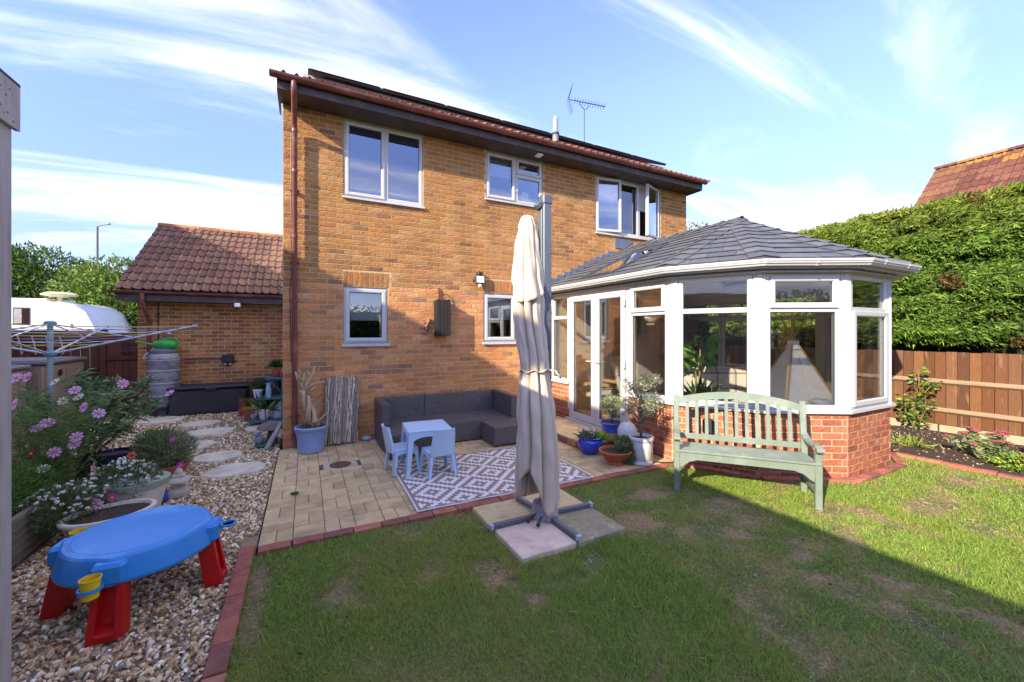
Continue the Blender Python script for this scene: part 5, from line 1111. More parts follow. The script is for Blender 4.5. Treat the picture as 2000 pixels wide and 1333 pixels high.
b=MB(); b.add(V,F); co=b.build('canopy',m_cloth,pa,True); smd=co.modifiers.new('thickness','SOLIDIFY'); smd.thickness=.004
RT2=[(1.6,.185),(1.85,.172),(2.1,.140),(2.35,.107),(2.5,.084),(2.585,.058),(2.612,.015)]
V,F=cloth(lambda th:1.93+.13*math.sin(th*2+2.4)+.06*math.sin(th*3+1),2.61,lambda z:lerp_tab(RT2,z),cxf,m=36,amp=.40,pl=7,seed=8)
b=MB(); b.add(V,F); co=b.build('vent_flap',m_cloth,pa,True); smd=co.modifiers.new('thickness','SOLIDIFY'); smd.thickness=.004
cx,cy=cxf(1.28); b=MB(); n=40
pts=[(cx+.124*math.cos(2*PI*k/n),cy+.096*math.sin(2*PI*k/n),1.275+.01*math.sin(k)) for k in range(n+1)]; b.tube(pts,.016,8,flat=.35); b.bar((cx+.10,cy-.09,1.28),(cx+.17,cy-.10,1.27),.03,.012); b.bar((cx+.14,cy-.10,1.27),(cx+.19,cy-.11,1.21),.025,.01); b.build('tie_strap',m_cloth,pa,True)
# ---------------------------------------------------------------- bench
bn=thing('garden_bench','sage green slatted garden bench with arched back on the lawn','bench',(3.707,-3.503,-.015),R(-48.9))
m_sage=mat('sage_paint',S(114,126,110),.5,.10,7,bump=.18,bs=40,col2=S(126,137,121),c2s=5)
BL=1.21
for x in(0,BL):
    one('leg',m_sage,bn,lambda b:b.box(x-.028,x+.028,-.03,.03,0,.545,.005)); 
    def bl_(b):
        b.bar((x,.44,0),(x,.42,.40),.055,.05,up=(0,1,0),bev=.005); b.bar((x,.42,.395),(x,.50,.92),.055,.045,up=(0,1,0),bev=.005)
    one('leg',m_sage,bn,bl_)
    pts=[(x,-.055,.555),(x,-.02,.575),(x,.08,.572),(x,.2,.556),(x,.32,.566),(x,.41,.59),(x,.45,.60)]
    def arm(b):
        for a,c in zip(pts[:-1],pts[1:]): b.bar(a,c,.062,.030,bev=.004)
        b.tube([(x-.031,-.055,.553),(x+.031,-.055,.553)],.024,12)
    one('armrest',m_sage,bn,arm); one('stretcher',m_sage,bn,lambda b:(b.box(x-.015,x+.015,.03,.41,.13,.175,.004),b.box(x-.017,x+.017,.03,.40,.335,.392,.004)))
one('apron',m_sage,bn,lambda b:(b.prism([(.028,-.022,.405),(BL-.028,-.022,.405),(BL-.028,-.022,.345)]+[(BL-.028-.005,-.022,.25)]+[(BL-.05-.10*t,-.022,.25+.075*math.sin(t*PI/2)) for t in(.25,.5,.75,1)]+[(BL-.19,-.022,.34),(.19,-.022,.34)]+[(.05+.10*t,-.022,.25+.075*math.sin(t*PI/2)) for t in(1,.75,.5,.25)]+[(.033,-.022,.25)],(0,.024,0)),b.box(.028,BL-.028,.39,.414,.345,.40,.003)))
for k in range(6): one('seat_slat',m_sage,bn,lambda b:b.box(-.02 if k==0 else .0,BL+.02 if k==0 else BL,-.035+.074*k,.028+.074*k,.408-.003*k+(0),.430-.003*k,.005))
one('back_rail',m_sage,bn,lambda b:b.bar((.025,.432,.475),(BL-.025,.432,.475),.028,.06,up=(0,0,1),bev=.004) if False else b.box(.028,BL-.028,.418,.444,.445,.505,.004))
n=14; b=MB()
for k in range(n):
    t0,t1=k/n,(k+1)/n; f=lambda t:(.02+(BL-.04)*t,.475+.012*math.sin(PI*t),.855+.09*math.sin(PI*t)**.8)
    p,q=f(t0),f(t1); b.add([(p[0],p[1]-.014,p[2]-.04),(q[0],q[1]-.014,q[2]-.04),(q[0],q[1]-.006,q[2]+.035),(p[0],p[1]-.006,p[2]+.035),(p[0],p[1]+.016,p[2]-.04),(q[0],q[1]+.016,q[2]-.04),(q[0],q[1]+.024,q[2]+.035),(p[0],p[1]+.024,p[2]+.035)],[(0,1,2,3),(5,4,7,6),(3,2,6,7),(1,0,4,5)])
b.build('top_rail',m_sage,bn)
for k in range(11):
    x=.115+(BL-.23)*k/10; t=(x-.02)/(BL-.04); zt=.83+.09*math.sin(PI*t)**.8; one('back_slat',m_sage,bn,lambda b:b.bar((x,.432,.50),(x,.483,zt),.036,.014,up=(0,1,0),bev=.003))
tag(one('solar_lamp',m_black,None,lambda b:(b.box(4.46,4.58,-3.30,-3.22,.42,.60,.02,rz=R(-60)),)),'black plastic wall box behind the bench slats','box')
# ---------------------------------------------------------------- pots by the doors
m_cob=mat('cobalt_glaze',S(28,62,176),.12,.12,5,coat=.6); m_wgl=mat('white_glaze',S(210,208,202),.3,.06,6,coat=.3)
p=pot('glazed_bowl','shiny cobalt blue bowl pot with white flowers on the patio',(3.68,-2.11,0),[(.10,0),(.11,.01),(.15,.07),(.168,.13),(.165,.17),(.15,.195),(.158,.21),(.17,.215),(.172,.225)],m_cob,soil=.88)
grassy(p,150,(-.04,.02,.2),.10,.13,[S(120,140,110),S(96,124,84),S(140,158,130)],1.2,.012); 
n=40; a=rng.uniform(-1.2,1.0,n); Pt=np.stack([.06+.07*np.cos(a),-.05+.07*np.sin(a),np.full(n,.2)],1); D=np.stack([np.cos(a),np.sin(a),rng.uniform(.3,1.2,n)],1); leaves('lettuce_leaf',m_leaf,p,Pt,D,rng.uniform(.07,.12,n),rng.uniform(.06,.09,n),rc([S(150,186,50),S(130,170,40)],n),curl=.4)
fb_=MB(); fb_.col=(1,1,1)
for k in range(14):
    a=random.uniform(0,6.28); r_=random.uniform(.02,.13); fb_.ball((-.05+r_*math.cos(a),.03+r_*math.sin(a)*.8,.30+random.uniform(-.03,.06)),.013,5,col=S(230,226,220))
fb_.build('flower',m_petal,p,kind='stuff')
m_by=mat('blue_yellow_glaze',S(60,92,190),.25,.1,6,coat=.4)
p=pot('glazed_pot','blue over yellow glazed pot with a small olive bush on the step',(4.12,-2.03,.1),[(.085,0),(.095,.01),(.125,.10),(.14,.18),(.145,.22),(.16,.235),(.165,.25),(.16,.26)],m_by,soil=.9)
one('yellow_glaze',mat('yellow_glaze',S(206,186,110),.25,.08,6,coat=.4),p,lambda b:b.lathe([(.0865,.0),(.097,.01),(.1275,.10),(.1305,.115),(.132,.122)],(0,0,0),24),40)
def bush(parent,n,c,rad,Lf,Wf,cols,name='foliage',m=None,hollow=.3,up=.2):
    d=rdir(n); r=(hollow+(1-hollow)*rng.random(n)**.5)[:,None]; Pt=np.array(c)+d*r*np.array(rad); D=d+rdir(n)*.9; D[:,2]+=up
    return leaves(name,m or m_leaf,parent,Pt,D,Lf*rng.uniform(.7,1.2,n),Wf*rng.uniform(.7,1.2,n),rc(cols,n,.25))
OL=[S(140,152,112),S(160,172,130),S(120,136,96),S(178,186,150),S(112,128,84)]
bush(p,650,(0,0,.50),(.15,.15,.13),.045,.012,OL); one('stem',m_bark,p,lambda b:b.tube([(0,0,.22),(.01,0,.32),(0,0,.42)],.009,6)); one('plant_label',mat('label_blue',S(20,90,110),.5),p,lambda b:(b.bar((.0,-.06,.22),(-.01,-.06,.36),.006,.004),b.box(-.035,.02,-.066,-.06,.33,.44,.003)))
sc_=thing('duck_sculpture','white glazed goose shaped garden sculpture beside the olive pot','sculpture',(4.14,-2.30,.02))
one('body',m_wgl,sc_,lambda b:(b.lathe([(.05,.0),(.11,.03),(.13,.10),(.125,.16),(.09,.22),(.05,.245),(1e-4,.25)],(-.09,-.12,.17),24),b.tube([(.05,0,.0),(.06,0,.14),(.04,.02,.3),(.0,.03,.43),(-.04,.0,.52)],[.12,.12,.09,.06,.045],14),b.tube([(-.04,0,.52),(-.10,-.03,.55),(-.15,-.05,.53)],[.045,.035,.01],10)),True); one('plinth',mat('plinth_white',S(206,200,186),.8,.1,9),sc_,lambda b:b.box(-.22,.03,-.25,.0,0,.17,.02,rz=.2))
p=pot('terracotta_bowl','wide terracotta bowl with dwarf conifers on the patio edge',(3.68,-2.60,0),[(.10,0),(.10,.02),(.09,.04),(.13,.07),(.18,.12),(.20,.155),(.205,.165),(.20,.17)],m_terr,soil=.88)
CN=[S(92,122,60),S(114,142,74),S(74,104,52),S(136,156,86)]
bush(p,2400,(.13,-.03,.22),(.13,.11,.11),.028,.006,CN,m=m_leafm); bush(p,1500,(.17,-.10,.10),(.10,.08,.12),.028,.006,CN,m=m_leafm)
ot=pot('olive_pot','white cylindrical pot with a leafy olive tree by the conservatory',(3.99,-2.72,0),[(.13,0),(.14,.005),(.14,.04),(.136,.045),(.136,.06),(.14,.065),(.14,.285),(.152,.295),(.155,.325),(.15,.335)],m_wgl,soil=.9)
tr=thing('olive_tree','slender olive tree with grey green leaves in the white pot','tree',(3.99,-2.72,.30))
one('trunk',mat('olive_bark',S(120,108,92),.9,.25,20,bump=.6,bs=60),tr,lambda b:[b.tube([(.01*k,.01*k,0),(.02*k-.02,.0,.20),(.05*(k-1),.02*k,.42)],[.014,.012,.009],7) for k in range(3)],True)
brs=[]
for k in range(26):
    a=random.uniform(0,6.28); z=random.uniform(.25,.62); l=random.uniform(.14,.30); brs.append([(.0,.0,z-.08),(l*.5*math.cos(a),l*.5*math.sin(a),z+.05),(l*math.cos(a),l*math.sin(a),z+.10+random.uniform(0,.10))])
one('branch',MATS['olive_bark'],tr,lambda b:[b.tube(p_,[.006,.004,.002],5) for p_ in brs])
Pt=[];D=[]
for p_ in brs:
    for q in range(46):
        t=random.random()**.7; a=Vector(p_[1])*(1-t)+Vector(p_[2])*t+Vector((random.gauss(0,.025),random.gauss(0,.025),random.gauss(0,.03))); Pt.append(tuple(a)); D.append((random.gauss(0,1),random.gauss(0,1),random.gauss(.4,.8)))
Pt=np.array(Pt);D=np.array(D); leaves('foliage',m_leaf,tr,Pt,D,.042*rng.uniform(.7,1.3,len(Pt)),.012,rc(OL,len(Pt),.25))
tag(one('cable',m_black,None,lambda b:b.tube([(4.07,-2.75,.012),(4.2,-2.86,.015),(4.30,-2.93,.02),(4.36,-2.90,.03)],.006,6)),'thin black cable on the paving beside the white olive pot','cable')
# ---------------------------------------------------------------- shed at the left edge
sh=thing('garden_shed','grey brown timber shed wall with fascia board at the left picture edge','shed',(-.71,-4.19,0))
m_shed=mat('shed_paint',S(172,164,154),.7,.12,7,bump=.3,bs=30,col2=S(150,142,132),c2s=3,stretch=(6,6,.6))
for k in range(14): one('board',m_shed,sh,lambda b:b.box(-.02,.0,-.25*(k+1)+.006 if k else -.25+.003,-.25*k-(.0 if k else .0),.02,2.46,.003))
one('wall',m_shed,sh,lambda b:(b.box(-1.98,-.022,-3.45,-.02,0,2.44),)); one('roof',mat('shed_felt',S(70,68,68),.95),sh,lambda b:b.box(-2.05,.016,-3.55,.015,2.569,2.58)); one('fascia',m_shed,sh,lambda b:(b.box(.001,.016,-3.5,.014,2.40,2.568),))
one('screw',m_black,sh,lambda b:[b.box(.0162,.0168,-y-.003,-y+.003,z-.003,z+.003) for y,z in((.10,2.52),(.07,2.5),(.05,2.53),(.1,2.45),(.06,2.44),(.08,2.43),(.03,2.42))])
# ---------------------------------------------------------------- sleeper and raised bed
tag(one('timber_edging',mat('ribbed_timber',S(120,108,88),.92,.25,9,bump=.6,bs=40,stretch=(9,.8,9)),None,lambda b:[b.box(-1.555,-1.51-.006*(k%2),-4.6,-1.78,.005+.029*k,.005+.029*k+.0285) for k in range(11)]),'ribbed grey timber board edging the raised flower bed','timber edging')
one('raised_bed',m_soil,None,lambda b:b.box(-2.7,-1.556,-4.6,-1.8,-.05,.24),kind='structure')
# ---------------------------------------------------------------- water table
wt=thing('water_play_table','round blue plastic water play table on red legs','play table',(-.62,-3.15,0),R(-5))
m_pb=mat('blue_plastic',S(30,138,208),.33,.05,5,col2=S(84,166,220),c2s=3,c2a=.58,c2b=.75,c2rough=.5); m_pr=mat('red_plastic',S(190,18,20),.35,.08,6); m_py=mat('yellow_plastic',S(232,196,40),.4,.05,6)
def wtop(b):
    n=64
    def rad(t,base):      # round with four lobes
        l=max(0,math.cos(4*t))**6; return base+.022*l
    prof=[(.30,.0,.30),(.36,0,.275),(.372,1,.270),(.375,1,.285),(.352,1,.375),(.345,1,.395),(.335,1,.406),(.318,1,.410),(.312,0,.407),(.306,0,.408),(.30,0,.411),(.15,0,.417),(1e-4,0,.418)]
    V=[];F=[]
    for r,lob,z in prof:
        for k in range(n):
            t=2*PI*k/n; q=rad(t,r) if lob else r; V.append((q*math.cos(t),q*math.sin(t),z))
    for i in range(len(prof)-1):
        for k in range(n): k2=(k+1)%n; F.append((i*n+k,i*n+k2,(i+1)*n+k2,(i+1)*n+k))
    b.add(V,F)
one('lid',m_pb,wt,wtop,22)
for k in range(4):
    a=k*PI/2; c,s=math.cos(a),math.sin(a)
    def lobe(b):
        b.T=Matrix.Rotation(a,4,'Z'); b.box(.33,.405,-.075,.075,.275,.392,.018)
    one('corner_block',m_pb,wt,lobe)
    def leg(b):
        b.T=Matrix.Rotation(a,4,'Z'); w0,w1=.062,.075
        # channel leg: back plate and two cheeks, leaning outwards
        for (y0,y1,t0,t1) in((-1,-.55,0,.09),(.55,1,0,.09),(-.55,.55,.055,.09)):
            V=[]
            for z,w_,o_ in((.30,w0,.31),(0.0,w1,.36)):
                V+=[(o_+.07-t0,y0*w_,z),(o_+.07-t0,y1*w_,z),(o_+.07-t1,y1*w_,z),(o_+.07-t1,y0*w_,z)]
            b.add(V,[(3,2,1,0),(4,5,6,7),(0,1,5,4),(1,2,6,5),(2,3,7,6),(3,0,4,7)])
        V=[(.43,-.042,.035),(.43,.042,.035),(.43,.042,0),(.43,-.042,0),(.375,-.042,.06),(.375,.042,.06),(.375,.042,0),(.375,-.042,0)]; b.add(V,[(0,1,2,3)[::-1],(0,4,5,1)[::-1],(4,7,6,5)[::-1]])
    one('leg',m_pr,wt,leg)
for k,mm in((2,m_py),(3,m_py)):      # cup holders front and back
    a={2:R(151),3:R(265)}[k]; c=(.455*math.cos(a),.455*math.sin(a),0)
    one('cup_ring',m_pb,wt,lambda b:b.lathe([(.042,.300),(.050,.300),(.050,.316),(.042,.316),(.042,.300)],c,24),40); one('cup',mm,wt,lambda b:b.lathe([(.034,.262),(.041,.355),(.044,.357),(.044,.364),(.040,.364),(.033,.268),(1e-4,.268)],c,24),40)
one('hoop',m_pb,wt,lambda b:(b.lathe([(.036,.350),(.046,.350),(.046,.362),(.036,.362),(.036,.350)],(.45,0,0),24),),40)
# ---------------------------------------------------------------- pots along the bed
m_cr=mat('cream_pot',S(206,198,178),.5,.1,7,col2=S(176,166,140),c2s=6,c2a=.58,c2b=.75); m_navy=mat('navy_glaze',S(26,34,84),.25,.15,6,coat=.4); m_dterr=mat('old_terracotta',S(120,74,56),.9,.25,12,bump=.4,bs=60)
pA=pot('oval_pot','cream oval pot with a grey green rim full of white alyssum',(-1.10,-1.66,0),[(.16,0),(.175,.01),(.225,.235),(.232,.24),(.24,.29),(.238,.30)],m_cr,soil=.92,sx=1.1,sy=.95)
one('rim_band',mat('sage_band',S(140,150,128),.5,.08,7),pA,lambda b:b.lathe([(.2345,.24),(.2425,.288),(.2425,.299),(.238,.302)],(0,0,0),32,1.1,.95),40)
pB=pot('oval_pot','low cream oval pot of bare soil behind the water table',(-1.10,-2.12,0),[(.16,0),(.18,.01),(.225,.15),(.235,.16),(.25,.17),(.255,.19),(.25,.20)],m_cr,soil=.9,sx=1.12,sy=.85,rz=R(20))
AL=[S(96,116,66),S(120,136,84),S(80,100,54)]
def alyssum(parent,c,rad,nl,nf):
    bush(parent,nl,c,rad,.05,.007,AL,up=.4)
    b=MB(); b.col=(1,1,1)
    for k in range(nf):
        d=rdir(1)[0]; d[2]=abs(d[2])*1.1; p=(c[0]+d[0]*rad[0]*random.uniform(.7,1.1),c[1]+d[1]*rad[1]*random.uniform(.7,1.1),c[2]+d[2]*rad[2]*random.uniform(.75,1.15)); r=random.uniform(.011,.017)
        for q in range(5): b.ball((p[0]+random.uniform(-.008,.008),p[1]+random.uniform(-.008,.008),p[2]+random.uniform(-.004,.006)),r*.6,4,col=jit(S(226,224,212),.06))
    b.build('flower_heads',m_petal,parent,kind='stuff')
al1=thing('alyssum_plant','mound of white alyssum growing in the cream pot with grey green rim','plant',(-1.15,-1.70,.27)); alyssum(al1,(0,0,.03),(.25,.22,.17),2600,120)
al2=thing('alyssum_plant','white alyssum spilling over the timber edging of the bed','plant',(-1.42,-2.0,.22)); alyssum(al2,(0,0,.03),(.24,.26,.15),2400,110)
pl_=pot('terracotta_bowl','wide terracotta bowl of lavender next to the stone pagoda',(-1.08,-.76,0),[(.12,0),(.13,.01),(.19,.13),(.21,.15),(.215,.18)],m_terr,soil=.9)
lv=thing('lavender_plant','bushy grey green lavender growing in the terracotta bowl','plant',(-1.08,-.76,.15)); LV=[S(130,148,96),S(152,166,116),S(106,126,76),S(144,154,122)]
bush(lv,3200,(0,0,.17),(.25,.23,.20),.07,.006,LV,up=.8); bush(lv,1400,(-.12,.05,.25),(.18,.15,.15),.05,.005,[S(96,134,60),S(116,152,70)],name='fern_foliage',up=.7)
n=60; d=rdir(n); d[:,2]=np.abs(d[:,2]); leaves('flower_spike',m_petal,lv,np.array([0,0,.18])+d*np.array([.27,.25,.24]),d+np.array([0,0,.6]),.04,.008,rc([S(90,80,130),S(110,96,150),S(80,70,110)],n))
tag(one('blue_vase',mat('royal_glaze',S(32,60,160),.2,.1,6,coat=.5),None,lambda b:b.lathe([(.05,0),(.065,.02),(.06,.08),(.05,.14),(.055,.20),(.065,.225),(.06,.23),(.048,.2),(1e-4,.15)],(-.955,-1.47,0),20),40),'small royal blue vase squeezed beside the cream pot','vase')
pg=thing('stone_pagoda','small pale stone pagoda lantern on the gravel','lantern',(-.845,-1.33,0)); m_pg=mat('cast_stone',S(186,178,160),.9,.14,12,bump=.5,bs=60)
def frus(b,z0,z1,r0,r1): b.lathe([(r0*1.414,z0),(r1*1.414,z1)],(0,0,0),4,rz=PI/4)
one('base',m_pg,pg,lambda b:(frus(b,0,.04,.085,.085),frus(b,.0405,.07,.07,.055))); one('body',m_pg,pg,lambda b:frus(b,.0705,.13,.045,.045)); one('roof_tier',m_pg,pg,lambda b:(frus(b,.1305,.145,.085,.082),frus(b,.1455,.19,.075,.035))); one('finial',m_pg,pg,lambda b:(frus(b,.1905,.205,.048,.045),b.lathe([(.03,.2055),(.035,.23),(.02,.26),(.006,.275),(1e-4,.277)],(0,0,0),12)))
pot('terracotta_pot','broken rimmed old terracotta pot on the gravel behind the shrub',(-1.62,.14,0),tpot(.12,.16),m_dterr,soil=.5)
nv=pot('glazed_pot','navy blue pot with painted leaf motif under the shrub',(-1.62,-.40,0),[(.12,0),(.13,.01),(.165,.26),(.175,.27),(.178,.29)],m_navy,soil=.9)
def motif(b):
    for k in range(5):
        for s in(-1,1):
            a=-1.2+s*.10; z=.08+.03*k; r=.126+.04*z/.26+.004; p=lambda a_,z_:((.128+.13*z_)*math.cos(a_)*1.02,(.128+.13*z_)*math.sin(a_)*1.02,z_)
            b.add([p(-1.2,z),p(-1.2+s*.13,z+.025),p(-1.2+s*.2,z+.05),p(-1.2+s*.06,z+.03)],[(0,1,2,3)] if s>0 else [(3,2,1,0)])
one('leaf_motif',mat('motif_tan',S(150,110,90),.5),nv,motif)
dt=pot('terracotta_pot','dark weathered terracotta pot in the flower bed corner',(-2.0,-.62,0),tpot(.19,.28),m_dterr)
n2=pot('glazed_pot','dark navy trough pot behind the timber edging',(-1.80,-1.45,.0),[(.15,0),(.16,.02),(.20,.25),(.21,.27)],m_navy,sx=1.3)
# leafy shrub
shb=thing('leafy_shrub','tall shrub with long narrow green leaves and dark stems','shrub',(-1.82,-.55,.0))
stems=[]
for k in range(16):
    a=random.uniform(0,6.28); r=random.uniform(.15,.62); h=random.uniform(.75,1.25)*(1-.25*r); stems.append([(random.uniform(-.06,.06),random.uniform(-.06,.06),0),(r*.3*math.cos(a),r*.3*math.sin(a),h*.45),(r*.75*math.cos(a)+.08,r*.7*math.sin(a),h*.8),(r*math.cos(a)+.1,r*math.sin(a),h)])
one('stem',mat('dark_stem',S(58,46,36),.9,.2,12),shb,lambda b:[b.tube(s_,[.022,.014,.008,.004],6) for s_ in stems],True)
Pt=[];D=[]
for s_ in stems:
    for q in range(100):
        t=random.random()**.6; i=1 if t<.45 else 2; u=(t/.45 if i==1 else (t-.45)/.55); a=Vector(s_[i])*(1-u)+Vector(s_[i+1])*u; an=random.uniform(0,6.28); Pt.append(tuple(a+Vector((random.gauss(0,.03),random.gauss(0,.03),random.gauss(0,.03))))); D.append((math.cos(an),math.sin(an),random.uniform(-.35,.7)))
Pt=np.array(Pt);D=np.array(D); leaves('foliage',m_leaf,shb,Pt,D,rng.uniform(.07,.15,len(Pt)),rng.uniform(.020,.034,len(Pt)),rc([S(104,134,84),S(122,148,100),S(84,114,68),S(140,160,116)],len(Pt),.2),curl=.2)
# cosmos with feathery leaves and big daisies
def flower_mesh(name,cp,cc,np_=8,r=.045):
    b=MB(); b.col=(1,1,1)
    for k in range(np_):
        a=2*PI*k/np_; w=PI/np_*.98; c,s=math.cos(a),math.sin(a)
        pt=lambda q,o,z:(q*math.cos(a+o),q*math.sin(a+o),z); cl=jit(cp,.08)
        b.add([pt(.006,0,.0),pt(r*.62,-w*.9,.010),pt(r*.97,-w*.55,.006),pt(r*.92,0,.010),pt(r*.97,w*.55,.006),pt(r*.62,w*.9,.010)],[(0,1,2,3),(0,3,4,5)],cl)
    b.ball((0,0,.006),.010,5,1,1,.6,cc); return b.mesh(name,m_petal)
YC=S(206,160,40)
FM={'p':flower_mesh('flower',S(226,170,214),YC),'w':flower_mesh('flower',S(228,226,214),YC),'m':flower_mesh('flower',S(206,60,156),YC,8,.034),'c':flower_mesh('flower',S(226,96,76),S(120,60,30),6,.036),'r':flower_mesh('flower',S(150,40,60),YC,8,.03)}
FL=[('w',-1.883,-0.919,1.137),('w',-1.578,-1.301,1.02),('w',-1.758,-1.096,0.97),('p',-1.483,-1.462,0.95),('p',-1.368,-1.521,0.894),('p',-1.663,-1.595,0.853),('p',-1.74,-1.555,0.805),('p',-1.493,-1.569,0.709),('p',-1.509,-1.561,0.638),('p',-1.609,-1.623,0.605),('p',-1.298,-1.22,1.122),('p',-0.981,-1.046,0.981),('p',-1.608,-1.286,1.087),('w',-1.639,-1.719,0.496),('p',-1.834,-1.619,1.246),('p',-1.871,-1.375,1.232),('p',-1.774,-1.763,1.05),('r',-1.729,-1.673,0.623)]
cs=thing('cosmos_plant','tall feathery cosmos plant with pink and white daisy flowers','plant',(-1.75,-1.45,.2))
base_=Vector((-1.75,-1.45,.2)); stm=[]
for (k,x,y,z) in FL:
    e=Vector((x,y,z))-base_; o_=link('flower',FM[k],cs,tuple(e),(R(random.uniform(35,75)),random.uniform(-.3,.3),R(random.uniform(-50,20)))); o_.scale=(1,1,1) if k!='p' else (1.08,)*3
    stm.append([(random.uniform(-.1,.1),random.uniform(-.1,.1),0),(e.x*.45,e.y*.45,e.z*.55),(e.x,e.y,e.z-.006)])
for k in range(26):
    a=random.uniform(0,6.28); r=random.uniform(.1,.42); h=random.uniform(.35,.95); stm.append([(random.uniform(-.15,.15),random.uniform(-.15,.15),0),(r*.5*math.cos(a),r*.5*math.sin(a),h*.6),(r*math.cos(a),r*math.sin(a),h)])
one('stem',mat('green_stem',S(96,112,62),.7),cs,lambda b:[b.tube(s_,[.005,.0035,.002],5) for s_ in stm])
Pt=[];D=[]
for s_ in stm:
    for q in range(190):
        t=random.random(); a=(Vector(s_[0])*(1-t)**2+Vector(s_[1])*2*t*(1-t)+Vector(s_[2])*t*t); an=random.uniform(0,6.28); rr_=random.uniform(0,.10); Pt.append(tuple(a+Vector((rr_*math.cos(an),rr_*math.sin(an),random.gauss(0,.02))))); D.append((math.cos(an),math.sin(an),random.uniform(-.1,.9)))
Pt=np.array(Pt);D=np.array(D); leaves('foliage',m_leafm,cs,Pt,D,rng.uniform(.03,.07,len(Pt)),.0035,rc([S(110,142,72),S(90,124,60),S(132,156,88)],len(Pt),.2))
for k,(kk,x,y,z,lb,bx,by,bz) in enumerate((('m',-.893,-1.315,.552,'single magenta cosmos flower above the lavender',-1.0,-1.0,.18),('m',-.798,-1.477,.33,'magenta cosmos flower beside the stone pagoda',-1.0,-1.2,.18),('c',-1.145,-1.523,.486,'coral red poppy flower above the white alyssum',-1.13,-1.6,.25),('m',-1.137,-1.977,.26,'dark magenta flower in the low cream oval pot',-1.13,-2.05,.17),('p',-1.196,-2.06,.25,'small pink flower in the low cream oval pot',-1.19,-2.1,.17))):
    f=thing('cosmos_flower',lb,'flower',(bx,by,bz)); link('bloom',FM[kk],f,(x-bx,y-by,z-bz),(R(60),0,R(-20+20*k))); one('stem',MATS['green_stem'],f,lambda b:b.tube([(0,0,0),((x-bx)*.4,(y-by)*.4,(z-bz)*.6),(x-bx,y-by,z-bz-.004)],.003,5))
fn=thing('fern_plant','feathery pale green fennel like plant above the timber edging','plant',(-1.85,-1.95,.24)); bush(fn,4200,(0,0,.16),(.34,.36,.22),.06,.0045,[S(104,140,60),S(84,122,50),S(124,152,76)],up=.5,m=m_leafm)
gl=thing('ground_plant','low green foliage filling the raised bed at the left','plant',(-2.1,-2.8,.24)); bush(gl,3000,(0,0,.12),(.45,.8,.22),.07,.012,[S(70,104,50),S(90,120,60),S(54,86,44)],up=.5)
# ---------------------------------------------------------------- rotary dryer
rd=thing('rotary_clothes_dryer','open rotary clothes dryer with coloured lines on a grey pole','clothes dryer',(-2.21,-.19,0))
m_pole=mat('pole_grey',S(140,160,162),.45,.08,7,metal=.2); m_arm=mat('arm_alu',S(180,186,188),.4,.08,7,metal=.5); m_tealp=mat('teal_clip',S(90,140,150),.5)
one('pole',m_pole,rd,lambda b:b.tube([(0,0,0),(0,0,1.72)],.024,12),40); one('hub',m_tealp,rd,lambda b:(b.lathe([(.03,1.36),(.05,1.37),(.05,1.40),(.03,1.42)],(0,0,0),12),b.lathe([(.03,1.69),(.05,1.70),(.05,1.735),(.02,1.75)],(0,0,0),12)))
ang=[R(-16),R(28+0),R(118),R(205)]; ang=[R(8),R(98),R(188),R(278)]; tips=[]
ang=[R(-2),R(88),R(178),R(268)]
for a in ang:
    tp=Vector((1.28*math.cos(a),1.28*math.sin(a),1.70)); tips.append(tp); one('arm',m_arm,rd,lambda b:(b.tube([(.03*math.cos(a),.03*math.sin(a),1.39),tuple(tp)],.011,8),b.tube([(.03*math.cos(a),.03*math.sin(a),1.71),tuple(tp*.55+Vector((0,0,1.39*.45+.0)))],.007,6),b.box(tp.x-.02,tp.x+.02,tp.y-.02,tp.y+.02,tp.z-.015,tp.z+.015,.004)))
for q in range(7):
    f=1-.11*q; b=MB(); m=mat('line_%s'%('yellow' if q%3==0 else 'blue' if q%3==1 else 'white'),[S(196,176,70),S(110,110,160),S(200,200,196)][q%3],.6)
    pts=[]
    for k in range(4):
        A=tips[k]*f; B=tips[(k+1)%4]*f; A.z=1.39+(1.70-1.39)*f; B.z=A.z
        for t in(0,.33,.66): p=A*(1-t)+B*t; pts.append((p.x,p.y,p.z-.02*math.sin(PI*t)))
    pts.append(pts[0]); b.tube(pts,.003,4); b.build('line',m,rd)
one('peg_bag',mat('peg_dark',S(60,60,66),.8),rd,lambda b:[b.box(-.9+.13*k,-.87+.13*k,-.55,-.53,1.62,1.68,.004) for k in range(6)])
# ---------------------------------------------------------------- storage boxes, fence, gate
m_box=mat('resin_taupe',S(138,118,102),.6,.1,6,bump=.4,bs=20,stretch=(26,26,.5)); m_lid=mat('resin_grey',S(104,102,104),.55,.1,6)
for (x0,x1,y0,y1,h,lb) in((-3.95,-3.22,.55,1.75,1.13,'taupe plastic storage box with grey lid at the left picture edge'),(-4.0,-3.10,1.85,3.05,1.17,'taupe plastic storage box with grey lid beside the gate')):
    t=thing('storage_box',lb,'storage box',((x0+x1)/2,(y0+y1)/2,.03),0,'taupe outdoor storage boxes'); w2,d2=(x1-x0)/2,(y1-y0)/2
    one('body',m_box,t,lambda b:(b.box(-w2,w2,-d2,d2,0,h-.06,.02),b.box(-w2+.03,w2-.03,-d2-.012,-d2,.06,h-.15,.008),b.box(w2,w2+.012,-d2+.06,-.02,.06,h-.15,.008),b.box(w2,w2+.012,.02,d2-.06,.06,h-.15,.008))); one('lid',m_lid,t,lambda b:(b.box(-w2-.03,w2+.04,-d2-.03,d2+.03,h-.055,h,.015),b.box(-w2+.05,w2-.05,-d2+.05,d2-.05,h,h+.012,.006))); one('latch',m_black,t,lambda b:(b.tube([(w2+.02,-.2,h-.2),(w2+.03,-.2,h-.2)],.05,14),))
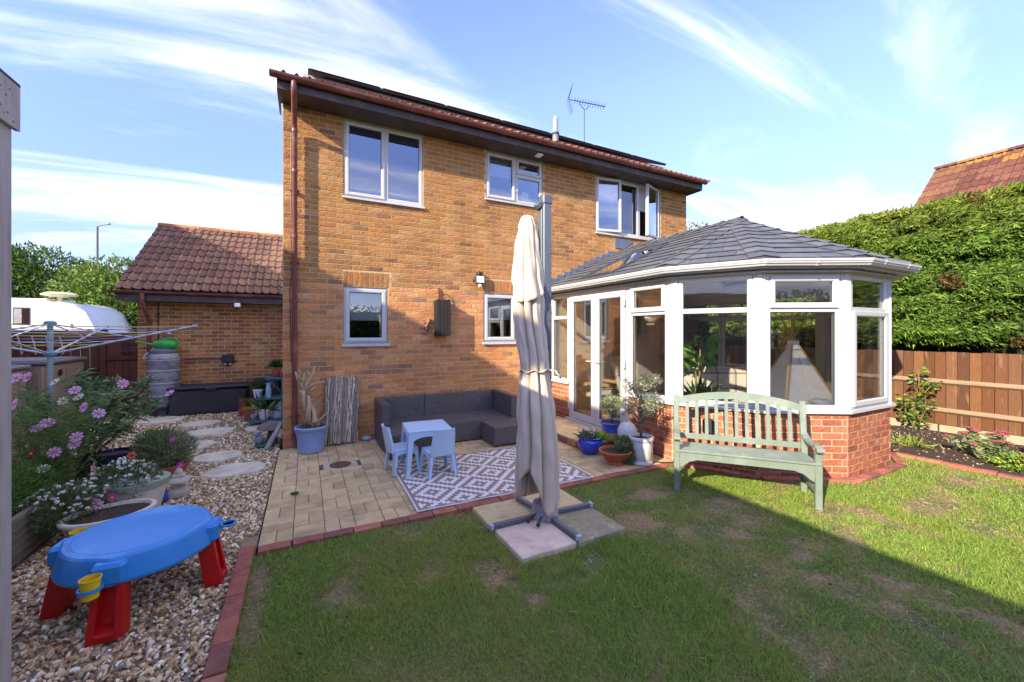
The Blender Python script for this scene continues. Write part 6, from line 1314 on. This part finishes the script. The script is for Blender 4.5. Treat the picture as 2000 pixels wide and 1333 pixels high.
m_gate=mat('dark_fence_wood',(1,1,1),.85,.2,9,bump=.5,bs=30,attr=True,spec=.2,stretch=(9,9,.9))
fe=thing('timber_fence','dark brown timber fence behind the storage boxes','fence',(-4.6,3.62,.05))
for k in range(13): b=MB(); b.col=jit(S(92,60,46),.15); b.box(.125*k,.125*k+.12,0,.018,0,1.60,.003); b.build('board',m_gate,fe)
b=MB(); b.col=S(84,56,44)
for z in(.3,.85,1.4): b.box(0,1.63,-.04,-.0,z,z+.07,.004)
b.build('rail',m_gate,fe)
gt_=thing('timber_gate','dark red brown timber gate with black bolts next to the garage','gate',(-2.98,3.58,.05))
for k in range(4): b=MB(); b.col=jit(S(98,58,44),.12); b.box(.108*k,.108*k+.104,0,.02,0,1.55,.003); b.build('board',m_gate,gt_)
b=MB(); b.col=S(84,52,42); b.box(0,.432,-.035,-.0,1.05,1.13,.004); b.box(.0,.432,-.035,0,.25,.33,.004); b.build('rail',m_gate,gt_); one('bolt',m_black,gt_,lambda b:(b.box(.20,.43,-.05,-.036,1.2,1.225),b.tube([(.2,-.06,1.21),(.43,-.06,1.21)],.012,6),b.box(.28,.31,-.08,-.05,1.17,1.25),b.box(.2,.43,-.05,-.036,1.35,1.37)))
b=MB(); b.col=S(90,56,44); b.box(-.10,-.01,-.03,.06,0,1.62,.004); b.build('post',m_gate,gt_)
hk=0
for k in range(6):
    t=thing('hanging_tool',['small garden trowel with wooden handle hanging on the fence, first from the left','garden hand fork hanging on the fence, second from the left','wooden handled weeder hanging on the fence, third from the left','hand rake hanging on the fence, fourth from the left','short hoe hanging on the fence, fifth from the left','bulb planter hanging on the fence, sixth from the left'][k],'garden tool',(-4.45+.17*k,3.56,1.55),R(0),'hand tools hung along the fence')
    one('handle',mat('tool_handle',S(190,170,140),.6),t,lambda b:b.tube([(0,0,0),(.035,0,-.15)],.011,6)); one('blade',m_chrome,t,lambda b:(b.tube([(.035,0,-.15),(.05,-.01,-.22)],.005,6),b.prism([(.03,0,-.22),(.075,0,-.22),(.07,0,-.30),(.055,0,-.33),(.035,0,-.30)],(0,-.006,0))))
# ---------------------------------------------------------------- caravan, trees, lamp post
cv=thing('caravan','white touring caravan parked behind the fence','caravan',(-7.55,12.1,0),R(-8))
m_cv=mat('caravan_white',S(220,222,222),.35,.05,2,coat=.2)
prof=[(-3.6,.45),(-3.6,2.25),(-3.45,2.55),(-3.1,2.68),(.7,2.60),(1.05,2.50),(1.32,2.30),(1.62,1.6),(1.7,1.0),(1.6,.45)]
one('body',m_cv,cv,lambda b:(b.prism([(x,0,z) for x,z in prof],(0,2.2,0)),b.box(-2.9,.2,.3,1.7,2.62,2.72,.04)),None)
for x0,x1,z0,z1,mm in((-.45,-.05,1.85,2.40,m_black),(.3,1.4,1.35,1.62,m_black)): w_=one('window',mm,cv,lambda b:b.box(x0,x1,-.02,-.002,z0,z1,.01)); one('pane',m_glass,w_,lambda b:b.box(x0+.03,x1-.03,-.028,-.022,z0+.04,z1-.04))
one('stripe',mat('caravan_stripe',S(70,84,110),.5),cv,lambda b:(b.box(-3.5,1.5,-.004,-.001,1.50,1.56),)); one('tail_light',mat('tail_red',S(200,20,20),.3),cv,lambda b:b.box(-1.20,-1.05,-.03,-.002,2.36,2.5,.01)); one('roof_vent',mat('vent_cream',S(226,216,176),.6),cv,lambda b:(b.lathe([(.06,2.6),(.06,2.78),(.42,2.84),(.45,2.88),(.3,2.95),(1e-4,2.97)],(.35,.6,0),24)),40); one('wheel',MATS['rubber'],cv,lambda b:b.tube([(-.2,.05,.33),(-.2,.25,.33)],.33,20)); one('door_handle',m_lgrey,cv,lambda b:b.box(.95,.98,-.03,-.002,1.75,1.9,.005))
LR=[S(74,104,40),S(96,124,48),S(58,86,34),S(118,142,58),S(84,112,44)]
def tree(name,label,loc,lobes,nleaf,Lf,Wf,cols,trunk_h,group=None,trunk_r=.16):
    t=thing(name,label,'tree',loc,0,group)
    one('trunk',m_bark,t,lambda b:([b.tube([(0,0,0),(.05,.03,trunk_h*.5),(l[0]*.4,l[1]*.4,trunk_h*.8),(l[0],l[1],l[2])],[trunk_r,trunk_r*.75,trunk_r*.45,.03],7) for l in lobes[:6]]),True)
    vol=np.array([l[3]*l[4]*l[5] for l in lobes])**.7; vol/=vol.sum(); Ps=[];Ds=[]
    for l,v in zip(lobes,vol):
        n=int(nleaf*v); d=rdir(n); r=(1-.55*rng.random(n)**2)[:,None]*(1+.16*(fbm(d[:,0]*3+l[0],d[:,1]*3+d[:,2]*3,5,1.3)-.5)[:,None]*2); Ps.append(np.array(l[:3])+d*r*np.array(l[3:6])); Ds.append(d*.8+rdir(n)*.9+np.array([0,0,.25]))
    Pt=np.concatenate(Ps);D=np.concatenate(Ds); leaves('crown',m_leaf,t,Pt,D,Lf*rng.uniform(.6,1.2,len(Pt)),Wf*rng.uniform(.7,1.2,len(Pt)),rc(cols,len(Pt),.25)); return t
tree('laurel_tree','dense dark green laurel tree behind the caravan, left of two',(-9.4,17.0,0),[(0,0,3.2,1.9,1.6,1.9),(-1.6,.3,3.0,1.6,1.5,2.0),(1.3,.2,2.6,1.5,1.4,1.9),(.2,-.5,1.6,2.0,1.2,1.5),(-1.0,-.3,4.0,1.1,1.0,1.1),(2.2,0,2.0,1.0,1.0,1.5)],24000,.20,.07,LR,2.6,'laurel trees behind the caravan')
tree('laurel_tree','paler green laurel tree between caravan and garage, right of two',(-6.3,15.2,0),[(0,0,3.0,1.5,1.3,1.6),(1.2,0,2.6,1.3,1.2,1.7),(-1.0,.2,2.7,1.2,1.2,1.5),(.4,-.3,1.5,1.7,1.1,1.4),(2.0,.1,2.2,1.0,1.0,1.5)],17000,.19,.07,[S(96,124,48),S(124,148,62),S(80,108,42),S(140,160,74)],2.4,'laurel trees behind the caravan')
ls=thing('street_lamp','tall grey street lamp post with flat lantern head','street lamp',(-11.29,27.64,0)); one('post',mat('lamp_post_grey',S(110,108,104),.5),ls,lambda b:b.tube([(0,0,0),(0,0,4),(0,0,8.2)],[.10,.075,.06],10),40); one('lantern',mat('lamp_head',S(120,122,124),.5),ls,lambda b:(b.bar((0,0,8.2),(.25,-.1,8.3),.06,.05),b.prism([(.2,-.02,8.26),(.72,-.30,8.30),(.66,-.40,8.30),(.16,-.12,8.26)],(0,0,.09))))
# ---------------------------------------------------------------- neighbouring house, left of the picture (its shade crosses lawn and wall)
nh=thing('neighbour_house','brick house outside the left picture edge that shades the patio','house',(-6.0,-1.0,0))
b=MB(); b.col=S(170,110,70); b.box(-8,-.35,-5.6,5.6,-.1,5.9); b.build('wall',m_brick,nh); b=MB(); b.col=S(110,72,58); b.prism([(0,-6,6.04),(-4.2,-6,7.95),(-8.4,-6,6.04),(-8.4,-6,5.94),(0,-6,5.94)],(0,12,0)); b.build('roof',m_tile,nh)
for y in(-3.5,0,3.5):
    w_=one('window',m_upvc,nh,lambda b:b.box(-.349,-.30,y-.6,y+.6,3.6,4.7,.01)); one('pane',m_glass,w_,lambda b:b.box(-.299,-.295,y-.52,y+.52,3.68,4.62))
# ---------------------------------------------------------------- right boundary
fr=thing('garden_fence','brown timber fence with two pale rails below the hedge','fence',(9.40,-9.0,0))
wp=dim([S(118,78,52),S(108,70,46),S(128,86,56),S(102,68,48),S(124,86,60)],.88)
y=0;k=0
while y<10.5:
    wd=.128; b=MB(); b.col=jit(wp[k%5],.12); b.box(0.0+.004*(k%2),.018+.004*(k%2),y,y+wd-.006,.13,1.30+random.uniform(-.008,.008),.003); b.build('board',m_wood,fr); y+=wd; k+=1
m_rail=mat('pale_rail',S(150,124,94),.85,.15,7,bump=.4,bs=30,stretch=(8,.6,8))
for z in(.36,.82): one('rail',m_rail,fr,lambda b:b.prism([(-.002,0,z-.045),(-.045,0,z-.012),(-.045,0,z+.012),(-.002,0,z+.045)],(0,10.5,0)))
for k in range(4): one('gravel_board',mat('concrete_board',S(170,152,122),.95,.15,8,bump=.4,bs=50),fr,lambda b:b.box(-.012,.03,2.6*k+.01,2.6*k+2.59,-.05,.125,.004))
hd=thing('conifer_hedge','tall clipped green conifer hedge rising above the fence','hedge',(10.4,-2,0))
# dark inner mass, then sprays
ny,nz_=60,14; V=[];F=[]
def hx(y,z): return 9.78-10.4+.22*(fbm(y,z,31,.9)-.5)*2+ .32*np.clip((1.6-z)/.5,0,1)+.55*np.clip((z-3.2)/.75,0,1)**2
ys=np.linspace(-8,12,ny); zs=np.linspace(1.2,3.86,nz_)
for yy in ys:
    row=[(float(hx(yy,z))+.12,yy,z) for z in zs]+[(.3,yy,3.9),(1.2,yy,3.7),(1.25,yy,0),(.4,yy,0)]; V+=row
m_=nz_+4
for i in range(ny-1):
    for j in range(m_): j2=(j+1)%m_; F.append((i*m_+j,(i+1)*m_+j,(i+1)*m_+j2,i*m_+j2))
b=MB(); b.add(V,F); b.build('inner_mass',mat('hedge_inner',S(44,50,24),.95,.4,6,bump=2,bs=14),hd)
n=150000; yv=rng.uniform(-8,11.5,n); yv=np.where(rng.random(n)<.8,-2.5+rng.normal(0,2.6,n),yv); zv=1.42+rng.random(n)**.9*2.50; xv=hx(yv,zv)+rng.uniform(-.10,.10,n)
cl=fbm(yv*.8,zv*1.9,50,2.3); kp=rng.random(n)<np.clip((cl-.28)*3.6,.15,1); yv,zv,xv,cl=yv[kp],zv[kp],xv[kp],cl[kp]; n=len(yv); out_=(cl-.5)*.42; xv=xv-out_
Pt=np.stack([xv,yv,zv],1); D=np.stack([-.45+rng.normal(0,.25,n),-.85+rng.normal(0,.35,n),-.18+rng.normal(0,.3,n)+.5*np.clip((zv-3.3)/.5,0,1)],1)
hc=rc([S(104,138,56),S(124,154,64),S(86,120,48),S(142,168,78)],n,.2); top=np.clip((zv-3.0)/.8,0,1)[:,None]; hc=hc*(.58+.66*cl[:,None]); hc=hc*(1-top*.35)+np.array(S(190,188,84))*top*.28  # outer clumps and top coloured lighter as if lit, gaps darker
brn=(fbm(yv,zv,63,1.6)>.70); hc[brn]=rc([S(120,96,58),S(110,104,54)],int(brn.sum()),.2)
# each spray: a main leaf and two side leaflets
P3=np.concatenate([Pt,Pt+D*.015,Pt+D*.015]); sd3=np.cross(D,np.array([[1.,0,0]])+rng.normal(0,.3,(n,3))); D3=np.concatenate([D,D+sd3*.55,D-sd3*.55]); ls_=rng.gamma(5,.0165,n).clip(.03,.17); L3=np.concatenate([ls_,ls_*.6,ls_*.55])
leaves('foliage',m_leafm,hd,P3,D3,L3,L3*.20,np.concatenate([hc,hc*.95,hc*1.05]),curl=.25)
n=26000; yv=rng.uniform(-8,11,n); xv=rng.uniform(-.5,1.2,n)+.1; zv=3.82+.08*(fbm(xv,yv,71,1.5)-.3)+.03*rng.random(n)-.10*np.clip(-xv-.1,0,1); Pt=np.stack([xv,yv,zv],1); D=rdir(n,.3)
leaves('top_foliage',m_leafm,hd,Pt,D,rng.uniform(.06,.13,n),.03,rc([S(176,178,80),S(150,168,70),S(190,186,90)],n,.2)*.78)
# dark stems visible under the hedge
one('stem',m_bark,hd,lambda b:[b.tube([(.0+random.uniform(-.1,.15),-6+.8*k,0),(.0,-6+.8*k+random.uniform(-.1,.1),1.6)],.05,6) for k in range(18)])
# climbing rose
rs=thing('rose_bush','thin climbing rose with green leaves against the fence','rose',(9.15,-3.62,0)); st_=[[(0,0,0),(-.05,.03,.4),(.03,-.02,.8),(.05,.0,1.02)],[(0,.02,0),(.08,-.08,.35),(.0,-.1,.65),(.06,-.2,.85)],[(0,0,0),(-.1,.1,.3),(-.08,.12,.55)]]
one('stem',MATS['green_stem'],rs,lambda b:[b.tube(s_,.007,5) for s_ in st_])
Pt=[];D=[]
for s_ in st_:
    for q in range(70):
        t=random.uniform(.3,len(s_)-1.001); i=int(t); u=t-i; a=Vector(s_[i])*(1-u)+Vector(s_[i+1])*u; an=random.uniform(0,6.28); Pt.append(tuple(a+Vector((.09*math.cos(an)*random.random(),.09*math.sin(an)*random.random(),random.gauss(0,.03))))); D.append((math.cos(an),math.sin(an),random.uniform(-.5,.4)))
Pt=np.array(Pt); leaves('foliage',m_leaf,rs,Pt,np.array(D),rng.uniform(.06,.10,len(Pt)),rng.uniform(.045,.065,len(Pt)),rc([S(84,116,52),S(104,136,60),S(66,98,44),S(150,150,50)],len(Pt),.2))
# sedum clumps
def sedum(label,loc,r,nh):
    t=thing('sedum_plant',label,'plant',loc,0,'pink flowering sedum clumps'); heads=[];stm_=[]
    for k in range(nh):
        a=2*PI*k/nh+random.uniform(-.3,.3); q=r*random.uniform(.25,1); h=random.uniform(.32,.46)*(1-.35*q/r); e=(q*math.cos(a),q*math.sin(a),h); heads.append(e); stm_.append([(e[0]*.25,e[1]*.25,0),(e[0]*.7,e[1]*.7,h*.5),e])
    one('stem',MATS['green_stem'],t,lambda b:[b.tube(s_,.006,5) for s_ in stm_])
    Pt=[];D=[]
    for s_ in stm_:
        for q in range(36): tt=random.uniform(.1,.95); a=Vector(s_[0])*(1-tt)**2+Vector(s_[1])*2*tt*(1-tt)+Vector(s_[2])*tt*tt; an=random.uniform(0,6.28); Pt.append(tuple(a)); D.append((math.cos(an),math.sin(an),random.uniform(.0,.7)))
    Pt=np.array(Pt); leaves('foliage',m_leafm,t,Pt,np.array(D),rng.uniform(.05,.085,len(Pt)),rng.uniform(.03,.045,len(Pt)),rc([S(128,144,104),S(146,160,120),S(108,126,84),S(150,150,80)],len(Pt),.15))
    b=MB(); b.col=(1,1,1)
    for e in heads:
        for q in range(26): aa=random.uniform(0,6.28); rr_=.05*math.sqrt(random.random()); b.ball((e[0]+rr_*math.cos(aa),e[1]+rr_*math.sin(aa),e[2]+.012-rr_*.2),random.uniform(.007,.011),4,col=jit(S(176,82,96),.18))
    b.build('flower_heads',m_petal,t,kind='stuff')
sedum('pink flowering sedum clump in the border by the fence',(8.02,-4.62,0),.34,16); sedum('smaller sedum clump at the right picture edge',(8.45,-5.05,0),.28,10)
# small border plants
bp2=thing('border_plant','low yellow green seedlings on the border soil','plant',(7.95,-3.95,.02)); grassy(bp2,90,(0,0,0),.18,.16,[S(130,150,60),S(150,160,80)],.8,.012)
bp3=thing('border_plant','leafy green plant at the front of the border under the sedum','plant',(7.75,-5.05,.02)); bush(bp3,500,(0,0,.05),(.25,.35,.10),.06,.04,[S(96,130,50),S(120,150,60),S(150,160,60)])
# neighbour's roof beyond the hedge
nr=thing('neighbour_house','neighbouring house roof of red tiles with orange lichen beyond the hedge','house',(0,0,0))
RX,RZ=15.0,5.93; pit=math.atan(.87); y1=-2.24
one('gable',mat('gable_brick',S(160,100,70),.9,.2,6),nr,lambda b:(b.prism([(RX,y1+.0,RZ-.1),(RX-4.2,y1,RZ-.1-4.2*.87),(RX+4.2,y1,RZ-.1-4.2*.87)],(0,-9,0)),b.box(RX-3.9,RX+3.9,y1-9,y1-.1,-.1,2.4)))
nrf=one('roof',mat('roof_under',S(90,60,48),.9),nr,lambda b:(b.add([(RX,y1+.1,RZ-.05),(RX,y1-9,RZ-.05),(RX-4.4,y1-9,RZ-.05-4.4*.87),(RX-4.4,y1+.1,RZ-.05-4.4*.87)],[(0,3,2,1)]),b.add([(RX,y1+.1,RZ-.05),(RX,y1-9,RZ-.05),(RX+4.4,y1-9,RZ-.05-4.4*.87),(RX+4.4,y1+.1,RZ-.05-4.4*.87)],[(0,1,2,3)])))
ntp=dim([S(124,80,64),S(116,72,58),S(134,88,70),S(108,70,58),S(128,86,64)],.8); lic=[S(146,108,58),S(138,98,56),S(132,94,62)]
ntv=[]
for i in range(24):
    g=tile_geo(.30,.36,jit((ntp[i%5] if i<14 else lic[i%3] if i<19 else tuple((p+q)/2 for p,q in zip(ntp[i%5],lic[i%3]))),.1,.04),.02,2,.035); ntv.append((g.mesh('tile',m_ntile,40),g))
its=[]; sl=math.hypot(1,.87)
for r in range(12):
    for k in range(16):
        t=.30*(r+1); x=RX-t/sl; z=RZ-t/sl*.87-.02; yy=y1+.08-.15-.30*k
        p_lic=max(0,.60-.26*r)+(.40 if k==0 else .0); v=14+random.randrange(10) if random.random()<p_lic else random.randrange(14)
        its.append(((x,yy,z),Matrix.Rotation(-PI/2,4,'Z')@Matrix.Rotation(pit,4,'X'),(1,1,1),v))
pieces('roof_tile','roof_tiles',its,ntv,nrf,limit=200)
for k in range(12):
    b=MB(); b.col=jit(lic[k%3] if k%3 else ntp[k%5],.12); pr=[(.14*math.cos(t),.09*math.sin(t)) for t in [PI*j/8 for j in range(9)]]; yy=y1+.1-.42*k
    b.prism([(RX+p,yy,RZ-.07+q) for p,q in pr]+[(RX+p*.85,yy,RZ-.07+q*.8) for p,q in pr[::-1]],(0,-.41,0)); b.build('ridge_tile',m_ntile,nrf,40)
tree('broadleaf_tree','small yellowing tree just visible behind the house corner',(12.3,3.2,0),[(0,0,4.4,.9,.9,1.0),(.5,.3,4.0,.9,.8,.9),(-.5,.2,3.7,.9,.9,1.0)],5000,.12,.06,[S(150,140,50),S(120,130,50),S(170,150,70),S(96,112,44)],3.6)
# garden boundary behind the camera, reflected in the glass
bh=thing('boundary_hedge','mixed green hedge closing the garden behind the camera','hedge',(3,-12.2,0)); one('inner_mass',MATS['hedge_inner'],bh,lambda b:b.box(-9,7,-.5,.5,0,2.5,.3))
n=14000; Pt=np.stack([rng.uniform(-9,7,n),.5+rng.uniform(-.1,.25,n),rng.uniform(.05,2.7,n)],1); leaves('foliage',m_leafm,bh,Pt,np.stack([rng.normal(0,.6,n),np.abs(rng.normal(.8,.3,n)),rng.normal(.1,.5,n)],1),.14,.07,rc(LR,n,.25))
# ---------------------------------------------------------------- gravel stones
def inside_any(x,y,lst): 
    m=np.zeros(len(x),bool)
    for (cx,cy,rx,ry) in lst: m|=((x-cx)/rx)**2+((y-cy)/ry)**2<1
    return m
def scatter(n,x0,x1,y0,y1): return rng.uniform(x0,x1,n),rng.uniform(y0,y1,n)
gx=[];gy=[];gs=[]
for (n,x0,x1,y0,y1,s0,s1) in((8500,-1.5,-.16,-4.9,-2.6,.010,.021),(7500,-2.0,-.06,-2.6,-.6,.011,.022),(6500,-2.4,-.05,-.6,1.2,.012,.023),(4600,-2.8,-.02,1.2,3.5,.014,.025)):
    a,b_=scatter(n,x0,x1,y0,y1); gx.append(a);gy.append(b_);gs.append(rng.uniform(s0,s1,n))
gx=np.concatenate(gx);gy=np.concatenate(gy);gs=np.concatenate(gs)
k=~inside_any(gx,gy,[(c[0],c[1],rx*.92,ry*.92) for c,rx,ry,_ in steps])&~((gx<-1.49)&(gy<-1.78)); gx,gy,gs=gx[k],gy[k],gs[k]; n=len(gx)
phi=(1+5**.5)/2; ico=np.array([(-1,phi,0),(1,phi,0),(-1,-phi,0),(1,-phi,0),(0,-1,phi),(0,1,phi),(0,-1,-phi),(0,1,-phi),(phi,0,-1),(phi,0,1),(-phi,0,-1),(-phi,0,1)],float)/math.hypot(1,phi)
icf=np.array([(0,11,5),(0,5,1),(0,1,7),(0,7,10),(0,10,11),(1,5,9),(5,11,4),(11,10,2),(10,7,6),(7,1,8),(3,9,4),(3,4,2),(3,2,6),(3,6,8),(3,8,9),(4,9,5),(2,4,11),(6,2,10),(8,6,7),(9,8,1)])
V=ico[None]*(1+rng.uniform(-.38,.30,(n,12,1))); V=V*np.stack([np.ones(n),rng.uniform(.55,.9,n),rng.uniform(.35,.65,n)],1)[:,None,:]
def rotm(n):
    q=rng.normal(size=(n,4)); q[:,1:3]*=.45; q/=np.linalg.norm(q,axis=1,keepdims=True); w_,x,y,z=q.T
    return np.stack([np.stack([1-2*(y*y+z*z),2*(x*y-z*w_),2*(x*z+y*w_)],1),np.stack([2*(x*y+z*w_),1-2*(x*x+z*z),2*(y*z-x*w_)],1),np.stack([2*(x*z-y*w_),2*(y*z+x*w_),1-2*(x*x+y*y)],1)],1)
V=np.einsum('nij,nkj->nki',rotm(n),V)*gs[:,None,None]; gz_=-.012+.1*np.clip(gy/3,0,1)+rng.uniform(-.004,.010,n); V+=np.stack([gx,gy,gz_],1)[:,None,:]
F=(icf[None]+np.arange(n)[:,None,None]*12).reshape(-1,3)
gc=rc([S(216,196,156),S(204,176,130),S(226,210,176),S(184,152,108),S(164,138,104),S(138,122,102),S(198,166,116),S(234,224,200),S(116,106,94),S(186,138,92),S(210,186,146),S(172,146,112)],n,.14)*1.14
st_o=link('gravel',npmesh('gravel',V.reshape(-1,3),F,m_gravel,np.repeat(gc,20,axis=0),smooth=50)); tag(st_o,'loose cream and brown gravel covering the side path','gravel',kind='stuff')
# pale chippings on the border
n=700; x,y=rng.uniform(7.42,9.3,n),rng.uniform(-6,-2.2,n); s=rng.uniform(.008,.018,n); V=ico[None]*(1+rng.uniform(-.2,.2,(n,12,1))); V=np.einsum('nij,nkj->nki',rotm(n),V*np.array([1,.8,.5]))*s[:,None,None]+np.stack([x,y,np.full(n,.012)+.03*(fbm(x,y,21,2.5)-.3)],1)[:,None,:]
F=(icf[None]+np.arange(n)[:,None,None]*12).reshape(-1,3); tag(link('chippings',npmesh('chippings',V.reshape(-1,3),F,m_gravel,np.repeat(rc([S(170,150,120),S(140,118,90),S(116,94,70)],n,.2),20,axis=0),smooth=True)),'pale chippings scattered over the border soil','chippings',kind='stuff')
# ---------------------------------------------------------------- grass
BARE=[(2.0,-4.12,.33,.20),(1.45,-3.95,.20,.22),(2.85,-3.85,.34,.22),(3.35,-3.45,.40,.16),(3.05,-4.15,.30,.12),(3.75,-3.95,.45,.16),(3.6,-4.7,.30,.14),(4.7,-4.55,.35,.18),(5.6,-4.85,.5,.16),(6.6,-4.75,.5,.18),(4.9,-3.9,.4,.12),(3.35,-5.25,.16,.35),(1.6,-3.3,.05,.05),(.02,-3.5,.08,.5),(7.0,-5.3,.3,.25)]
def bare(x,y):
    m=np.zeros(len(x))
    for cx,cy,rx,ry in BARE: m=np.maximum(m,np.clip(1.35-np.sqrt(((x-cx)/rx)**2+((y-cy)/ry)**2),0,1))
    nz=fbm(x,y,40,1.9); n2=fbm(x,y,47,6.5); m=np.clip((m*1.5-.2)*np.clip((n2-.28)*3.2,0,1.3),0,1); m=np.maximum(m,np.clip((nz*.7+n2*.3-.56)*5,0,.85)); return np.clip(m,0,1)
xs_=[];ys_=[]
for n,x0,x1,y0,y1 in((210000,-.075,2.6,-5.6,-2.945),(150000,2.2,5.2,-6.2,-2.945),(95000,4.0,7.3,-6.5,-3.2),(22000,-.05,7.3,-8.5,-5.5)):
    a,b_=scatter(n,x0,x1,y0,y1); xs_.append(a);ys_.append(b_)
x=np.concatenate(xs_);y=np.concatenate(ys_)
k=~((x>1.63)&(x<2.63)&(y>-3.94)&(y<-2.97)); 
# keep clear of the bay
for T,L in zip(segT,segL): 
    pass
cen=np.array([6.225,-2.48]); ang_=np.arctan2(y-cen[1],x-cen[0]); OB=offs(.12)
poly=np.array(OB); ins=np.zeros(len(x),bool); j=len(poly)-1
for i in range(len(poly)):
    xi,yi=poly[i];xj,yj=poly[j]; c_=((yi>y)!=(yj>y))&(x<(xj-xi)*(y-yi)/(yj-yi+1e-12)+xi); ins^=c_; j=i
k&=~ins; bm=bare(x,y); k&=rng.random(len(x))>np.clip(bm*1.25,0,.97); x,y,bm=x[k],y[k],bm[k]; n=len(x)
pn_=fbm(x,y,90,1.3); h=rng.uniform(.010,.027,n)*(.62+.95*pn_)*(1-.4*bm); tall=rng.random(n)<.08*(.4+1.2*pn_); h=np.where(tall,h*2.1,h); dist=np.hypot(x-CAM[0],y-CAM[1]); wd=np.clip(.0006+.00032*dist,.0010,.0026)*rng.uniform(.7,1.2,n)
az=rng.uniform(0,2*PI,n); lean=rng.uniform(.3,1.5,n); dx_,dy_=np.cos(az)*lean,np.sin(az)*lean; z0=lawn_z(x,y)
sx,sy=-np.sin(az+rng.normal(0,.5,n))*wd,np.cos(az+rng.normal(0,.5,n))*wd
V=np.empty((n,5,3)); V[:,0]=np.stack([x-sx,y-sy,z0-.002],1); V[:,1]=np.stack([x+sx,y+sy,z0-.002],1)
V[:,2]=np.stack([x+dx_*h*.45+sx*.8,y+dy_*h*.45+sy*.8,z0+h*.62],1); V[:,3]=np.stack([x+dx_*h*.45-sx*.8,y+dy_*h*.45-sy*.8,z0+h*.62],1); V[:,4]=np.stack([x+dx_*h*1.15,y+dy_*h*1.15,z0+h*.95],1)
I=np.arange(n)[:,None]*5; F=np.concatenate([I+np.array([[0,1,2]]),I+np.array([[0,2,3]]),I+np.array([[3,2,4]])],1).reshape(-1,3)
gcol=rc([S(130,160,62),S(146,176,70),S(112,146,54),S(162,184,82),S(134,162,72)],n,.2); yel=np.clip((fbm(x,y,120,.9)-.45)*2.2,0,.6)[:,None]; gcol=gcol*(1-yel*.6)+np.array(S(178,174,84))*yel*.6
dry=rng.random(n)<(.05+.5*bm); gcol[dry]=rc([S(186,164,108),S(164,138,86),S(150,128,84)],int(dry.sum()),.2)
gcol*=.95
go_=link('grass',npmesh('grass',V.reshape(-1,3),F,m_grass,np.repeat(gcol,3,axis=0))); tag(go_,'short patchy green lawn grass with dry blades','grass',kind='stuff')
# dry straw lying on the lawn
n=60000; x,y=rng.uniform(-.05,7.2,n),rng.uniform(-6.4,-2.98,n); bmm=bare(x,y); k=(rng.random(n)<(.14+.86*bmm))&~((x>1.63)&(x<2.63)&(y>-3.94)&(y<-2.97)); x,y=x[k],y[k]; n=len(x)
ins=np.zeros(n,bool); j=len(poly)-1
for i in range(len(poly)):
    xi,yi=poly[i];xj,yj=poly[j]; c_=((yi>y)!=(yj>y))&(x<(xj-xi)*(y-yi)/(yj-yi+1e-12)+xi); ins^=c_; j=i
x,y=x[~ins],y[~ins]; n=len(x); Pt=np.stack([x,y,lawn_z(x,y)+rng.uniform(.004,.02,n)],1); a=rng.uniform(0,6.28,n); D=np.stack([np.cos(a),np.sin(a),rng.uniform(-.05,.15,n)],1)
big=rng.random(n)<.012; so_=leaves('straw',m_gravel,None,Pt,D,np.where(big,rng.uniform(.05,.10,n),rng.uniform(.012,.04,n)),np.where(big,.005,.0022),rc([S(196,172,120),S(170,144,96),S(140,114,76),S(212,194,148),S(116,94,64)],n,.2),fold=.1,curl=.02); tag(so_,'dry straw and clippings lying on the lawn','straw',kind='stuff')
# a weed between the pavers
wd_=thing('paving_weed','tiny green weed growing between the patio pavers','weed',(.19,-1.86,0)); n=16; a=rng.uniform(0,6.28,n); leaves('leaf',m_leaf,wd_,np.zeros((n,3))+np.array([0,0,.004]),np.stack([np.cos(a),np.sin(a),np.full(n,.25)],1),.05,.02,rc([S(70,110,50)],n))

# a few fallen leaves
n=90; x,y=rng.uniform(.1,7.0,n),rng.uniform(-5.6,-3.05,n); k=~((x>1.6)&(x<2.65))&~((x>4.2)&(y>-4.35)); x,y=x[k],y[k]; n=len(x); a=rng.uniform(0,6.28,n)
fo=leaves('fallen_leaves',m_leafm,None,np.stack([x,y,lawn_z(x,y)+rng.uniform(.02,.035,n)],1),np.stack([np.cos(a),np.sin(a),rng.uniform(-.1,.2,n)],1),rng.uniform(.02,.045,n),rng.uniform(.014,.025,n),rc([S(150,110,60),S(176,140,70),S(120,84,50)],n,.2),curl=.2); tag(fo,'small dry leaves scattered over the lawn','leaves',kind='stuff')
